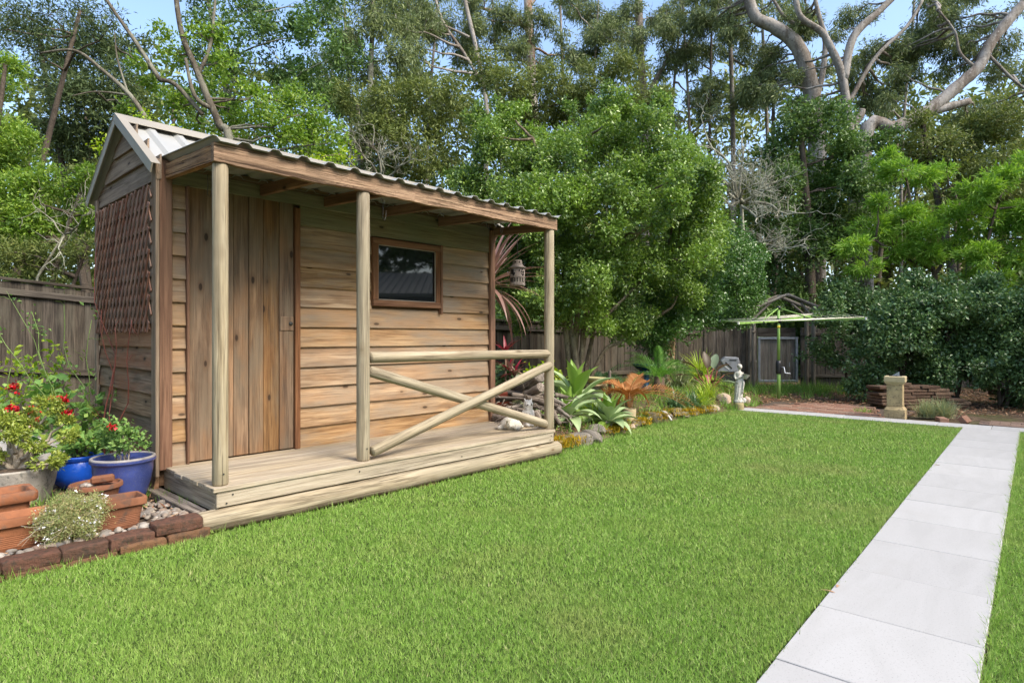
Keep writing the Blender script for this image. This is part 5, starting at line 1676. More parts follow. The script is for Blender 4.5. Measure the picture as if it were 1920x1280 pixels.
plant('potted_geranium', 'leafy geranium with soft green leaves in the bright blue pot', 'plant', BLUE2, mb, M['stem_brown'], V, LM['geranium'])

# ---- red geraniums behind
def geranium(u, v, Y, spread, label, heads, n=9):
    base = Vector((pix(u, v, Y).x, Y, BZ))
    ctr = pix(u, v, Y)
    mb = MB()
    lobj = []
    for _ in range(n):
        c_ = ctr + Vector((random.uniform(-1, 1) * spread, random.uniform(-0.22, 0.25), random.uniform(-0.28, 0.12)))
        lobj.append((c_, random.uniform(0.10, 0.15), 0.8))
        limb(mb, base, c_, 0.008, 0.004, 5, 0.1, 6)
    V = foliage(lobj, 0.07, 0.95, 1.1, per=4, tight=0.9, up=1.2)
    g = plant('geranium', label, 'plant', base, mb, M['stem_green'], V, LM['geranium'])
    for (hu, hv, hY) in heads:
        hp = pix(hu, hv, hY)
        fl = foliage([(hp, 0.042, 0.7)], 0.026, 0.9, 2.4, per=5, tight=0.7, up=0.6)
        at_base(put('flower_head', leaf_mesh('flower_head', fl, M['red_flower']), g), base)
        st_ = MB(); limb(st_, hp - Vector((0, 0, 0.16)), hp, 0.003, 0.002, 4, 0.1, 5)
        at_base(st_.build('flower_stalk', M['stem_green'], g, True), base)
geranium(30, 770, 5.15, 0.42, 'spreading geranium with red flower heads at the left edge of the photo', [(22, 768, 4.75), (62, 770, 4.75), (30, 728, 5.0), (58, 792, 4.7)], 11)
geranium(130, 765, 5.35, 0.32, 'geranium with a pair of red flower heads in front of the side fence', [(113, 750, 5.0), (104, 752, 5.0), (124, 778, 5.0)], 9)

# ---- hydrangea-like lime shrub and tall rose canes against the shed
base = Vector((pix(30, 700, 5.9).x, 5.9, BZ))
mb = MB(); lobj = []
for (u, v, r_) in ((20, 690, 34), (70, 680, 30), (110, 660, 24), (10, 740, 40), (60, 740, 36), (130, 700, 20), (100, 720, 26), (-30, 700, 40)):
    c_ = pix(u, v, 5.9 + random.uniform(-0.3, 0.3))
    limb(mb, base, c_, 0.008, 0.004, 5, 0.1, 6)
    lobj.append((c_, r_ * 5.9 / FOC, 0.9))
V = foliage(lobj, 0.065, 0.55, 0.4, per=5, tight=1.3, up=1.0)
plant('leafy_shrub', 'loose lime green leafed shrub in front of the dark side fence', 'shrub', base, mb, M['stem_green'], V, LM['lime'])
def canes(name, label, base, ends, mat, leaf_at, leafm, leaf=0.03, r=0.005):
    mb = MB(); lobj = []
    for e in ends:
        pts = limb(mb, base + Vector((random.uniform(-0.04, 0.04), random.uniform(-0.04, 0.04), 0)), e, r, r * 0.4, 8, 0.06, 6)
        twigs(mb, pts, 4, 0.16, r * 0.45, 0.8, 4)
        for _ in range(leaf_at):
            lobj.append((random.choice(pts[3:]) + Vector((random.gauss(0, 0.05), random.gauss(0, 0.05), random.gauss(0, 0.04))), 0.035, 0.9))
    V = foliage(lobj, leaf, 0.6, 0.5, per=3, tight=1.2, up=0.9, lumps=3)
    return plant(name, label, 'climbing rose', base, mb, mat, V, leafm, stem_name='canes')
WXL = SW(WX0 - 0.12, WY + 0.9, 0)
canes('climbing_rose', 'bare red climbing rose canes reaching over the lattice', Vector((SW(-0.16, WY + 0.78, 0).x, SW(-0.16, WY + 0.78, 0).y, BZ)),
      [SW(-0.12, WY + 1.35, 2.0), SW(-0.12, WY + 0.35, 1.35), SW(-0.13, WY + 0.75, 1.30), SW(-0.14, WY + 1.1, 1.45)], M['stem_red'], 1, LM['rose'], 0.03, 0.006)
canes('climbing_rose', 'thin green rose canes arching in front of the side fence', Vector((pix(160, 760, 5.2).x, 5.2, BZ)),
      [pix(20, 560, 5.3), pix(60, 585, 5.2), pix(172, 600, 5.1), pix(-10, 610, 5.0), pix(120, 570, 5.5)], M['stem_green'], 5, LM['rose'], 0.036, 0.006)

# ---- weeds along the shed wall, between pots
def tuft(mb_list, p, n, L, w, lean=0.7):
    x = np.full(n, p.x) + RNG.normal(0, 0.02, n); y = np.full(n, p.y) + RNG.normal(0, 0.02, n)
    mb_list.append(blades(x, y, L, w, lean, p.z))
wl = []
for _ in range(26):
    x, y = random.uniform(-0.75, -0.12), random.uniform(0.55, 1.6)
    tuft(wl, SW(x, y, BZ), 14, random.uniform(0.06, 0.16), 0.006)
for _ in range(12):
    tuft(wl, SW(random.uniform(-0.10, 0.02), random.uniform(0.3, 0.9), BZ), 8, 0.08, 0.005)
for _ in range(14):
    p = pix(random.uniform(100, 175), 735, random.uniform(5.3, 6.6)); tuft(wl, Vector((p.x, p.y, BZ)), 14, random.uniform(0.2, 0.38), 0.012, 0.5)
V = np.concatenate(wl)
tag(put('weeds', np_mesh('weeds', V, np.arange(len(V)), np.arange(len(V) // 3) * 3, LM['strap'])), 'scattered weeds and grass tufts between the pots and the shed', 'weeds', kind='stuff')
# ------------------------------------------------------------------ raised bed between shed and back fence
EDGE = [Vector((0.30, 6.20)), Vector((0.50, 6.44)), Vector((0.94, 7.05)), Vector((1.74, 8.28)), Vector((2.76, 9.33)), Vector((3.72, 10.20)), Vector((4.15, 10.55)), Vector((4.9, 11.9)), Vector((4.9, 13.2))]
def edge_dist(x, y):
    best, sgn = 9.0, 1
    p = Vector((x, y))
    for a, b2 in zip(EDGE[:-1], EDGE[1:]):
        d = b2 - a
        t = max(0, min(1, (p - a).dot(d) / d.dot(d)))
        q = a + d * t
        dd = (p - q).length
        if dd < best:
            best = dd
            sgn = 1 if (d.x * (p.y - a.y) - d.y * (p.x - a.x)) > 0 else -1
    return best * sgn
def bedz(x, y):
    d = edge_dist(x, y)
    if d < 0: return -0.05
    t = min(1, d / 0.7)
    return 0.02 + 0.24 * t * t * (3 - 2 * t)
def mid_bed():
    xs = np.arange(-1.2, 5.05, 0.14); ys = np.arange(5.9, 15.5, 0.14)
    vs, fs, idx = [], [], {}
    for j, y in enumerate(ys):
        for i, x in enumerate(xs):
            z = bedz(x, y)
            ok = edge_dist(x, y) > -0.12
            l = SM.inverted() @ Vector((x, y, 0))
            if l.x < 3.46 and l.y < WB + 0.1: ok = False
            if ok:
                idx[(i, j)] = len(vs)
                vs.append((x, y, z + random.uniform(-0.012, 0.012)))
    for j in range(len(ys) - 1):
        for i in range(len(xs) - 1):
            k4 = [(i, j), (i + 1, j), (i + 1, j + 1), (i, j + 1)]
            if all(k_ in idx for k_ in k4):
                fs.append(tuple(idx[k_] for k_ in k4))
    return tag(put('raised_bed', new_mesh('raised_bed', vs, fs, M['ground'], True)), 'raised soil bed beside the lawn', kind='structure')
mid_bed()
def BP(u, Y, dz=0.0):
    x = (u - 960) / FOC * Y
    return Vector((x, Y, bedz(x, Y) + dz))

# rocks of the border
def rock_mesh(seed, mat, flat=0.7):
    rr = random.Random(seed)
    bm = bmesh.new()
    bmesh.ops.create_icosphere(bm, subdivisions=3, radius=0.5)
    planes = [(Vector((rr.gauss(0, 1), rr.gauss(0, 1), rr.gauss(0, 1))).normalized(), rr.uniform(0.30, 0.46)) for _ in range(11)]
    ph = [rr.uniform(0, 6) for _ in range(6)]
    for v in bm.verts:
        p = v.co.copy()
        for n_, d_ in planes:
            e = p.dot(n_) - d_
            if e > 0: p -= n_ * e * 0.85
        p *= 1 + 0.04 * math.sin(9 * p.x + ph[0]) + 0.04 * math.sin(11 * p.y + ph[1])
        p += Vector((rr.uniform(-1, 1), rr.uniform(-1, 1), rr.uniform(-1, 1))) * 0.006
        p.z *= flat
        v.co = p
    me = bpy.data.meshes.new('rock'); bm.to_mesh(me); bm.free()
    me.materials.append(mat)
    return me
rocks = tag(empty('rock_border', (0.5, 6.5, 0), 0, 'uneven border of mossy rocks along the curved lawn edge', 'rock border'))
spec = [(1062, 6.75, 0.30, 'rock_moss'), (1085, 6.95, 0.34, 'rock_dark'), (1048, 6.62, 0.22, 'rock_moss'), (1108, 7.12, 0.36, 'rock_dark'), (1118, 7.5, 0.3, 'rock_dark'), (1140, 7.62, 0.24, 'rock_moss'), (1160, 7.85, 0.26, 'rock_moss'),
        (1175, 8.0, 0.20, 'rock_tan'), (1195, 8.35, 0.30, 'rock_moss'), (1186, 8.15, 0.13, 'rock_pink'), (1225, 8.75, 0.34, 'rock_moss'), (1250, 9.0, 0.24, 'rock_dark'), (1272, 9.22, 0.36, 'rock_moss'), (1300, 9.5, 0.26, 'rock_moss'), (1318, 9.7, 0.30, 'rock_moss'), (1338, 9.9, 0.28, 'rock_tan')]
for i, (u, Y, s, m_) in enumerate(spec):
    p = BP(u, Y)
    o = put('rock', rock_mesh(i, M[m_], 0.6), rocks)
    o.location = Vector((p.x, p.y, max(0.0, p.z) + s * 0.08)) - Vector((0.5, 6.5, 0)); o.scale = (s, s * 0.8, s * 0.9); o.rotation_euler = (0, 0, random.uniform(0, 6.28))
p = gnd(1361, 766)
o = put('boulder', rock_mesh(77, M['rock_pink'], 0.85)); o.location = (p.x, p.y + 0.12, 0.11); o.scale = (0.36, 0.3, 0.34); o.rotation_euler = (0.1, 0.2, 0.6)
tag(o, 'pinkish split boulder on the lawn edge beside the statue', 'boulder')
p = gnd(1404, 764)
o = put('boulder', rock_mesh(78, M['rock_pink'], 0.85)); o.location = (p.x, p.y + 0.12, 0.09); o.scale = (0.16, 0.16, 0.28); o.rotation_euler = (0.2, 0.1, 0.2)
tag(o, 'small upright pink stone behind the statue base', 'boulder')
for i, (u, v, s) in enumerate(((1198, 782, 0.075), (1207, 780, 0.06), (1214, 785, 0.05), (1190, 788, 0.05), (1220, 782, 0.06))):
    p = gnd(u, v, 0.09)
    o = put('shell', rock_mesh(120 + i, M['shell'], 0.6)); o.location = p; o.scale = (s * 1.3, s, s); o.rotation_euler = (0, 0, i)
    tag(o, 'small white sea shell lying on the mossy lawn edge', 'shell', 'shells on the lawn edge')
dw = MB(); a_, b_ = gnd(1240, 770, 0.13), gnd(1259, 787, 0.05)
dw.tube([a_, a_.lerp(b_, 0.4) + Vector((0, 0, 0.02)), b_], [0.008, 0.028, 0.012], 8)
tag(dw.build('driftwood', M['bone'], None, True), 'bleached white driftwood piece leaning on a mossy rock', 'driftwood')

# moss tufts on the rocks and bed edge
mv = []
for (u, Y, s, m_) in spec:
    if m_ != 'rock_moss': continue
    p = BP(u, Y)
    n_ = 420
    x = RNG.normal(p.x, s * 0.28, n_); y = RNG.normal(p.y, s * 0.22, n_)
    for zz in (0.03, 0.08):
        mv.append(blades(x, y, 0.045, 0.012, 0.9, max(0.0, p.z) + zz * s * 3))
V = np.concatenate(mv)
tag(put('moss', np_mesh('moss', V, np.arange(len(V)), np.arange(len(V) // 3) * 3, LM['moss'])), 'orange green moss growing over the border rocks', 'moss', kind='stuff')

# ---- log heap
def log_thing(p0, p1, r, label, group=None, wob=0.12, r1=None):
    o = pole('log', p0, p1, r, M['grey_log'], None, n=12, segs=7, wob=wob, bend=random.uniform(-0.03, 0.03), r1=r1)
    return tag(o, label, 'log', group)
log_thing(pix(968, 728, 7.5), pix(1012, 703, 7.15), 0.085, 'thick sawn log end resting on top of the branch heap')
log_thing(pix(978, 745, 7.3), pix(1016, 726, 7.0), 0.055, 'split grey log below the thick sawn log')
for (u0, v0, Y0, u1, v1, Y1, r_) in ((925, 745, 7.3, 985, 748, 7.0, 0.02), (985, 745, 7.05, 1045, 760, 6.9, 0.035), (930, 752, 7.3, 1040, 735, 7.2, 0.022), (960, 740, 7.2, 1040, 748, 7.1, 0.03), (1000, 760, 7.0, 1055, 775, 6.9, 0.03), (1010, 752, 7.0, 1052, 765, 6.95, 0.04),
                                    (1020, 740, 7.0, 1060, 760, 7.0, 0.03), (925, 782, 7.0, 955, 786, 6.85, 0.035), (1035, 770, 6.8, 1050, 795, 6.7, 0.035), (940, 735, 7.5, 1000, 738, 7.3, 0.03), (1044, 765, 6.8, 1068, 782, 6.8, 0.025), (1005, 770, 6.8, 1018, 800, 6.75, 0.045), (950, 765, 7.1, 1000, 772, 6.9, 0.03),
                                    (1040, 740, 7.1, 1065, 745, 7.1, 0.03), (930, 768, 7.0, 980, 760, 7.1, 0.025)):
    log_thing(pix(u0, v0, Y0), pix(u1, v1, Y1), r_, 'grey dead branch in the heap behind the verandah post', 'branches heaped beside the shed', 0.15, r_ * 0.7)
mb = MB()
for _ in range(70):
    a_ = pix(random.uniform(925, 1075), random.uniform(745, 795), random.uniform(6.7, 7.3))
    d_ = Vector((random.gauss(0, 1), random.gauss(0, 1), random.gauss(0, 0.4))).normalized() * random.uniform(0.1, 0.35)
    limb(mb, a_, a_ + d_, 0.007, 0.003, 4, 0.15, 5)
tag(mb.build('twigs', M['grey_log'], None, True), 'loose twigs scattered through the branch heap', 'twigs', kind='stuff')

# ---- agaves: every leaf its own piece
def agave_leaf(L, W, curl, mat, seed):
    rr = random.Random(seed)
    n = 9
    vs, fs = [], []
    for i in range(n + 1):
        t = i / n
        w = W * (0.32 + 0.68 * math.sin(math.pi * min(1.0, t * 0.86 + 0.06)) ** 1.0) * (1 - t ** 5) * (0.75 + 0.55 * t if t < 0.6 else 1.08)
        if t > 0.985: w = 0.001
        a = curl * t * t
        x = L * t * math.cos(a * 0.55); z = -L * t * math.sin(a * 0.55) * 0.9
        ch = w * 0.22
        vs += [(x, -w / 2, z + ch), (x, -w * 0.25, z + ch * 0.25), (x, 0, z - 0.004), (x, w * 0.25, z + ch * 0.25), (x, w / 2, z + ch)]
    for i in range(n):
        for j in range(4):
            fs.append((i * 5 + j, i * 5 + j + 1, (i + 1) * 5 + j + 1, (i + 1) * 5 + j))
    me = new_mesh('leaf', vs, fs, mat, True)
    return me
def agave(base, size, n_leaves, label, stem=0.15, seed=0, tilt=(0, 0)):
    rr = random.Random(seed)
    root = empty('agave', base, rr.uniform(0, 6), label, 'agave')
    root.rotation_euler = (tilt[0], tilt[1], rr.uniform(0, 6))
    mb = MB(); mb.tube([(0, 0, -0.08), (0, 0, stem)], [0.05, 0.06], 10); mb.build('stem', M['stem_grey'], root, True)
    for i in range(n_leaves):
        f_ = i / n_leaves                                   # 0 inner, 1 outer
        el = R(84 - 92 * f_ ** 0.9 + rr.uniform(-6, 6))
        az = i * 2.39996 + rr.uniform(-0.2, 0.2)
        L = size * (0.62 + 0.38 * math.sin(math.pi * (0.25 + 0.6 * f_))) * rr.uniform(0.92, 1.08)
        W = size * (0.22 + 0.17 * min(1, f_ * 1.6)) * rr.uniform(0.9, 1.1)
        me = agave_leaf(L, W, 0.25 + 0.9 * f_ * rr.uniform(0.6, 1.2), LM['agave_young'] if f_ < 0.22 or rr.random() < 0.16 else LM['agave'], seed * 100 + i)
        m = Matrix.Translation((0, 0, stem * (1 - 0.5 * f_))) @ Matrix.Rotation(az, 4, 'Z') @ Matrix.Rotation(-el, 4, 'Y') @ Matrix.Translation((0.015, 0, 0))
        put('leaf', me, root, m)
    return root
agave(BP(1066, 7.40, 0.02), 0.40, 24, 'pale green agave closest to the right verandah post', 0.10, 1)
agave(BP(1141, 7.78, 0.05), 0.40, 26, 'spreading pale agave overhanging the lawn edge rocks', 0.06, 2)
agave(BP(1080, 8.05, 0.0), 0.58, 20, 'taller agave standing behind the other agaves', 0.16, 3)
agave(BP(1000, 8.3, 0.02), 0.40, 16, 'small agave behind the thick sawn log', 0.08, 4)

# ---- general strap-leaf clumps
def strap_verts(base, n, L, W, lean=0.9, segs=5, spread=0.03, droop=1.2):
    """arching ribbon leaves -> verts, loops, starts"""
    az = RNG.uniform(0, 2 * np.pi, n); l0 = RNG.uniform(0.05, lean, n); LL = L * RNG.uniform(0.6, 1.15, n); ww = W * RNG.uniform(0.7, 1.2, n)
    bx = base.x + RNG.normal(0, spread, n); by = base.y + RNG.normal(0, spread, n)
    V = np.zeros((n, segs + 1, 2, 3), np.float32)
    x = np.zeros(n); z = np.zeros(n); ang = np.pi / 2 - l0
    for i in range(segs + 1):
        t = i / segs
        w = ww * np.sin(np.pi * (0.18 + 0.82 * t)) ** 0.7 * 0.5 if i < segs else ww * 0.03
        for s, k_ in ((-1, 0), (1, 1)):
            V[:, i, k_, 0] = bx + np.cos(az) * x - np.sin(az) * w * s
            V[:, i, k_, 1] = by + np.sin(az) * x + np.cos(az) * w * s
            V[:, i, k_, 2] = base.z + z
        x = x + np.cos(ang) * LL / segs; z = z + np.sin(ang) * LL / segs
        ang = ang - droop * (0.4 + l0) / segs
    b0 = (np.arange(n) * (segs + 1) * 2)[:, None, None] + (np.arange(segs) * 2)[None, :, None]
    loops = (b0 + np.array([0, 1, 3, 2])[None, None, :]).ravel()
    return V.reshape(-1, 3), loops
def join_strips(parts):
    Vs, Ls, off = [], [], 0
    for V, l in parts:
        Vs.append(V); Ls.append(l + off); off += len(V)
    return np.concatenate(Vs), np.concatenate(Ls)
def clump(name, label, cat, base, n, L, W, mat, lean=0.9, droop=1.2, spread=0.04, group=None, leaf_name='leaves'):
    V, l = strap_verts(Vector((0, 0, 0)), n, L, W, lean, 5, spread, droop)
    o = put(name, np_mesh(name, V, l, np.arange(len(l) // 4) * 4, mat), None, None, base)
    return tag(o, label, cat, group)
clump('grass_clump', 'lime green strappy clump spilling over the lawn edge left of the statue', 'grass clump', BP(1318, 9.95), 110, 0.42, 0.014, LM['strap_lime'], 1.0, 1.6)
clump('grass_clump', 'dark strappy clump between the fern and the lawn edge', 'grass clump', BP(1268, 9.5), 160, 0.36, 0.016, LM['strap_dark'], 1.0, 1.6)
clump('grass_clump', 'second dark strappy clump beside the lime green one', 'grass clump', BP(1298, 9.75), 150, 0.34, 0.015, LM['strap_dark'], 1.0, 1.6)
clump('grass_clump', 'silvery arching grass clump in front of the tan trunk', 'grass clump', BP(1270, 11.4), 170, 0.75, 0.016, LM['strap_grey'], 0.9, 1.7)
clump('grass_clump', 'second silvery grass clump close to the teal birdbath', 'grass clump', BP(1215, 11.6), 90, 0.6, 0.016, LM['strap_grey'], 0.9, 1.5)
clump('grass_clump', 'light green bushy clump below the grey fence corner', 'grass clump', BP(1312, 12.6), 170, 0.75, 0.022, LM['strap_lime'], 0.9, 1.4)
clump('grass_clump', 'narrow lime clump at the foot of the dark red leafed plant', 'grass clump', BP(1330, 10.5), 80, 0.4, 0.014, LM['strap_lime'], 0.9, 1.4)
clump('grass_clump', 'small white green clump behind the yellow bowl', 'grass clump', BP(1150, 9.3), 60, 0.4, 0.016, LM['strap_grey'], 0.9, 1.4)
clump('grass_clump', 'slender upright leaves between the two front agaves', 'grass clump', BP(1116, 7.85), 40, 0.36, 0.010, LM['strap_lime'], 0.6, 0.9)

# ---- frond plants: every frond its own piece
def frond_mesh(L, width, pairs, arch, mat, stemmat=None, vshape=0.35, drop=0.0, lw=0.018):
    Vs = []
    pts = []
    ang = 0.0
    x = z = 0.0
    n = pairs
    C, D, Nn, LL = [], [], [], []
    for i in range(n + 1):
        t = i / n
        pts.append((x, 0, z))
        if i > 1:
            for s in (-1, 1):
                C.append((x, 0, z))
                D.append((0.55 + 0.3 * t, s * (0.85 - 0.2 * t), vshape - drop + random.uniform(-0.08, 0.08)))
                Nn.append((0, -s * vshape * 0.5, 1))
                LL.append(width * math.sin(math.pi * (0.12 + 0.84 * t)) * random.uniform(0.9, 1.1) + 0.01)
        x += math.cos(ang) * L / n; z += math.sin(ang) * L / n
        ang -= arch / n
    LL = np.array(LL)
    V = leaf_verts(np.array(C), unit(np.array(D)), unit(np.array(Nn)), LL, np.full(len(LL), lw), 0.1)
    b0 = (np.arange(len(LL)) * 4)[:, None]
    loops = (b0 + np.array([0, 1, 2, 0, 2, 3])[None]).ravel()
    # rachis
    mb = MB(); mb.tube(pts, taper(0.006, 0.002, n), 4)
    rv = np.array(mb.v); rf = [f for f in mb.f]
    allv = np.concatenate([V, rv])
    starts = list(np.arange(len(loops) // 3) * 3)
    ll = list(loops)
    for f in rf:
        starts.append(len(ll)); ll += [i_ + len(V) for i_ in f]
    return np_mesh('frond', allv, np.array(ll), np.array(starts), mat)
def frond_plant(name, label, cat, base, n, L, width, mat, el=(20, 75), arch=1.0, trunk=0.12, pairs=22, az_range=None, lw=0.018, trunk_mat=None, vshape=0.35, drop=0.0, parent=None, tm=0.06):
    root = empty(name, base, 0, label, cat)
    if trunk > 0:
        mb = MB(); mb.tube([(0, 0, -0.05), (0, 0, trunk * 0.5), (0, 0, trunk)], [tm * 0.9, tm, tm * 0.8], 10, True, 0.15)
        mb.build('trunk', trunk_mat or M['stem_brown'], root, True)
    for i in range(n):
        az = (i * 2.4 + random.uniform(-0.3, 0.3)) if az_range is None else R(random.uniform(*az_range))
        e = R(random.uniform(*el))
        me = frond_mesh(L * random.uniform(0.8, 1.1), width, pairs, arch * random.uniform(0.7, 1.3), mat, None, vshape, drop, lw)
        put('frond', me, root, Matrix.Translation((0, 0, trunk)) @ Matrix.Rotation(az, 4, 'Z') @ Matrix.Rotation(-e, 4, 'Y'))
    return root
frond_plant('cycad', 'bright green fern-like cycad with feathery fronds beside the teal birdbath', 'cycad', BP(1236, 10.2), 16, 0.72, 0.13, LM['fern'], (10, 80), 0.9, 0.30, 26, lw=0.016, trunk_mat=M['stem_brown'], tm=0.09)
frond_plant('palm_plant', 'small dark green palm in a black pot behind the yellow bowl', 'palm', BP(1128, 9.9, 0.12), 12, 0.5, 0.12, LM['strap_dark'], (0, 70), 1.3, 0.12, 14, lw=0.03)
dp = frond_plant('dead_palm', 'dead palm with dry orange brown fronds drooping over the beige pot', 'palm', BP(1180, 8.55, 0.16), 0, 0.6, 0.14, LM['brown_frond'], trunk=0.14, trunk_mat=M['tan_bark'])
for (az, el, L, arch) in ((180, 30, 0.42, 1.2), (205, 40, 0.50, 1.8), (150, 55, 0.40, 1.2), (60, 55, 0.48, 0.9), (40, 45, 0.42, 0.8), (10, 30, 0.62, 0.9), (-10, 25, 0.85, 1.2), (-25, 20, 0.72, 1.0), (-60, 40, 0.45, 2.0), (-100, 45, 0.42, 2.4), (-130, 40, 0.40, 2.2), (100, 45, 0.5, 1.5)):
    me = frond_mesh(L * 1.1, 0.17, 26, arch, LM['brown_frond'], None, 0.5, 0.5, 0.021)
    put('frond', me, dp, Matrix.Translation((0, 0, 0.14)) @ Matrix.Rotation(R(az), 4, 'Z') @ Matrix.Rotation(-R(el), 4, 'Y'))

# ---- dark red leafed plant (broad paddle leaves, each a piece)
rb = BP(1330, 11.2)
rp = empty('red_leaf_plant', rb, 0, 'plant with broad dark maroon and green paddle leaves on red stalks', 'plant')
def paddle(L, W, mat, seed):
    rr = random.Random(seed); n = 8
    vs, fs = [], []
    for i in range(n + 1):
        t = i / n
        w = W * (math.sin(math.pi * (0.06 + 0.92 * t)) ** 0.75)
        z = -0.25 * L * t * t
        vs += [(L * t, -w / 2, z + w * 0.18), (L * t, 0, z), (L * t, w / 2, z + w * 0.18)]
    for i in range(n):
        for j in range(2):
            fs.append((i * 3 + j, i * 3 + j + 1, (i + 1) * 3 + j + 1, (i + 1) * 3 + j))
    return new_mesh('leaf', vs, fs, mat, True)
for i, (u, v, az, el, L, W, m_) in enumerate(((1305, 690, 165, 35, 0.34, 0.17, 'maroon'), (1326, 690, 100, 80, 0.32, 0.17, 'maroon'), (1338, 690, 60, 60, 0.34, 0.16, 'bluegreen'), (1300, 705, 190, 15, 0.34, 0.15, 'maroon'), (1345, 695, 20, 35, 0.32, 0.14, 'maroon'), (1358, 703, -10, 15, 0.36, 0.13, 'maroon'),
                                               (1350, 715, -30, 5, 0.34, 0.13, 'bluegreen'), (1330, 720, -60, 30, 0.28, 0.13, 'maroon'), (1346, 722, -20, -5, 0.30, 0.10, 'maroon'), (1315, 705, 230, 40, 0.30, 0.13, 'maroon'))):
    tip = pix(u, v, 11.2 + random.uniform(-0.15, 0.15)) - rb
    st_ = MB(); st_.tube(wiggle((random.uniform(-0.04, 0.04), random.uniform(-0.04, 0.04), 0), tip, 5, 0.06), taper(0.016, 0.009, 5), 7)
    st_.build('stalk', M['stem_red'], rp, True)
    put('leaf', paddle(L, W, LM[m_], i), rp, Matrix.Translation(tip) @ Matrix.Rotation(R(az), 4, 'Z') @ Matrix.Rotation(-R(el), 4, 'Y'))
for i in range(3):
    put('leaf', paddle(0.2, 0.05, LM['red'], 40 + i), rp, Matrix.Translation((random.uniform(-0.05, 0.05), -0.05, 0.1)) @ Matrix.Rotation(R(70 + i * 25), 4, 'Z') @ Matrix.Rotation(-R(75), 4, 'Y'))

# ---- purple cordyline showing behind the shed corner; every strap leaf a piece
def strap_leaf(L, W, droop, mat):
    n = 8; vs, fs = [], []
    x = z = 0.0; a = 0.0
    for i in range(n + 1):
        t = i / n
        w = W * min(1, 0.35 + 2.2 * t) * (1 - t ** 3) + 0.001
        vs += [(x, -w / 2, z + w * 0.15), (x, 0, z), (x, w / 2, z + w * 0.15)]
        x += math.cos(a) * L / n; z += math.sin(a) * L / n; a -= droop / n
    for i in range(n):
        for j in range(2):
            fs.append((i * 3 + j, i * 3 + j + 1, (i + 1) * 3 + j + 1, (i + 1) * 3 + j))
    return new_mesh('leaf', vs, fs, mat, True)
cb = SW(3.78, 1.32, 0); cb.z = bedz(cb.x, cb.y)
co = empty('cordyline', cb, 0, 'purple brown cordyline with long strap leaves beside the shed corner trim', 'cordyline')
mb = MB(); mb.tube([(0, 0, 0), (0.02, 0, 0.9), (0.0, 0.02, 1.72)], [0.045, 0.04, 0.035], 10); mb.build('trunk', M['bark'], co, True)
for i in range(60):
    f_ = i / 60
    el = R(82 - 120 * f_ + random.uniform(-8, 8))
    me = strap_leaf(random.uniform(0.65, 0.95), 0.05, random.uniform(0.2, 0.7) + (0.8 if f_ > 0.7 else 0), LM['purple'])
    put('leaf', me, co, Matrix.Translation((0, 0.02, 1.72 - 0.2 * f_)) @ Matrix.Rotation(i * 2.4 + random.uniform(-0.2, 0.2), 4, 'Z') @ Matrix.Rotation(-el, 4, 'Y'))
rc = pix(948, 700, 7.9); rc.z = bedz(rc.x, 7.9)
rd = empty('red_cordyline', rc, 0, 'small cordyline with a crimson leaf tuft behind the top rail', 'cordyline')
mb = MB()
for (dx, h) in ((0.0, 0.75), (0.06, 0.52), (0.12, 0.46)):
    mb.tube([(dx * 0.4, 0, 0), (dx, 0.0, h)], [0.015, 0.012], 7)
    for i in range(13 if h < 0.7 else 9):
        el = R(random.uniform(10, 85) if h < 0.7 else random.uniform(45, 88))
        put('leaf', strap_leaf(random.uniform(0.2, 0.32), 0.045, random.uniform(0.4, 1.2), LM['red'] if (h > 0.7 or i % 3 == 0) else LM['purple']), rd, Matrix.Translation((dx, 0, h)) @ Matrix.Rotation(i * 2.4, 4, 'Z') @ Matrix.Rotation(-el, 4, 'Y'))
mb.build('stem', M['stem_brown'], rd, True)
mp = pix(940, 740, 7.35)
make_pot('maroon_pot', 'glazed maroon pot behind the branch heap', 'planter', (mp.x - 0.05, 7.55, bedz(mp.x, 7.55) - 0.05), 0, ('round', 0.20), [(-0.06, 0.0), (-0.02, 0.15), (-0.01, 0.30), (0.0, 0.34), (-0.015, 0.35), (-0.03, 0.32)], M['red_pot'], -0.025, 0.31)
lobj = [(pix(945 + random.uniform(-20, 30), 705 + random.uniform(-20, 20), 8.1), 0.16, 0.8) for _ in range(5)]
V = foliage(lobj, 0.16, 0.4, 1.0, per=4, tight=0.6)
plant('dark_shrub', 'low shrub with long dark green leaves below the crimson cordyline', 'shrub', Vector((lobj[0][0].x, 8.1, bedz(lobj[0][0].x, 8.1))), None, None, V, LM['strap_dark'])
lobj = px_lobes([(1003, 705, 22), (1030, 698, 26), (1015, 712, 18), (1085, 712, 14)], 8.6, 0.2)
V = foliage(lobj, 0.07, 0.6, 0.9, per=5, up=0.9)
plant('variegated_shrub', 'yellow green variegated shrub behind the right verandah post', 'shrub', Vector((lobj[0][0].x, 8.6, bedz(lobj[0][0].x, 8.6))), None, None, V, LM['lime'])

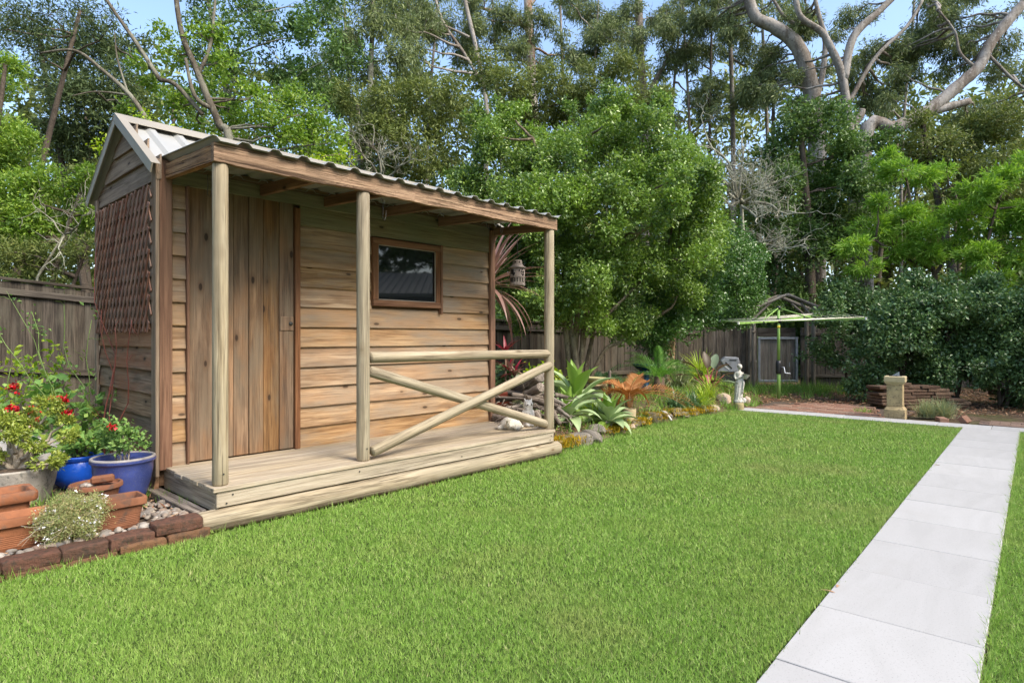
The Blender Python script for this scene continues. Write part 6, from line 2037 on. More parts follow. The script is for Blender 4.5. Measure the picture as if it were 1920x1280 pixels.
# ---- bowls, birdbath, pots of this bed
bb = pix(1117, 720, 8.9)
bbr = empty('birdbath', (bb.x, 8.9, bedz(bb.x, 8.9)), 0, 'shallow ochre bowl on a short pale column among the agaves', 'birdbath')
b = MB(); b.lathe([(0.0, 0.0), (0.12, 0.0), (0.12, 0.03), (0.09, 0.06), (0.08, 0.22), (0.11, 0.255), (0.0, 0.255)], 24); b.build('column', M['concrete'], bbr, True)
zt = pix(0, 707, 8.9).z - bedz(bb.x, 8.9)
b = MB(); b.lathe([(0.0, zt - 0.10), (0.08, zt - 0.10), (0.13, zt - 0.05), (0.15, zt - 0.012), (0.152, zt), (0.135, zt), (0.12, zt - 0.03), (0.0, zt - 0.05)], 28); b.build('bowl', M['bowl'], bbr, True)
b = MB(); b.lathe([(0.0, 0.256), (0.16, 0.256), (0.165, 0.27), (0.16, zt - 0.10), (0.0, zt - 0.101)], 6); b.build('slab', M['sandstone'], bbr)
tb = BP(1209, 10.9)
tbr = empty('birdbath', tb, 0, 'dark teal glazed birdbath pedestal behind the cycad fronds', 'birdbath')
zt = pix(0, 682, 10.9).z - tb.z
b = MB(); b.lathe([(0.0, 0.0), (0.14, 0.0), (0.14, 0.04), (0.08, 0.10), (0.075, zt * 0.6), (0.10, zt - 0.12), (0.0, zt - 0.1)], 24); b.build('stem', M['teal'], tbr, True)
b = MB(); b.lathe([(0.0, zt - 0.12), (0.09, zt - 0.12), (0.18, zt - 0.06), (0.22, zt - 0.02), (0.225, zt), (0.20, zt), (0.15, zt - 0.03), (0.0, zt - 0.05)], 28); b.build('basin', M['teal'], tbr, True)
p = BP(1181, 8.35)
bgp = make_pot('beige_pot', 'tall beige woven pot at the edge of the lawn', 'planter', (p.x, p.y, p.z - 0.06), 0, ('round', 0.085), [(-0.012, 0.0), (-0.006, 0.1), (0.0, 0.22), (-0.002, 0.26), (-0.014, 0.26), (-0.018, 0.22)], M['beige'], -0.012, 0.24)
p = BP(1143, 8.8)
o = pole('wooden_stake', p + Vector((0, 0, -0.05)), Vector((p.x, p.y, pix(0, 694, 8.8).z)), 0.022, M['grey_log'], None, n=10, segs=4)
tag(o, 'short grey wooden stake standing behind the dead palm', 'stake')
p = BP(1128, 9.9)
make_pot('black_pot', 'black plastic nursery pot holding the small palm', 'planter', (p.x, p.y, p.z), 0, ('round', 0.13), [(-0.03, 0), (0.0, 0.2), (-0.008, 0.2), (-0.01, 0.17)], M['black'], -0.01, 0.17)
p = BP(1101, 9.5)
o = put('round_stone', pms[2]); o.location = p + Vector((0, 0, 0.30)); o.scale = (0.16, 0.16, 0.26); tag(o, 'small pale mottled stone ball behind the yellow bowl', 'stone')
# ---- spiky grey shrub beside the pedestal
for u, Y, L, lab in ((1738, 9.35, 0.30, 'grey green lavender-like tuft right beside the pedestal'), (1768, 9.30, 0.32, 'paler spiky tuft next to the loose orange brick')):
    clump('spiky_shrub', lab, 'shrub', Vector(((u - 960) / FOC * Y, Y, 0.0)), 330, L, 0.007, LM['silver'], 0.95, 0.35, 0.05)
clump('grass_tuft', 'small grass tuft left of the pedestal', 'grass clump', Vector(((1618 - 960) / FOC * 9.9, 9.9, 0.0)), 70, 0.12, 0.006, LM['strap'], 0.9, 0.8, 0.06)

# ---- weeds and leaf litter
wl = []
for _ in range(900):
    x, y = random.uniform(3.9, 8.6), random.uniform(12.2, 15.1)
    if random.random() < 0.3 + 0.25 * (15.1 - y): continue
    wl.append(blades(RNG.normal(x, 0.06, 16), RNG.normal(y, 0.06, 16), random.uniform(0.10, 0.30), 0.016, 0.8, -0.03))
for _ in range(2600):
    x = random.uniform(0.4, 4.6); y = random.uniform(6.5, 14.8)
    d = edge_dist(x, y)
    if d < 0.02 or (d > 1.6 and random.random() < 0.6): continue
    wl.append(blades(RNG.normal(x, 0.05, 12), RNG.normal(y, 0.05, 12), random.uniform(0.05, 0.19), 0.012, 0.9, bedz(x, y)))
V = np.concatenate(wl)
tag(put('weeds', np_mesh('weeds', V, np.arange(len(V)), np.arange(len(V) // 3) * 3, LM['strap'])), 'patchy weeds over the beds and along the back fence', 'weeds', kind='stuff')
n_ = 9000
x = RNG.uniform(3.4, 11.5, n_); y = RNG.uniform(9.6, 14.6, n_)
kp = ((x - P0.x) * PD.x + (y - P0.y) * PD.y) > P_END + 0.5
qq = (x - P0.x) * PQ.x + (y - P0.y) * PQ.y; pp = (x - P0.x) * PD.x + (y - P0.y) * PD.y
kp &= ~((qq > -3.05) & (qq < -0.95) & (pp < P_END + 1.9)) | (RNG.uniform(0, 1, n_) < 0.02)
x, y = x[kp], y[kp]
z = np.full(len(x), -0.02)
C = np.stack([x, y, z + RNG.uniform(0, 0.03, len(x))], 1)
x2 = RNG.uniform(0.4, 4.6, 9000); y2 = RNG.uniform(6.5, 14.5, 9000)
z2 = np.array([bedz(a, b_) for a, b_ in zip(x2, y2)]); k2 = z2 > 0.05
C = np.concatenate([C, np.stack([x2, y2, z2 + 0.012], 1)[k2]])
# litter in the pot bed
xy = [SW(random.uniform(-2.2, -0.1), random.uniform(0.1, 2.2), BZ + 0.008) for _ in range(700)]
C = np.concatenate([C, np.array([tuple(p) for p in xy])])
n_ = len(C)
D = unit(np.concatenate([RNG.normal(size=(n_, 2)), RNG.normal(0, 0.25, (n_, 1))], 1))
Nn = unit(np.concatenate([RNG.normal(0, 0.3, (n_, 2)), np.ones((n_, 1))], 1))
V = leaf_verts(C, D, Nn, RNG.uniform(0.03, 0.12, n_), RNG.uniform(0.010, 0.028, n_))
tag(put('leaf_litter', leaf_mesh('leaf_litter', V, LM['litter'])), 'dry brown fallen leaves over the garden beds', 'leaf litter', kind='stuff')
# a few fallen leaves on the path
for i, (u, v, az) in enumerate(((1752, 871, 0.2), (1896, 910, 1.2), (1569, 1100, 0.9), (1565, 1110, 2.2))):
    p = gnd(u, v, 0.016)
    me = strap_leaf(0.09, 0.014, 0.5, LM['litter'])
    o = put('fallen_leaf', me, None, Matrix.Translation(p) @ Matrix.Rotation(az, 4, 'Z'))
    tag(o, 'single narrow dry leaf fallen on the pale path', 'leaf', 'dry leaves on the path')
# ------------------------------------------------------------------ trees
def tree(name, label, base, trunks, bark, lobes, leafm, leaf, aspect=0.5, cover=2.0, group=None, cat='tree', twig=0, limbs=True, limb_r=0.03, limb_max=99.0, **kw):
    """trunks: list of (points, r0, r1) in world space; limbs run from the trunks to every lobe"""
    base = Vector(base)
    root = empty(name, base, 0, label, cat, group)
    mb = MB()
    allp = []
    for pts, r0, r1 in trunks:
        pts = [Vector(p) for p in pts]
        fine = []
        for i in range(len(pts) - 1):
            a, b2 = pts[i], pts[i + 1]
            pm, pn = pts[max(0, i - 1)], pts[min(len(pts) - 1, i + 2)]
            for k in range(5):
                t = k / 5
                # catmull-rom
                fine.append(0.5 * ((2 * a) + (b2 - pm) * t + (2 * pm - 5 * a + 4 * b2 - pn) * t * t + (3 * a - pm - 3 * b2 + pn) * t ** 3))
        fine.append(pts[-1])
        mb.tube(fine, [r * (1 + random.uniform(-0.06, 0.06)) for r in taper(r0, r1, len(fine) - 1)], 10)
        allp += fine[1:]
    if limbs and allp:
        for (c, r, s) in lobes:
            best = min(allp, key=lambda p: (p - c).length + max(0, p.z - c.z) * 1.5)
            L = (best - c).length
            if L > limb_max or r < 0.15: continue
            pts = limb(mb, best, c, min(limb_r, 0.012 + L * 0.018), 0.006 + r * 0.004, 6, 0.07, 6)
            if twig:
                twigs(mb, pts[3:], twig, r * 0.9, 0.005 + r * 0.004, 0.8, 4)
    if mb.v:
        at_base(mb.build('trunk', bark, root, True), base)
    if lobes and leafm is not None:
        V = foliage(lobes, leaf, aspect, cover, **kw)
        at_base(put('crown', leaf_mesh('crown', V, leafm), root), base)
    return root

# ---- the big leafy tree beside the shed
b0 = BP(1080, 9.75)
stems = []
for (u1, v1, u2, v2, r_) in ((1045, 560, 960, 330, 0.05), (1062, 540, 1000, 260, 0.06), (1085, 520, 1100, 260, 0.06), (1110, 560, 1190, 330, 0.05), (1130, 600, 1250, 480, 0.04), (1165, 640, 1240, 590, 0.035), (1055, 600, 1010, 480, 0.04), (1100, 580, 1160, 420, 0.04)):
    stems.append(([b0 + Vector((random.uniform(-0.12, 0.12), random.uniform(-0.1, 0.1), -0.05)), pix(u1 * 0.6 + 1080 * 0.4, v1 * 0.6 + 690 * 0.4, 9.75), pix(u1, v1, 9.75 + random.uniform(-0.2, 0.2)), pix(u2, v2, 9.9 + random.uniform(-0.4, 0.4))], r_, 0.018))
L1 = px_lobes([(925, 262, 52), (985, 290, 70), (950, 215, 26), (1060, 300, 75), (1130, 250, 62), (1160, 205, 34), (1210, 250, 55), (1275, 300, 60), (1245, 220, 26), (1330, 330, 50), (905, 350, 58), (975, 390, 80), (1070, 400, 90), (1170, 370, 85), (1265, 400, 80), (940, 460, 62), (1020, 490, 80), (1120, 490, 90), (1220, 500, 80), (985, 560, 50), (1070, 570, 56), (1160, 580, 60), (1320, 420, 55), (900, 430, 45), (1200, 610, 44), (1120, 610, 36), (1040, 590, 34), (960, 575, 30)], 9.7, 0.75)
L1 += px_lobes([(random.uniform(900, 1330), random.uniform(260, 560), random.uniform(26, 40)) for _ in range(34)], 9.4, 0.9)
def sprigs(lobes, n_, r0, r1, up=0.5):
    out = []
    for _ in range(n_):
        c_, r_, s_ = random.choice(lobes)
        d_ = Vector((random.gauss(0, 1), random.gauss(0, 0.7), random.gauss(up, 0.8))).normalized()
        k_ = r_ * random.uniform(0.85, 1.2)
        rr_ = random.uniform(r0, r1)
        for j_ in range(3):
            out.append((c_ + d_ * (k_ + j_ * rr_ * 0.8), rr_ * (1 - 0.22 * j_), 1.0))
    return out
L1 += sprigs(L1[:24], 60, 0.08, 0.14)
tree('leafy_tree', 'dense bright green small leafed tree rising beside the shed', b0, stems, M['moss_bark'], L1, LM['lilly'], 0.050, 0.58, 2.1, up=0.6, twig=2, lump_r=0.6, shell=0.4)
# ---- darker one in front of the back fence, tan trunks
b1 = BP(1252, 11.9)
L2 = px_lobes([(1330, 460, 70), (1290, 520, 65), (1370, 500, 58, 13.2), (1400, 540, 42, 13.6), (1250, 560, 52), (1310, 560, 50), (1380, 570, 44, 13.6), (1220, 610, 48), (1270, 610, 40), (1330, 600, 36, 13.6), (1230, 655, 30), (1410, 480, 34, 13.6), (1360, 595, 26, 13.8)], 11.0, 0.5)
tree('dark_leafed_tree', 'dark glossy small leafed tree with tan trunks in front of the grey fence', b1,
     [([b1, pix(1250, 660, 11.9), pix(1245, 610, 11.8), pix(1240, 560, 11.4)], 0.05, 0.03), ([b1 + Vector((0.08, 0, 0)), pix(1262, 650, 11.9), pix(1268, 600, 11.7), pix(1310, 500, 11.2)], 0.045, 0.03), ([b1 + Vector((0.02, 0, 0)), pix(1258, 640, 11.8), pix(1320, 560, 11.2)], 0.03, 0.02)], M['tan_bark'], L2, LM['murraya'], 0.05, 0.62, 2.3, twig=2, limb_max=1.5, lump_r=0.6, shell=0.4)

# ---- camellia hedge, shrub by shrub
def shrub(label, u, Y, lobes, leaf=0.06, cover=2.2, mat='camellia', name='camellia_shrub', group='shrubs of the hedge', stems=3, bark='bark'):
    base = Vector(((u - 960) / FOC * Y, Y, 0))
    tr = [([base + Vector((random.uniform(-0.1, 0.1), 0, 0)), base + Vector((random.uniform(-0.2, 0.2), 0, 0.5)), base + Vector((random.uniform(-0.35, 0.35), 0, 1.1))], 0.035, 0.018) for _ in range(stems)]
    return tree(name, label, base, tr, M[bark], lobes + sprigs(lobes, 16, 0.06, 0.11, 0.7), LM[mat], leaf, 0.55, cover, group, 'shrub', twig=1, up=0.7)
shrub('open camellia shrub with a bare pale trunk right of the gate', 1600, 13.2, px_lobes([(1555, 600, 38), (1610, 585, 48), (1580, 560, 36), (1545, 665, 28), (1610, 640, 34), (1650, 610, 40), (1575, 672, 18)], 13.0, 0.3), 0.07, 2.0, stems=2)
shrub('low dark camellia behind the left end of the slab stack', 1630, 12.0, px_lobes([(1640, 690, 36), (1610, 720, 28), (1665, 660, 44), (1655, 730, 30), (1690, 700, 30)], 11.8, 0.3), 0.065, 2.3)
shrub('camellia shrub of the hedge straight behind the pedestal', 1705, 11.7, px_lobes([(1690, 580, 52), (1700, 620, 60), (1740, 660, 55), (1720, 700, 40), (1660, 600, 40), (1730, 550, 40)], 11.6, 0.4), 0.065, 2.3)
shrub('tall camellia of the hedge above the right end of the slab stack', 1790, 11.5, px_lobes([(1770, 565, 50), (1800, 600, 62), (1790, 660, 58), (1770, 700, 40), (1820, 560, 45), (1830, 690, 40)], 11.4, 0.4), 0.065, 2.3)
shrub('outermost camellia of the hedge at the right edge of the photo', 1880, 10.9, px_lobes([(1870, 580, 60), (1900, 620, 66), (1870, 680, 52), (1910, 700, 50), (1935, 580, 60), (1850, 620, 45), (1890, 740, 34), (1970, 640, 80), (1930, 740, 40), (1860, 540, 34)], 10.9, 0.4), 0.06, 2.3)
shrub('last camellia just beyond the right edge of the photo', 2050, 10.2, px_lobes([(2040, 580, 80), (2060, 660, 80), (2120, 600, 90)], 10.2, 0.4), 0.08, 1.2)

# ---- bright wattles
def wattle(label, u, Y, lobes, trunks):
    base = Vector(((u - 960) / FOC * Y, Y, 0))
    tree('wattle_tree', label, base, trunks, M['bark'], lobes, LM['wattle'], 0.115, 0.20, 1.9, 'bright wattles behind the hedge', 'tree', twig=2, up=0.7, outward=1.0, tight=0.6, per=10, lumps=8, lump_r=0.5)
base = Vector(((1745 - 960) / FOC * 13.6, 13.6, 0))
wattle('bright yellow green wattle nearest the gate arch', 1745, 13.6, px_lobes([(1690, 318, 36), (1655, 295, 26), (1730, 330, 32), (1775, 318, 26), (1640, 430, 46), (1600, 460, 34), (1690, 410, 46), (1740, 430, 42), (1680, 470, 40), (1730, 480, 36), (1620, 500, 28), (1650, 380, 26)], 13.4, 0.5, 0.55),
       [([base, pix(1755, 560, 13.6), pix(1748, 500, 13.6), pix(1720, 430, 13.5), pix(1700, 340, 13.4)], 0.07, 0.025), ([pix(1748, 505, 13.6), pix(1690, 480, 13.5), pix(1640, 450, 13.4)], 0.04, 0.02), ([pix(1750, 520, 13.6), pix(1790, 455, 13.6), pix(1800, 400, 13.5)], 0.04, 0.02)])
base = Vector(((1860 - 960) / FOC * 13.0, 13.0, 0))
wattle('bright yellow green wattle filling the photo\'s right edge', 1860, 13.0, px_lobes([(1830, 360, 44), (1880, 335, 48), (1920, 310, 40), (1800, 400, 40), (1850, 420, 50), (1900, 410, 50), (1790, 460, 38), (1850, 480, 46), (1910, 470, 46), (1940, 380, 50), (1870, 525, 34), (1820, 520, 28), (1960, 450, 60)], 13.0, 0.5, 0.6),
       [([base, pix(1855, 540, 13.0), pix(1850, 470, 13.0), pix(1870, 380, 13.0)], 0.07, 0.02)])

# ---- dead lichen-covered tree
def dead_tree(name, label, base, trunk_pts, r0, tips, bark, depth=3, length=0.9, r_tw=0.014, count=7):
    base = Vector(base)
    root = empty(name, base, 0, label, 'dead tree')
    mb = MB()
    pts = [Vector(p) for p in trunk_pts]
    mb.tube(pts, taper(r0, r0 * 0.5, len(pts) - 1), 8)
    at_base(mb.build('trunk', bark, root, True), base)
    mb = MB()
    for t in tips:
        a = min(pts[1:], key=lambda p: (p - t).length)
        q = limb(mb, a, t, r0 * 0.55, r0 * 0.16, 8, 0.09, 6)
        twigs(mb, q[2:], count, length, r_tw, 0.75, 4, depth)
    at_base(mb.build('branches', bark, root, True), base)
    return root
dead_tree('lichen_tree', 'bare pale lichen covered tree between the green tree and the arch', Vector((pix(1405, 0, 16.3).x, 16.3, 0)),
          [Vector((pix(1405, 0, 16.3).x, 16.3, 0)), pix(1402, 560, 16.3), pix(1395, 470, 16.0), pix(1390, 380, 15.6)], 0.08,
          [pix(1320, 240, 14.8), pix(1390, 260, 15), pix(1480, 330, 14.6), pix(1510, 400, 14.6), pix(1450, 350, 14.4), pix(1310, 300, 14.4), pix(1420, 420, 14.3), pix(1360, 310, 14.4), pix(1470, 440, 14.5), pix(1400, 350, 14.2), pix(1340, 370, 14.3), pix(1440, 470, 14.4), pix(1500, 460, 14.6)], M['lichen_pale'], 3, 0.65, 0.013, 10)
dead_tree('bare_shrub', 'tangle of bare grey twigs showing above the verandah roof', Vector((pix(700, 0, 10.2).x, 10.2, 0)),
          [Vector((pix(700, 0, 10.2).x, 10.2, 0)), pix(700, 480, 10.2), pix(705, 400, 10.2), pix(715, 340, 10.2)], 0.04,
          [pix(660, 255, 10.0), pix(720, 270, 9.8), pix(770, 300, 9.8), pix(640, 290, 9.8), pix(700, 235, 10.2)], M['lichen'], 3, 0.45, 0.007, 6)

# ---- lichen-barked tree leaning behind the shed
bb0 = Vector((pix(435, 0, 8.4).x, 8.4, 0))
Lc = px_lobes([(290, 150, 26), (330, 200, 34), (390, 150, 30), (440, 210, 46), (500, 230, 52), (540, 190, 40), (370, 240, 30), (470, 170, 30), (560, 260, 46), (620, 270, 40), (230, 200, 22), (420, 120, 26), (590, 215, 34), (520, 285, 34), (440, 275, 30), (370, 60, 24), (330, 100, 24), (300, 60, 20), (410, 60, 26), (260, 120, 22)], 8.9, 0.5)
tree('leaning_tree', 'mottled lichen trunk forking above the shed ridge with fresh yellow green leaves', bb0,
     [([bb0, pix(432, 300, 8.4), pix(412, 235, 8.4), pix(390, 185, 8.4), pix(368, 130, 8.4), pix(340, 60, 8.4), pix(326, -40, 8.4)], 0.062, 0.03),
      ([pix(400, 205, 8.4), pix(365, 180, 8.3), pix(348, 110, 8.3)], 0.034, 0.02),
      ([pix(372, 140, 8.4), pix(395, 80, 8.5), pix(405, -20, 8.6)], 0.03, 0.015),
      ([pix(285, 240, 8.2), pix(245, 180, 8.2), pix(190, 130, 8.2), pix(140, 95, 8.2), pix(75, 100, 8.2)], 0.035, 0.012),
      ([pix(300, 150, 8.3), pix(255, 80, 8.3), pix(200, 0, 8.3), pix(185, -40, 8.3)], 0.03, 0.016),
      ([pix(240, 175, 8.2), pix(220, 110, 8.2), pix(215, 60, 8.2)], 0.015, 0.006),
      ([pix(240, 178, 8.2), pix(180, 172, 8.2), pix(135, 180, 8.1)], 0.014, 0.006),
      ([pix(380, 215, 8.4), pix(330, 160, 8.3), pix(300, 150, 8.3)], 0.03, 0.028)], M['mottled'], Lc, LM['bright'], 0.055, 0.5, 1.45, twig=3, up=0.7, limb_r=0.018)
Lv = px_lobes([(250, 290, 24), (215, 330, 22), (300, 250, 22), (200, 270, 26), (610, 300, 24), (650, 290, 22), (340, 265, 26), (270, 225, 18)], 7.9, 0.3)
V = foliage(Lv, 0.05, 0.5, 0.8, per=5, up=0.9)
mb = MB()
for c_, r_, s_ in Lv: limb(mb, pix(420, 330, 8.0), c_, 0.010, 0.005, 6, 0.08, 5)
plant('vine', 'yellow green leafy vine shoots curling round the shed gable', 'vine', Vector((pix(420, 0, 8.0).x, 8.0, 0)), mb, M['stem_brown'], V, LM['lime'])

# ---- left side: trees beyond the side fence
def simple_tree(label, u, Y, lobes, mat, leaf, aspect, cover, bark='bark', name='tree', r=0.1, group='trees beyond the fence', h=None, **kw):
    base = Vector(((u - 960) / FOC * Y, Y, -0.03))
    top = min(lobes, key=lambda l: -l[0].z)[0]
    mid = base.lerp(top, 0.5) + Vector((random.uniform(-0.3, 0.3), 0, 0))
    return tree(name, label, base, [([base, mid, top], r, r * 0.3)], M[bark], lobes, LM[mat], leaf, aspect, cover, group, 'tree', **kw)
simple_tree('large dark needle leafed tree against the sky above the shed gable', 190, 19.0, px_lobes([(170, 110, 62), (230, 90, 46), (120, 150, 50), (230, 160, 55), (170, 190, 62), (120, 230, 55), (200, 250, 62), (110, 270, 60), (250, 215, 40), (160, 60, 40), (70, 60, 40), (100, 100, 36)], 19.0, 1.2), 'darkfine', 0.17, 0.22, 1.5, r=0.15, twig=3, per=9, droop=0.2, lumps=9)
simple_tree('feathery dark branches at the upper left corner of the photo', -20, 14.0, px_lobes([(20, 20, 50), (90, 30, 46), (-30, 60, 60), (150, 20, 40), (60, 90, 34), (210, 40, 30)], 14.0, 0.8), 'darkfine', 0.12, 0.22, 0.75, r=0.12, twig=6, per=8, droop=0.2)
simple_tree('mid green tree at the left edge of the photo, half cropped', -40, 11.5, px_lobes([(-10, 150, 50), (10, 120, 36), (0, 230, 52), (35, 270, 40), (-40, 300, 70), (30, 320, 40)], 11.5, 0.6), 'bright', 0.07, 0.35, 1.7, twig=2)
simple_tree('bright green leafy shrub above the side fence left of the shed', 70, 9.2, px_lobes([(30, 350, 55), (95, 340, 42), (150, 360, 36), (60, 410, 58), (130, 420, 46), (10, 440, 50), (160, 330, 26), (-30, 400, 60), (170, 400, 26)], 9.2, 0.4), 'bright', 0.06, 0.4, 1.9, name='tree', r=0.06, twig=2)
simple_tree('olive leafed shrub hanging over the side fence top', 60, 8.3, px_lobes([(30, 490, 46), (90, 490, 40), (140, 480, 34), (0, 460, 40), (60, 520, 30), (120, 520, 22), (165, 460, 22)], 8.1, 0.25), 'olive', 0.06, 0.25, 1.3, name='tree', r=0.05, twig=3)
dead_tree('bare_branch', 'crooked white dead branch beside the shed lattice', Vector((pix(60, 0, 7.9).x, 7.9, 0)), [Vector((pix(60, 0, 7.9).x, 7.9, 0)), pix(70, 520, 7.9), pix(120, 440, 7.7)], 0.022, [pix(170, 400, 7.4), pix(110, 480, 7.4), pix(60, 380, 7.6), pix(160, 360, 7.5)], M['lichen'], 2, 0.3, 0.006, 4)

# ---- mid-distance trees over the shed roof
simple_tree('dark tall tree behind the leaning lichen trunk', 500, 17.0, px_lobes([(470, 60, 50), (530, 40, 50), (600, 60, 52), (440, 120, 40), (520, 120, 50), (590, 140, 50), (640, 110, 44), (460, 10, 40), (610, 0, 50), (550, 190, 44), (630, 190, 40), (400, 50, 46), (430, 130, 42), (370, 110, 40), (390, 0, 40), (340, 190, 40), (420, 190, 40)], 17.0, 1.0), 'ivy', 0.12, 0.42, 1.25, r=0.18, twig=3, bark='lichen')
simple_tree('tall dark olive tree left of the peeling gum trunk', 690, 19.0, px_lobes([(660, 60, 50), (720, 30, 50), (680, 130, 52), (750, 100, 50), (620, 160, 50), (650, 210, 52), (720, 180, 50), (780, 160, 40), (700, 0, 50)], 19.0, 1.2), 'gum', 0.16, 0.25, 1.3, r=0.18, twig=3, bark='lichen', droop=0.6)
simple_tree('spreading olive green tree rising over the verandah roof', 740, 14.5, px_lobes([(670, 190, 46), (730, 180, 52), (790, 190, 50), (850, 180, 50), (700, 240, 56), (770, 250, 60), (840, 250, 56), (660, 260, 46), (640, 310, 40), (720, 310, 52), (800, 310, 52), (860, 320, 44), (880, 220, 40)], 14.5, 0.8, 0.7), 'olive', 0.10, 0.32, 1.25, r=0.14, twig=4, bark='lichen', droop=0.2)
simple_tree('bushy olive tree behind the top of the leafy tree', 1080, 17.0, px_lobes([(960, 170, 55), (1030, 150, 55), (1100, 170, 60), (1160, 130, 50), (1060, 210, 60), (980, 230, 55), (1130, 220, 50), (1230, 190, 45), (920, 130, 50), (1190, 190, 50)], 17.0, 1.0, 0.7), 'olive', 0.11, 0.30, 1.4, r=0.16, twig=3, droop=0.2)
simple_tree('deep green creeper clad tree under the big bent gum', 1520, 18.0, px_lobes([(1500, 230, 52), (1560, 240, 52), (1610, 280, 50), (1470, 290, 50), (1530, 310, 66), (1600, 340, 60), (1450, 350, 56), (1520, 390, 66), (1590, 420, 60), (1430, 420, 56), (1490, 460, 66), (1560, 480, 60), (1430, 500, 52), (1500, 540, 52), (1570, 550, 50), (1640, 330, 40), (1660, 270, 36), (1420, 570, 40)], 18.0, 1.0), 'ivy', 0.10, 0.5, 1.9, r=0.2, twig=2)
simple_tree('dark spreading tree behind the bright wattles', 1830, 17.5, px_lobes([(1760, 270, 50), (1830, 250, 52), (1890, 230, 55), (1790, 310, 52), (1860, 310, 55), (1930, 290, 60), (1740, 330, 40), (1820, 360, 52), (1900, 360, 55), (1700, 290, 30), (1960, 350, 60), (1730, 230, 30)], 17.5, 1.0, 0.7), 'olive', 0.11, 0.34, 1.7, r=0.18, twig=3)

# ---- gums
def gum(label, u, Y, trunks, lobes, bark='gum', leaf=0.15, cover=1.25, group='tall gum trees of the bush'):
    base = Vector(((u - 960) / FOC * Y, Y, -0.03))
    tr = []
    for i, (pp_, r0, r1) in enumerate(trunks):
        pts = [pix(a, b_, Y + (c_ if len(rest) else 0)) if False else pix(a, b_, Y + (rest[0] if rest else 0)) for (a, b_, *rest) in pp_ for c_ in (0,)]
        if i == 0: pts = [base] + pts
        tr.append((pts, 0.82 * r0 * Y / FOC, 0.8 * r1 * Y / FOC))
    return tree('gum_tree', label, base, tr, M[bark], lobes, LM['gum'], leaf, 0.2, cover, group, 'gum tree', twig=4, droop=0.9, up=0.1, outward=0.4, tight=1.0, per=9, limb_r=0.06, lump_r=0.38, lumps=12)
def rnd_lobes(boxes, Y, dy, sq_=0.8):
    sp = []
    for (u0, u1, v0, v1, n_, r_) in boxes:
        for _ in range(n_):
            sp.append((random.uniform(u0, u1), random.uniform(v0, v1), r_ * random.uniform(0.7, 1.2)))
    return px_lobes(sp, Y, dy, sq_)
gum('tall gum with a white and rust peeling trunk above the leafy tree', 1005, 23, [([(1004, 300), (1000, 200), (994, 90), (988, -40), (985, -160)], 13, 9), ([(994, 60), (950, 30), (900, 15)], 5, 3), ([(990, 20), (1040, -60)], 4, 2)],
    rnd_lobes([(870, 1090, -60, 130, 15, 34)], 23, 1.5), 'gum_brown')
gum('straight grey gum trunk right of the peeling one', 1210, 24, [([(1209, 300), (1206, 180), (1199, 60), (1196, -60), (1195, -160)], 10, 8), ([(1208, 190), (1240, 130), (1300, 70), (1350, 0)], 4, 2.5), ([(1210, 200), (1250, 110), (1280, 40)], 3, 2)],
    rnd_lobes([(1110, 1320, -50, 110, 15, 32), (1080, 1180, 20, 140, 5, 30)], 24, 1.5))
gum('slender forked gum leaning above the verandah roof', 905, 21, [([(912, 260), (908, 170), (890, 80), (868, -20), (860, -120)], 6, 4.5), ([(906, 160), (870, 100), (830, 40), (805, -40)], 4, 3), ([(880, 70), (820, 45), (740, 35), (700, 20)], 3, 1.5)],
    rnd_lobes([(740, 900, -40, 130, 14, 34), (650, 760, -30, 60, 5, 30)], 21, 1.3))
gum('massive pale gum bending sharply left near the upper right corner', 1530, 21, [([(1532, 320), (1528, 220), (1512, 130), (1490, 80), (1450, 50), (1415, 30), (1398, -30), (1380, -100)], 21, 11), ([(1528, 200), (1545, 120), (1540, 60), (1480, 40), (1450, 0)], 7, 3)],
    rnd_lobes([(1290, 1480, -40, 80, 16, 30), (1370, 1520, 90, 210, 10, 30)], 22.3, 0.7), 'gum')
gum('grey gum with several crooked limbs beside the massive pale one', 1600, 20, [([(1600, 330), (1590, 220), (1578, 140), (1560, 95), (1540, 60), (1500, 30), (1490, -20)], 12, 6), ([(1582, 150), (1600, 70), (1650, 20), (1690, -20)], 10, 7), ([(1588, 200), (1640, 110), (1700, 50), (1730, 0)], 5, 3), ([(1596, 240), (1612, 218), (1616, 206)], 9, 8), ([(1575, 130), (1540, 45), (1525, -20)], 6, 4)],
    rnd_lobes([(1560, 1720, 20, 200, 15, 30), (1470, 1560, -30, 60, 7, 28), (1440, 1560, 120, 220, 7, 30)], 21.4, 0.7), 'gum')
gum('great leaning gum limb crossing towards the upper right corner', 1630, 19, [([(1620, 270), (1680, 240), (1740, 208), (1800, 158), (1835, 125), (1855, 85), (1890, 40), (1940, -20), (1980, -90)], 17, 9), ([(1725, 215), (1770, 203), (1818, 190)], 11, 8), ([(1830, 128), (1800, 100), (1790, 60), (1760, 20)], 4, 2), ([(1850, 100), (1900, 150), (1940, 180)], 4, 2)],
    rnd_lobes([(1730, 1930, -20, 120, 18, 31), (1800, 1940, 120, 240, 8, 32), (1660, 1780, 60, 200, 9, 27)], 20.4, 0.6), 'gum')
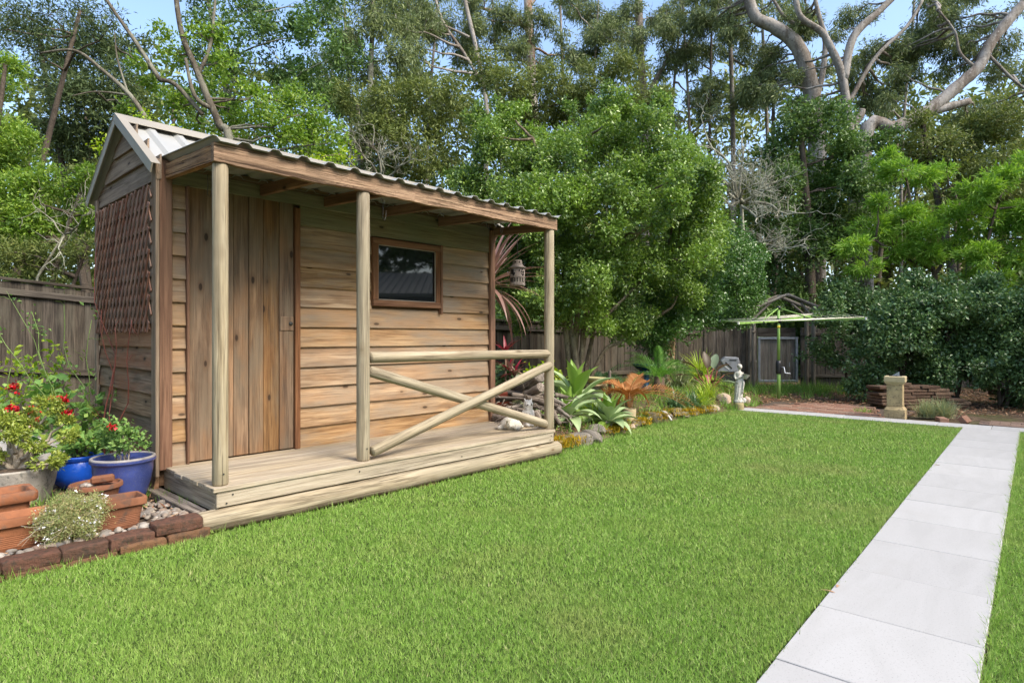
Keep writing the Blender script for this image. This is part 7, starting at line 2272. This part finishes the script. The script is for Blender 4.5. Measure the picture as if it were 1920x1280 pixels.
for i, (u, du, lab, r_) in enumerate(((1375, 6, 'thin straight gum stem left of the massive bent gum', 6), (1330, -4, 'thinnest dark gum stem between the grey trunk and the bent gum', 3.5), (1295, 12, 'slim gum stem leaning right behind the leafy tree top', 3.5), (1105, -14, 'slim leaning gum stem just right of the peeling trunk', 3), (800, -16, 'slim pale gum stem above the middle of the verandah roof', 4), (1440, 10, 'thin pale stem close beside the massive bent gum', 4.5), (1255, -18, 'pale gum stem leaning left of the grey trunk', 3.5), (1060, 8, 'slender pale stem close right of the peeling trunk', 4), (940, 14, 'slender gum stem close left of the peeling trunk', 3.5), (1690, -20, 'thin pale stem under the great leaning limb', 4), (660, 12, 'thin pale stem left of the slim gum above the roof', 4))):
    gum(lab, u, 24, [([(u, 330), (u - du * 0.4, 180), (u - du, 60), (u - du * 1.5, -90)], r_, r_ * 0.6)], rnd_lobes([(u - 60, u + 60, -30, 230, 8 if i < 5 else 4, 26)], 24, 1.5), 'gum' if i != 1 else 'bark', 0.18)

# ---- the wood behind: one mass
def far_wood():
    lobes = []
    for Y, u0, u1, top, r_, stepx in ((25, -500, 2500, 330, 70, 75), (30, -700, 2700, 150, 80, 105)):
        u = u0
        while u < u1:
            v = 640
            t_ = top + random.uniform(-40, 60)
            while v > t_:
                lobes.append((pix(u + random.uniform(-30, 30), v, Y + random.uniform(-1.5, 1.5)), r_ * random.uniform(0.8, 1.25) * Y / FOC, 0.85))
                v -= r_ * 1.15
            u += stepx
    V = foliage(lobes, 0.38, 0.40, 0.75, per=6, tight=1.2, droop=0.2, lumps=7)
    tag(put('far_wood', leaf_mesh('far_wood', V, LM['olive'])), 'dense green bushland closing the view behind the garden', 'wood', kind='stuff')
    mb = MB()
    for _ in range(70):
        u = random.uniform(-300, 2200); Y = random.uniform(22, 31)
        b_ = Vector(((u - 960) / FOC * Y, Y, -0.03))
        limb(mb, b_, b_ + Vector((random.uniform(-1, 1), random.uniform(-1, 1), random.uniform(5, 11))), 0.12, 0.05, 6, 0.03, 6)
    tag(mb.build('far_trunks', M['bark'], None, True), 'thin dark trunks deep in the bushland', 'wood', kind='stuff')
    # the same bush carries on at both sides and behind
    lobes = []
    for (cx, cy) in [(x, y) for x in (17.5, 21) for y in range(-8, 15, 3)] + [(-13, y) for y in range(-6, 12, 3)] + [(x, -16) for x in range(-12, 20, 4)]:
        for z in (1.5, 4.2, 6.8, 9.2):
            lobes.append((Vector((cx + random.uniform(-1, 1), cy + random.uniform(-1, 1), z)), random.uniform(1.6, 2.4), 0.9))
    V = foliage(lobes, 0.5, 0.45, 0.9, per=6, tight=1.2, droop=0.2)
    tag(put('side_wood', leaf_mesh('side_wood', V, LM['ivy'])), 'bushland around the sides of the garden', 'wood', kind='stuff')
far_wood()
# low understorey between fence and wood
lobes = []
for _ in range(90):
    u = random.uniform(-200, 2100); Y = random.uniform(16.5, 21)
    lobes.append((Vector(((u - 960) / FOC * Y, Y, random.uniform(0.4, 2.6))), random.uniform(0.7, 1.2), 0.8))
for _ in range(24):
    t_ = random.random()
    p = FA.lerp(FC, t_) + Vector((-0.73, 0.68, 0)) * random.uniform(1.2, 2.6)
    lobes.append((Vector((p.x, p.y, random.uniform(0.8, 2.2))), random.uniform(0.6, 0.9), 0.8))
V = foliage(lobes, 0.20, 0.42, 1.2, per=6, tight=1.2)
tag(put('undergrowth', leaf_mesh('undergrowth', V, LM['ivy'])), 'tangled green undergrowth behind the fences', 'undergrowth', kind='stuff')
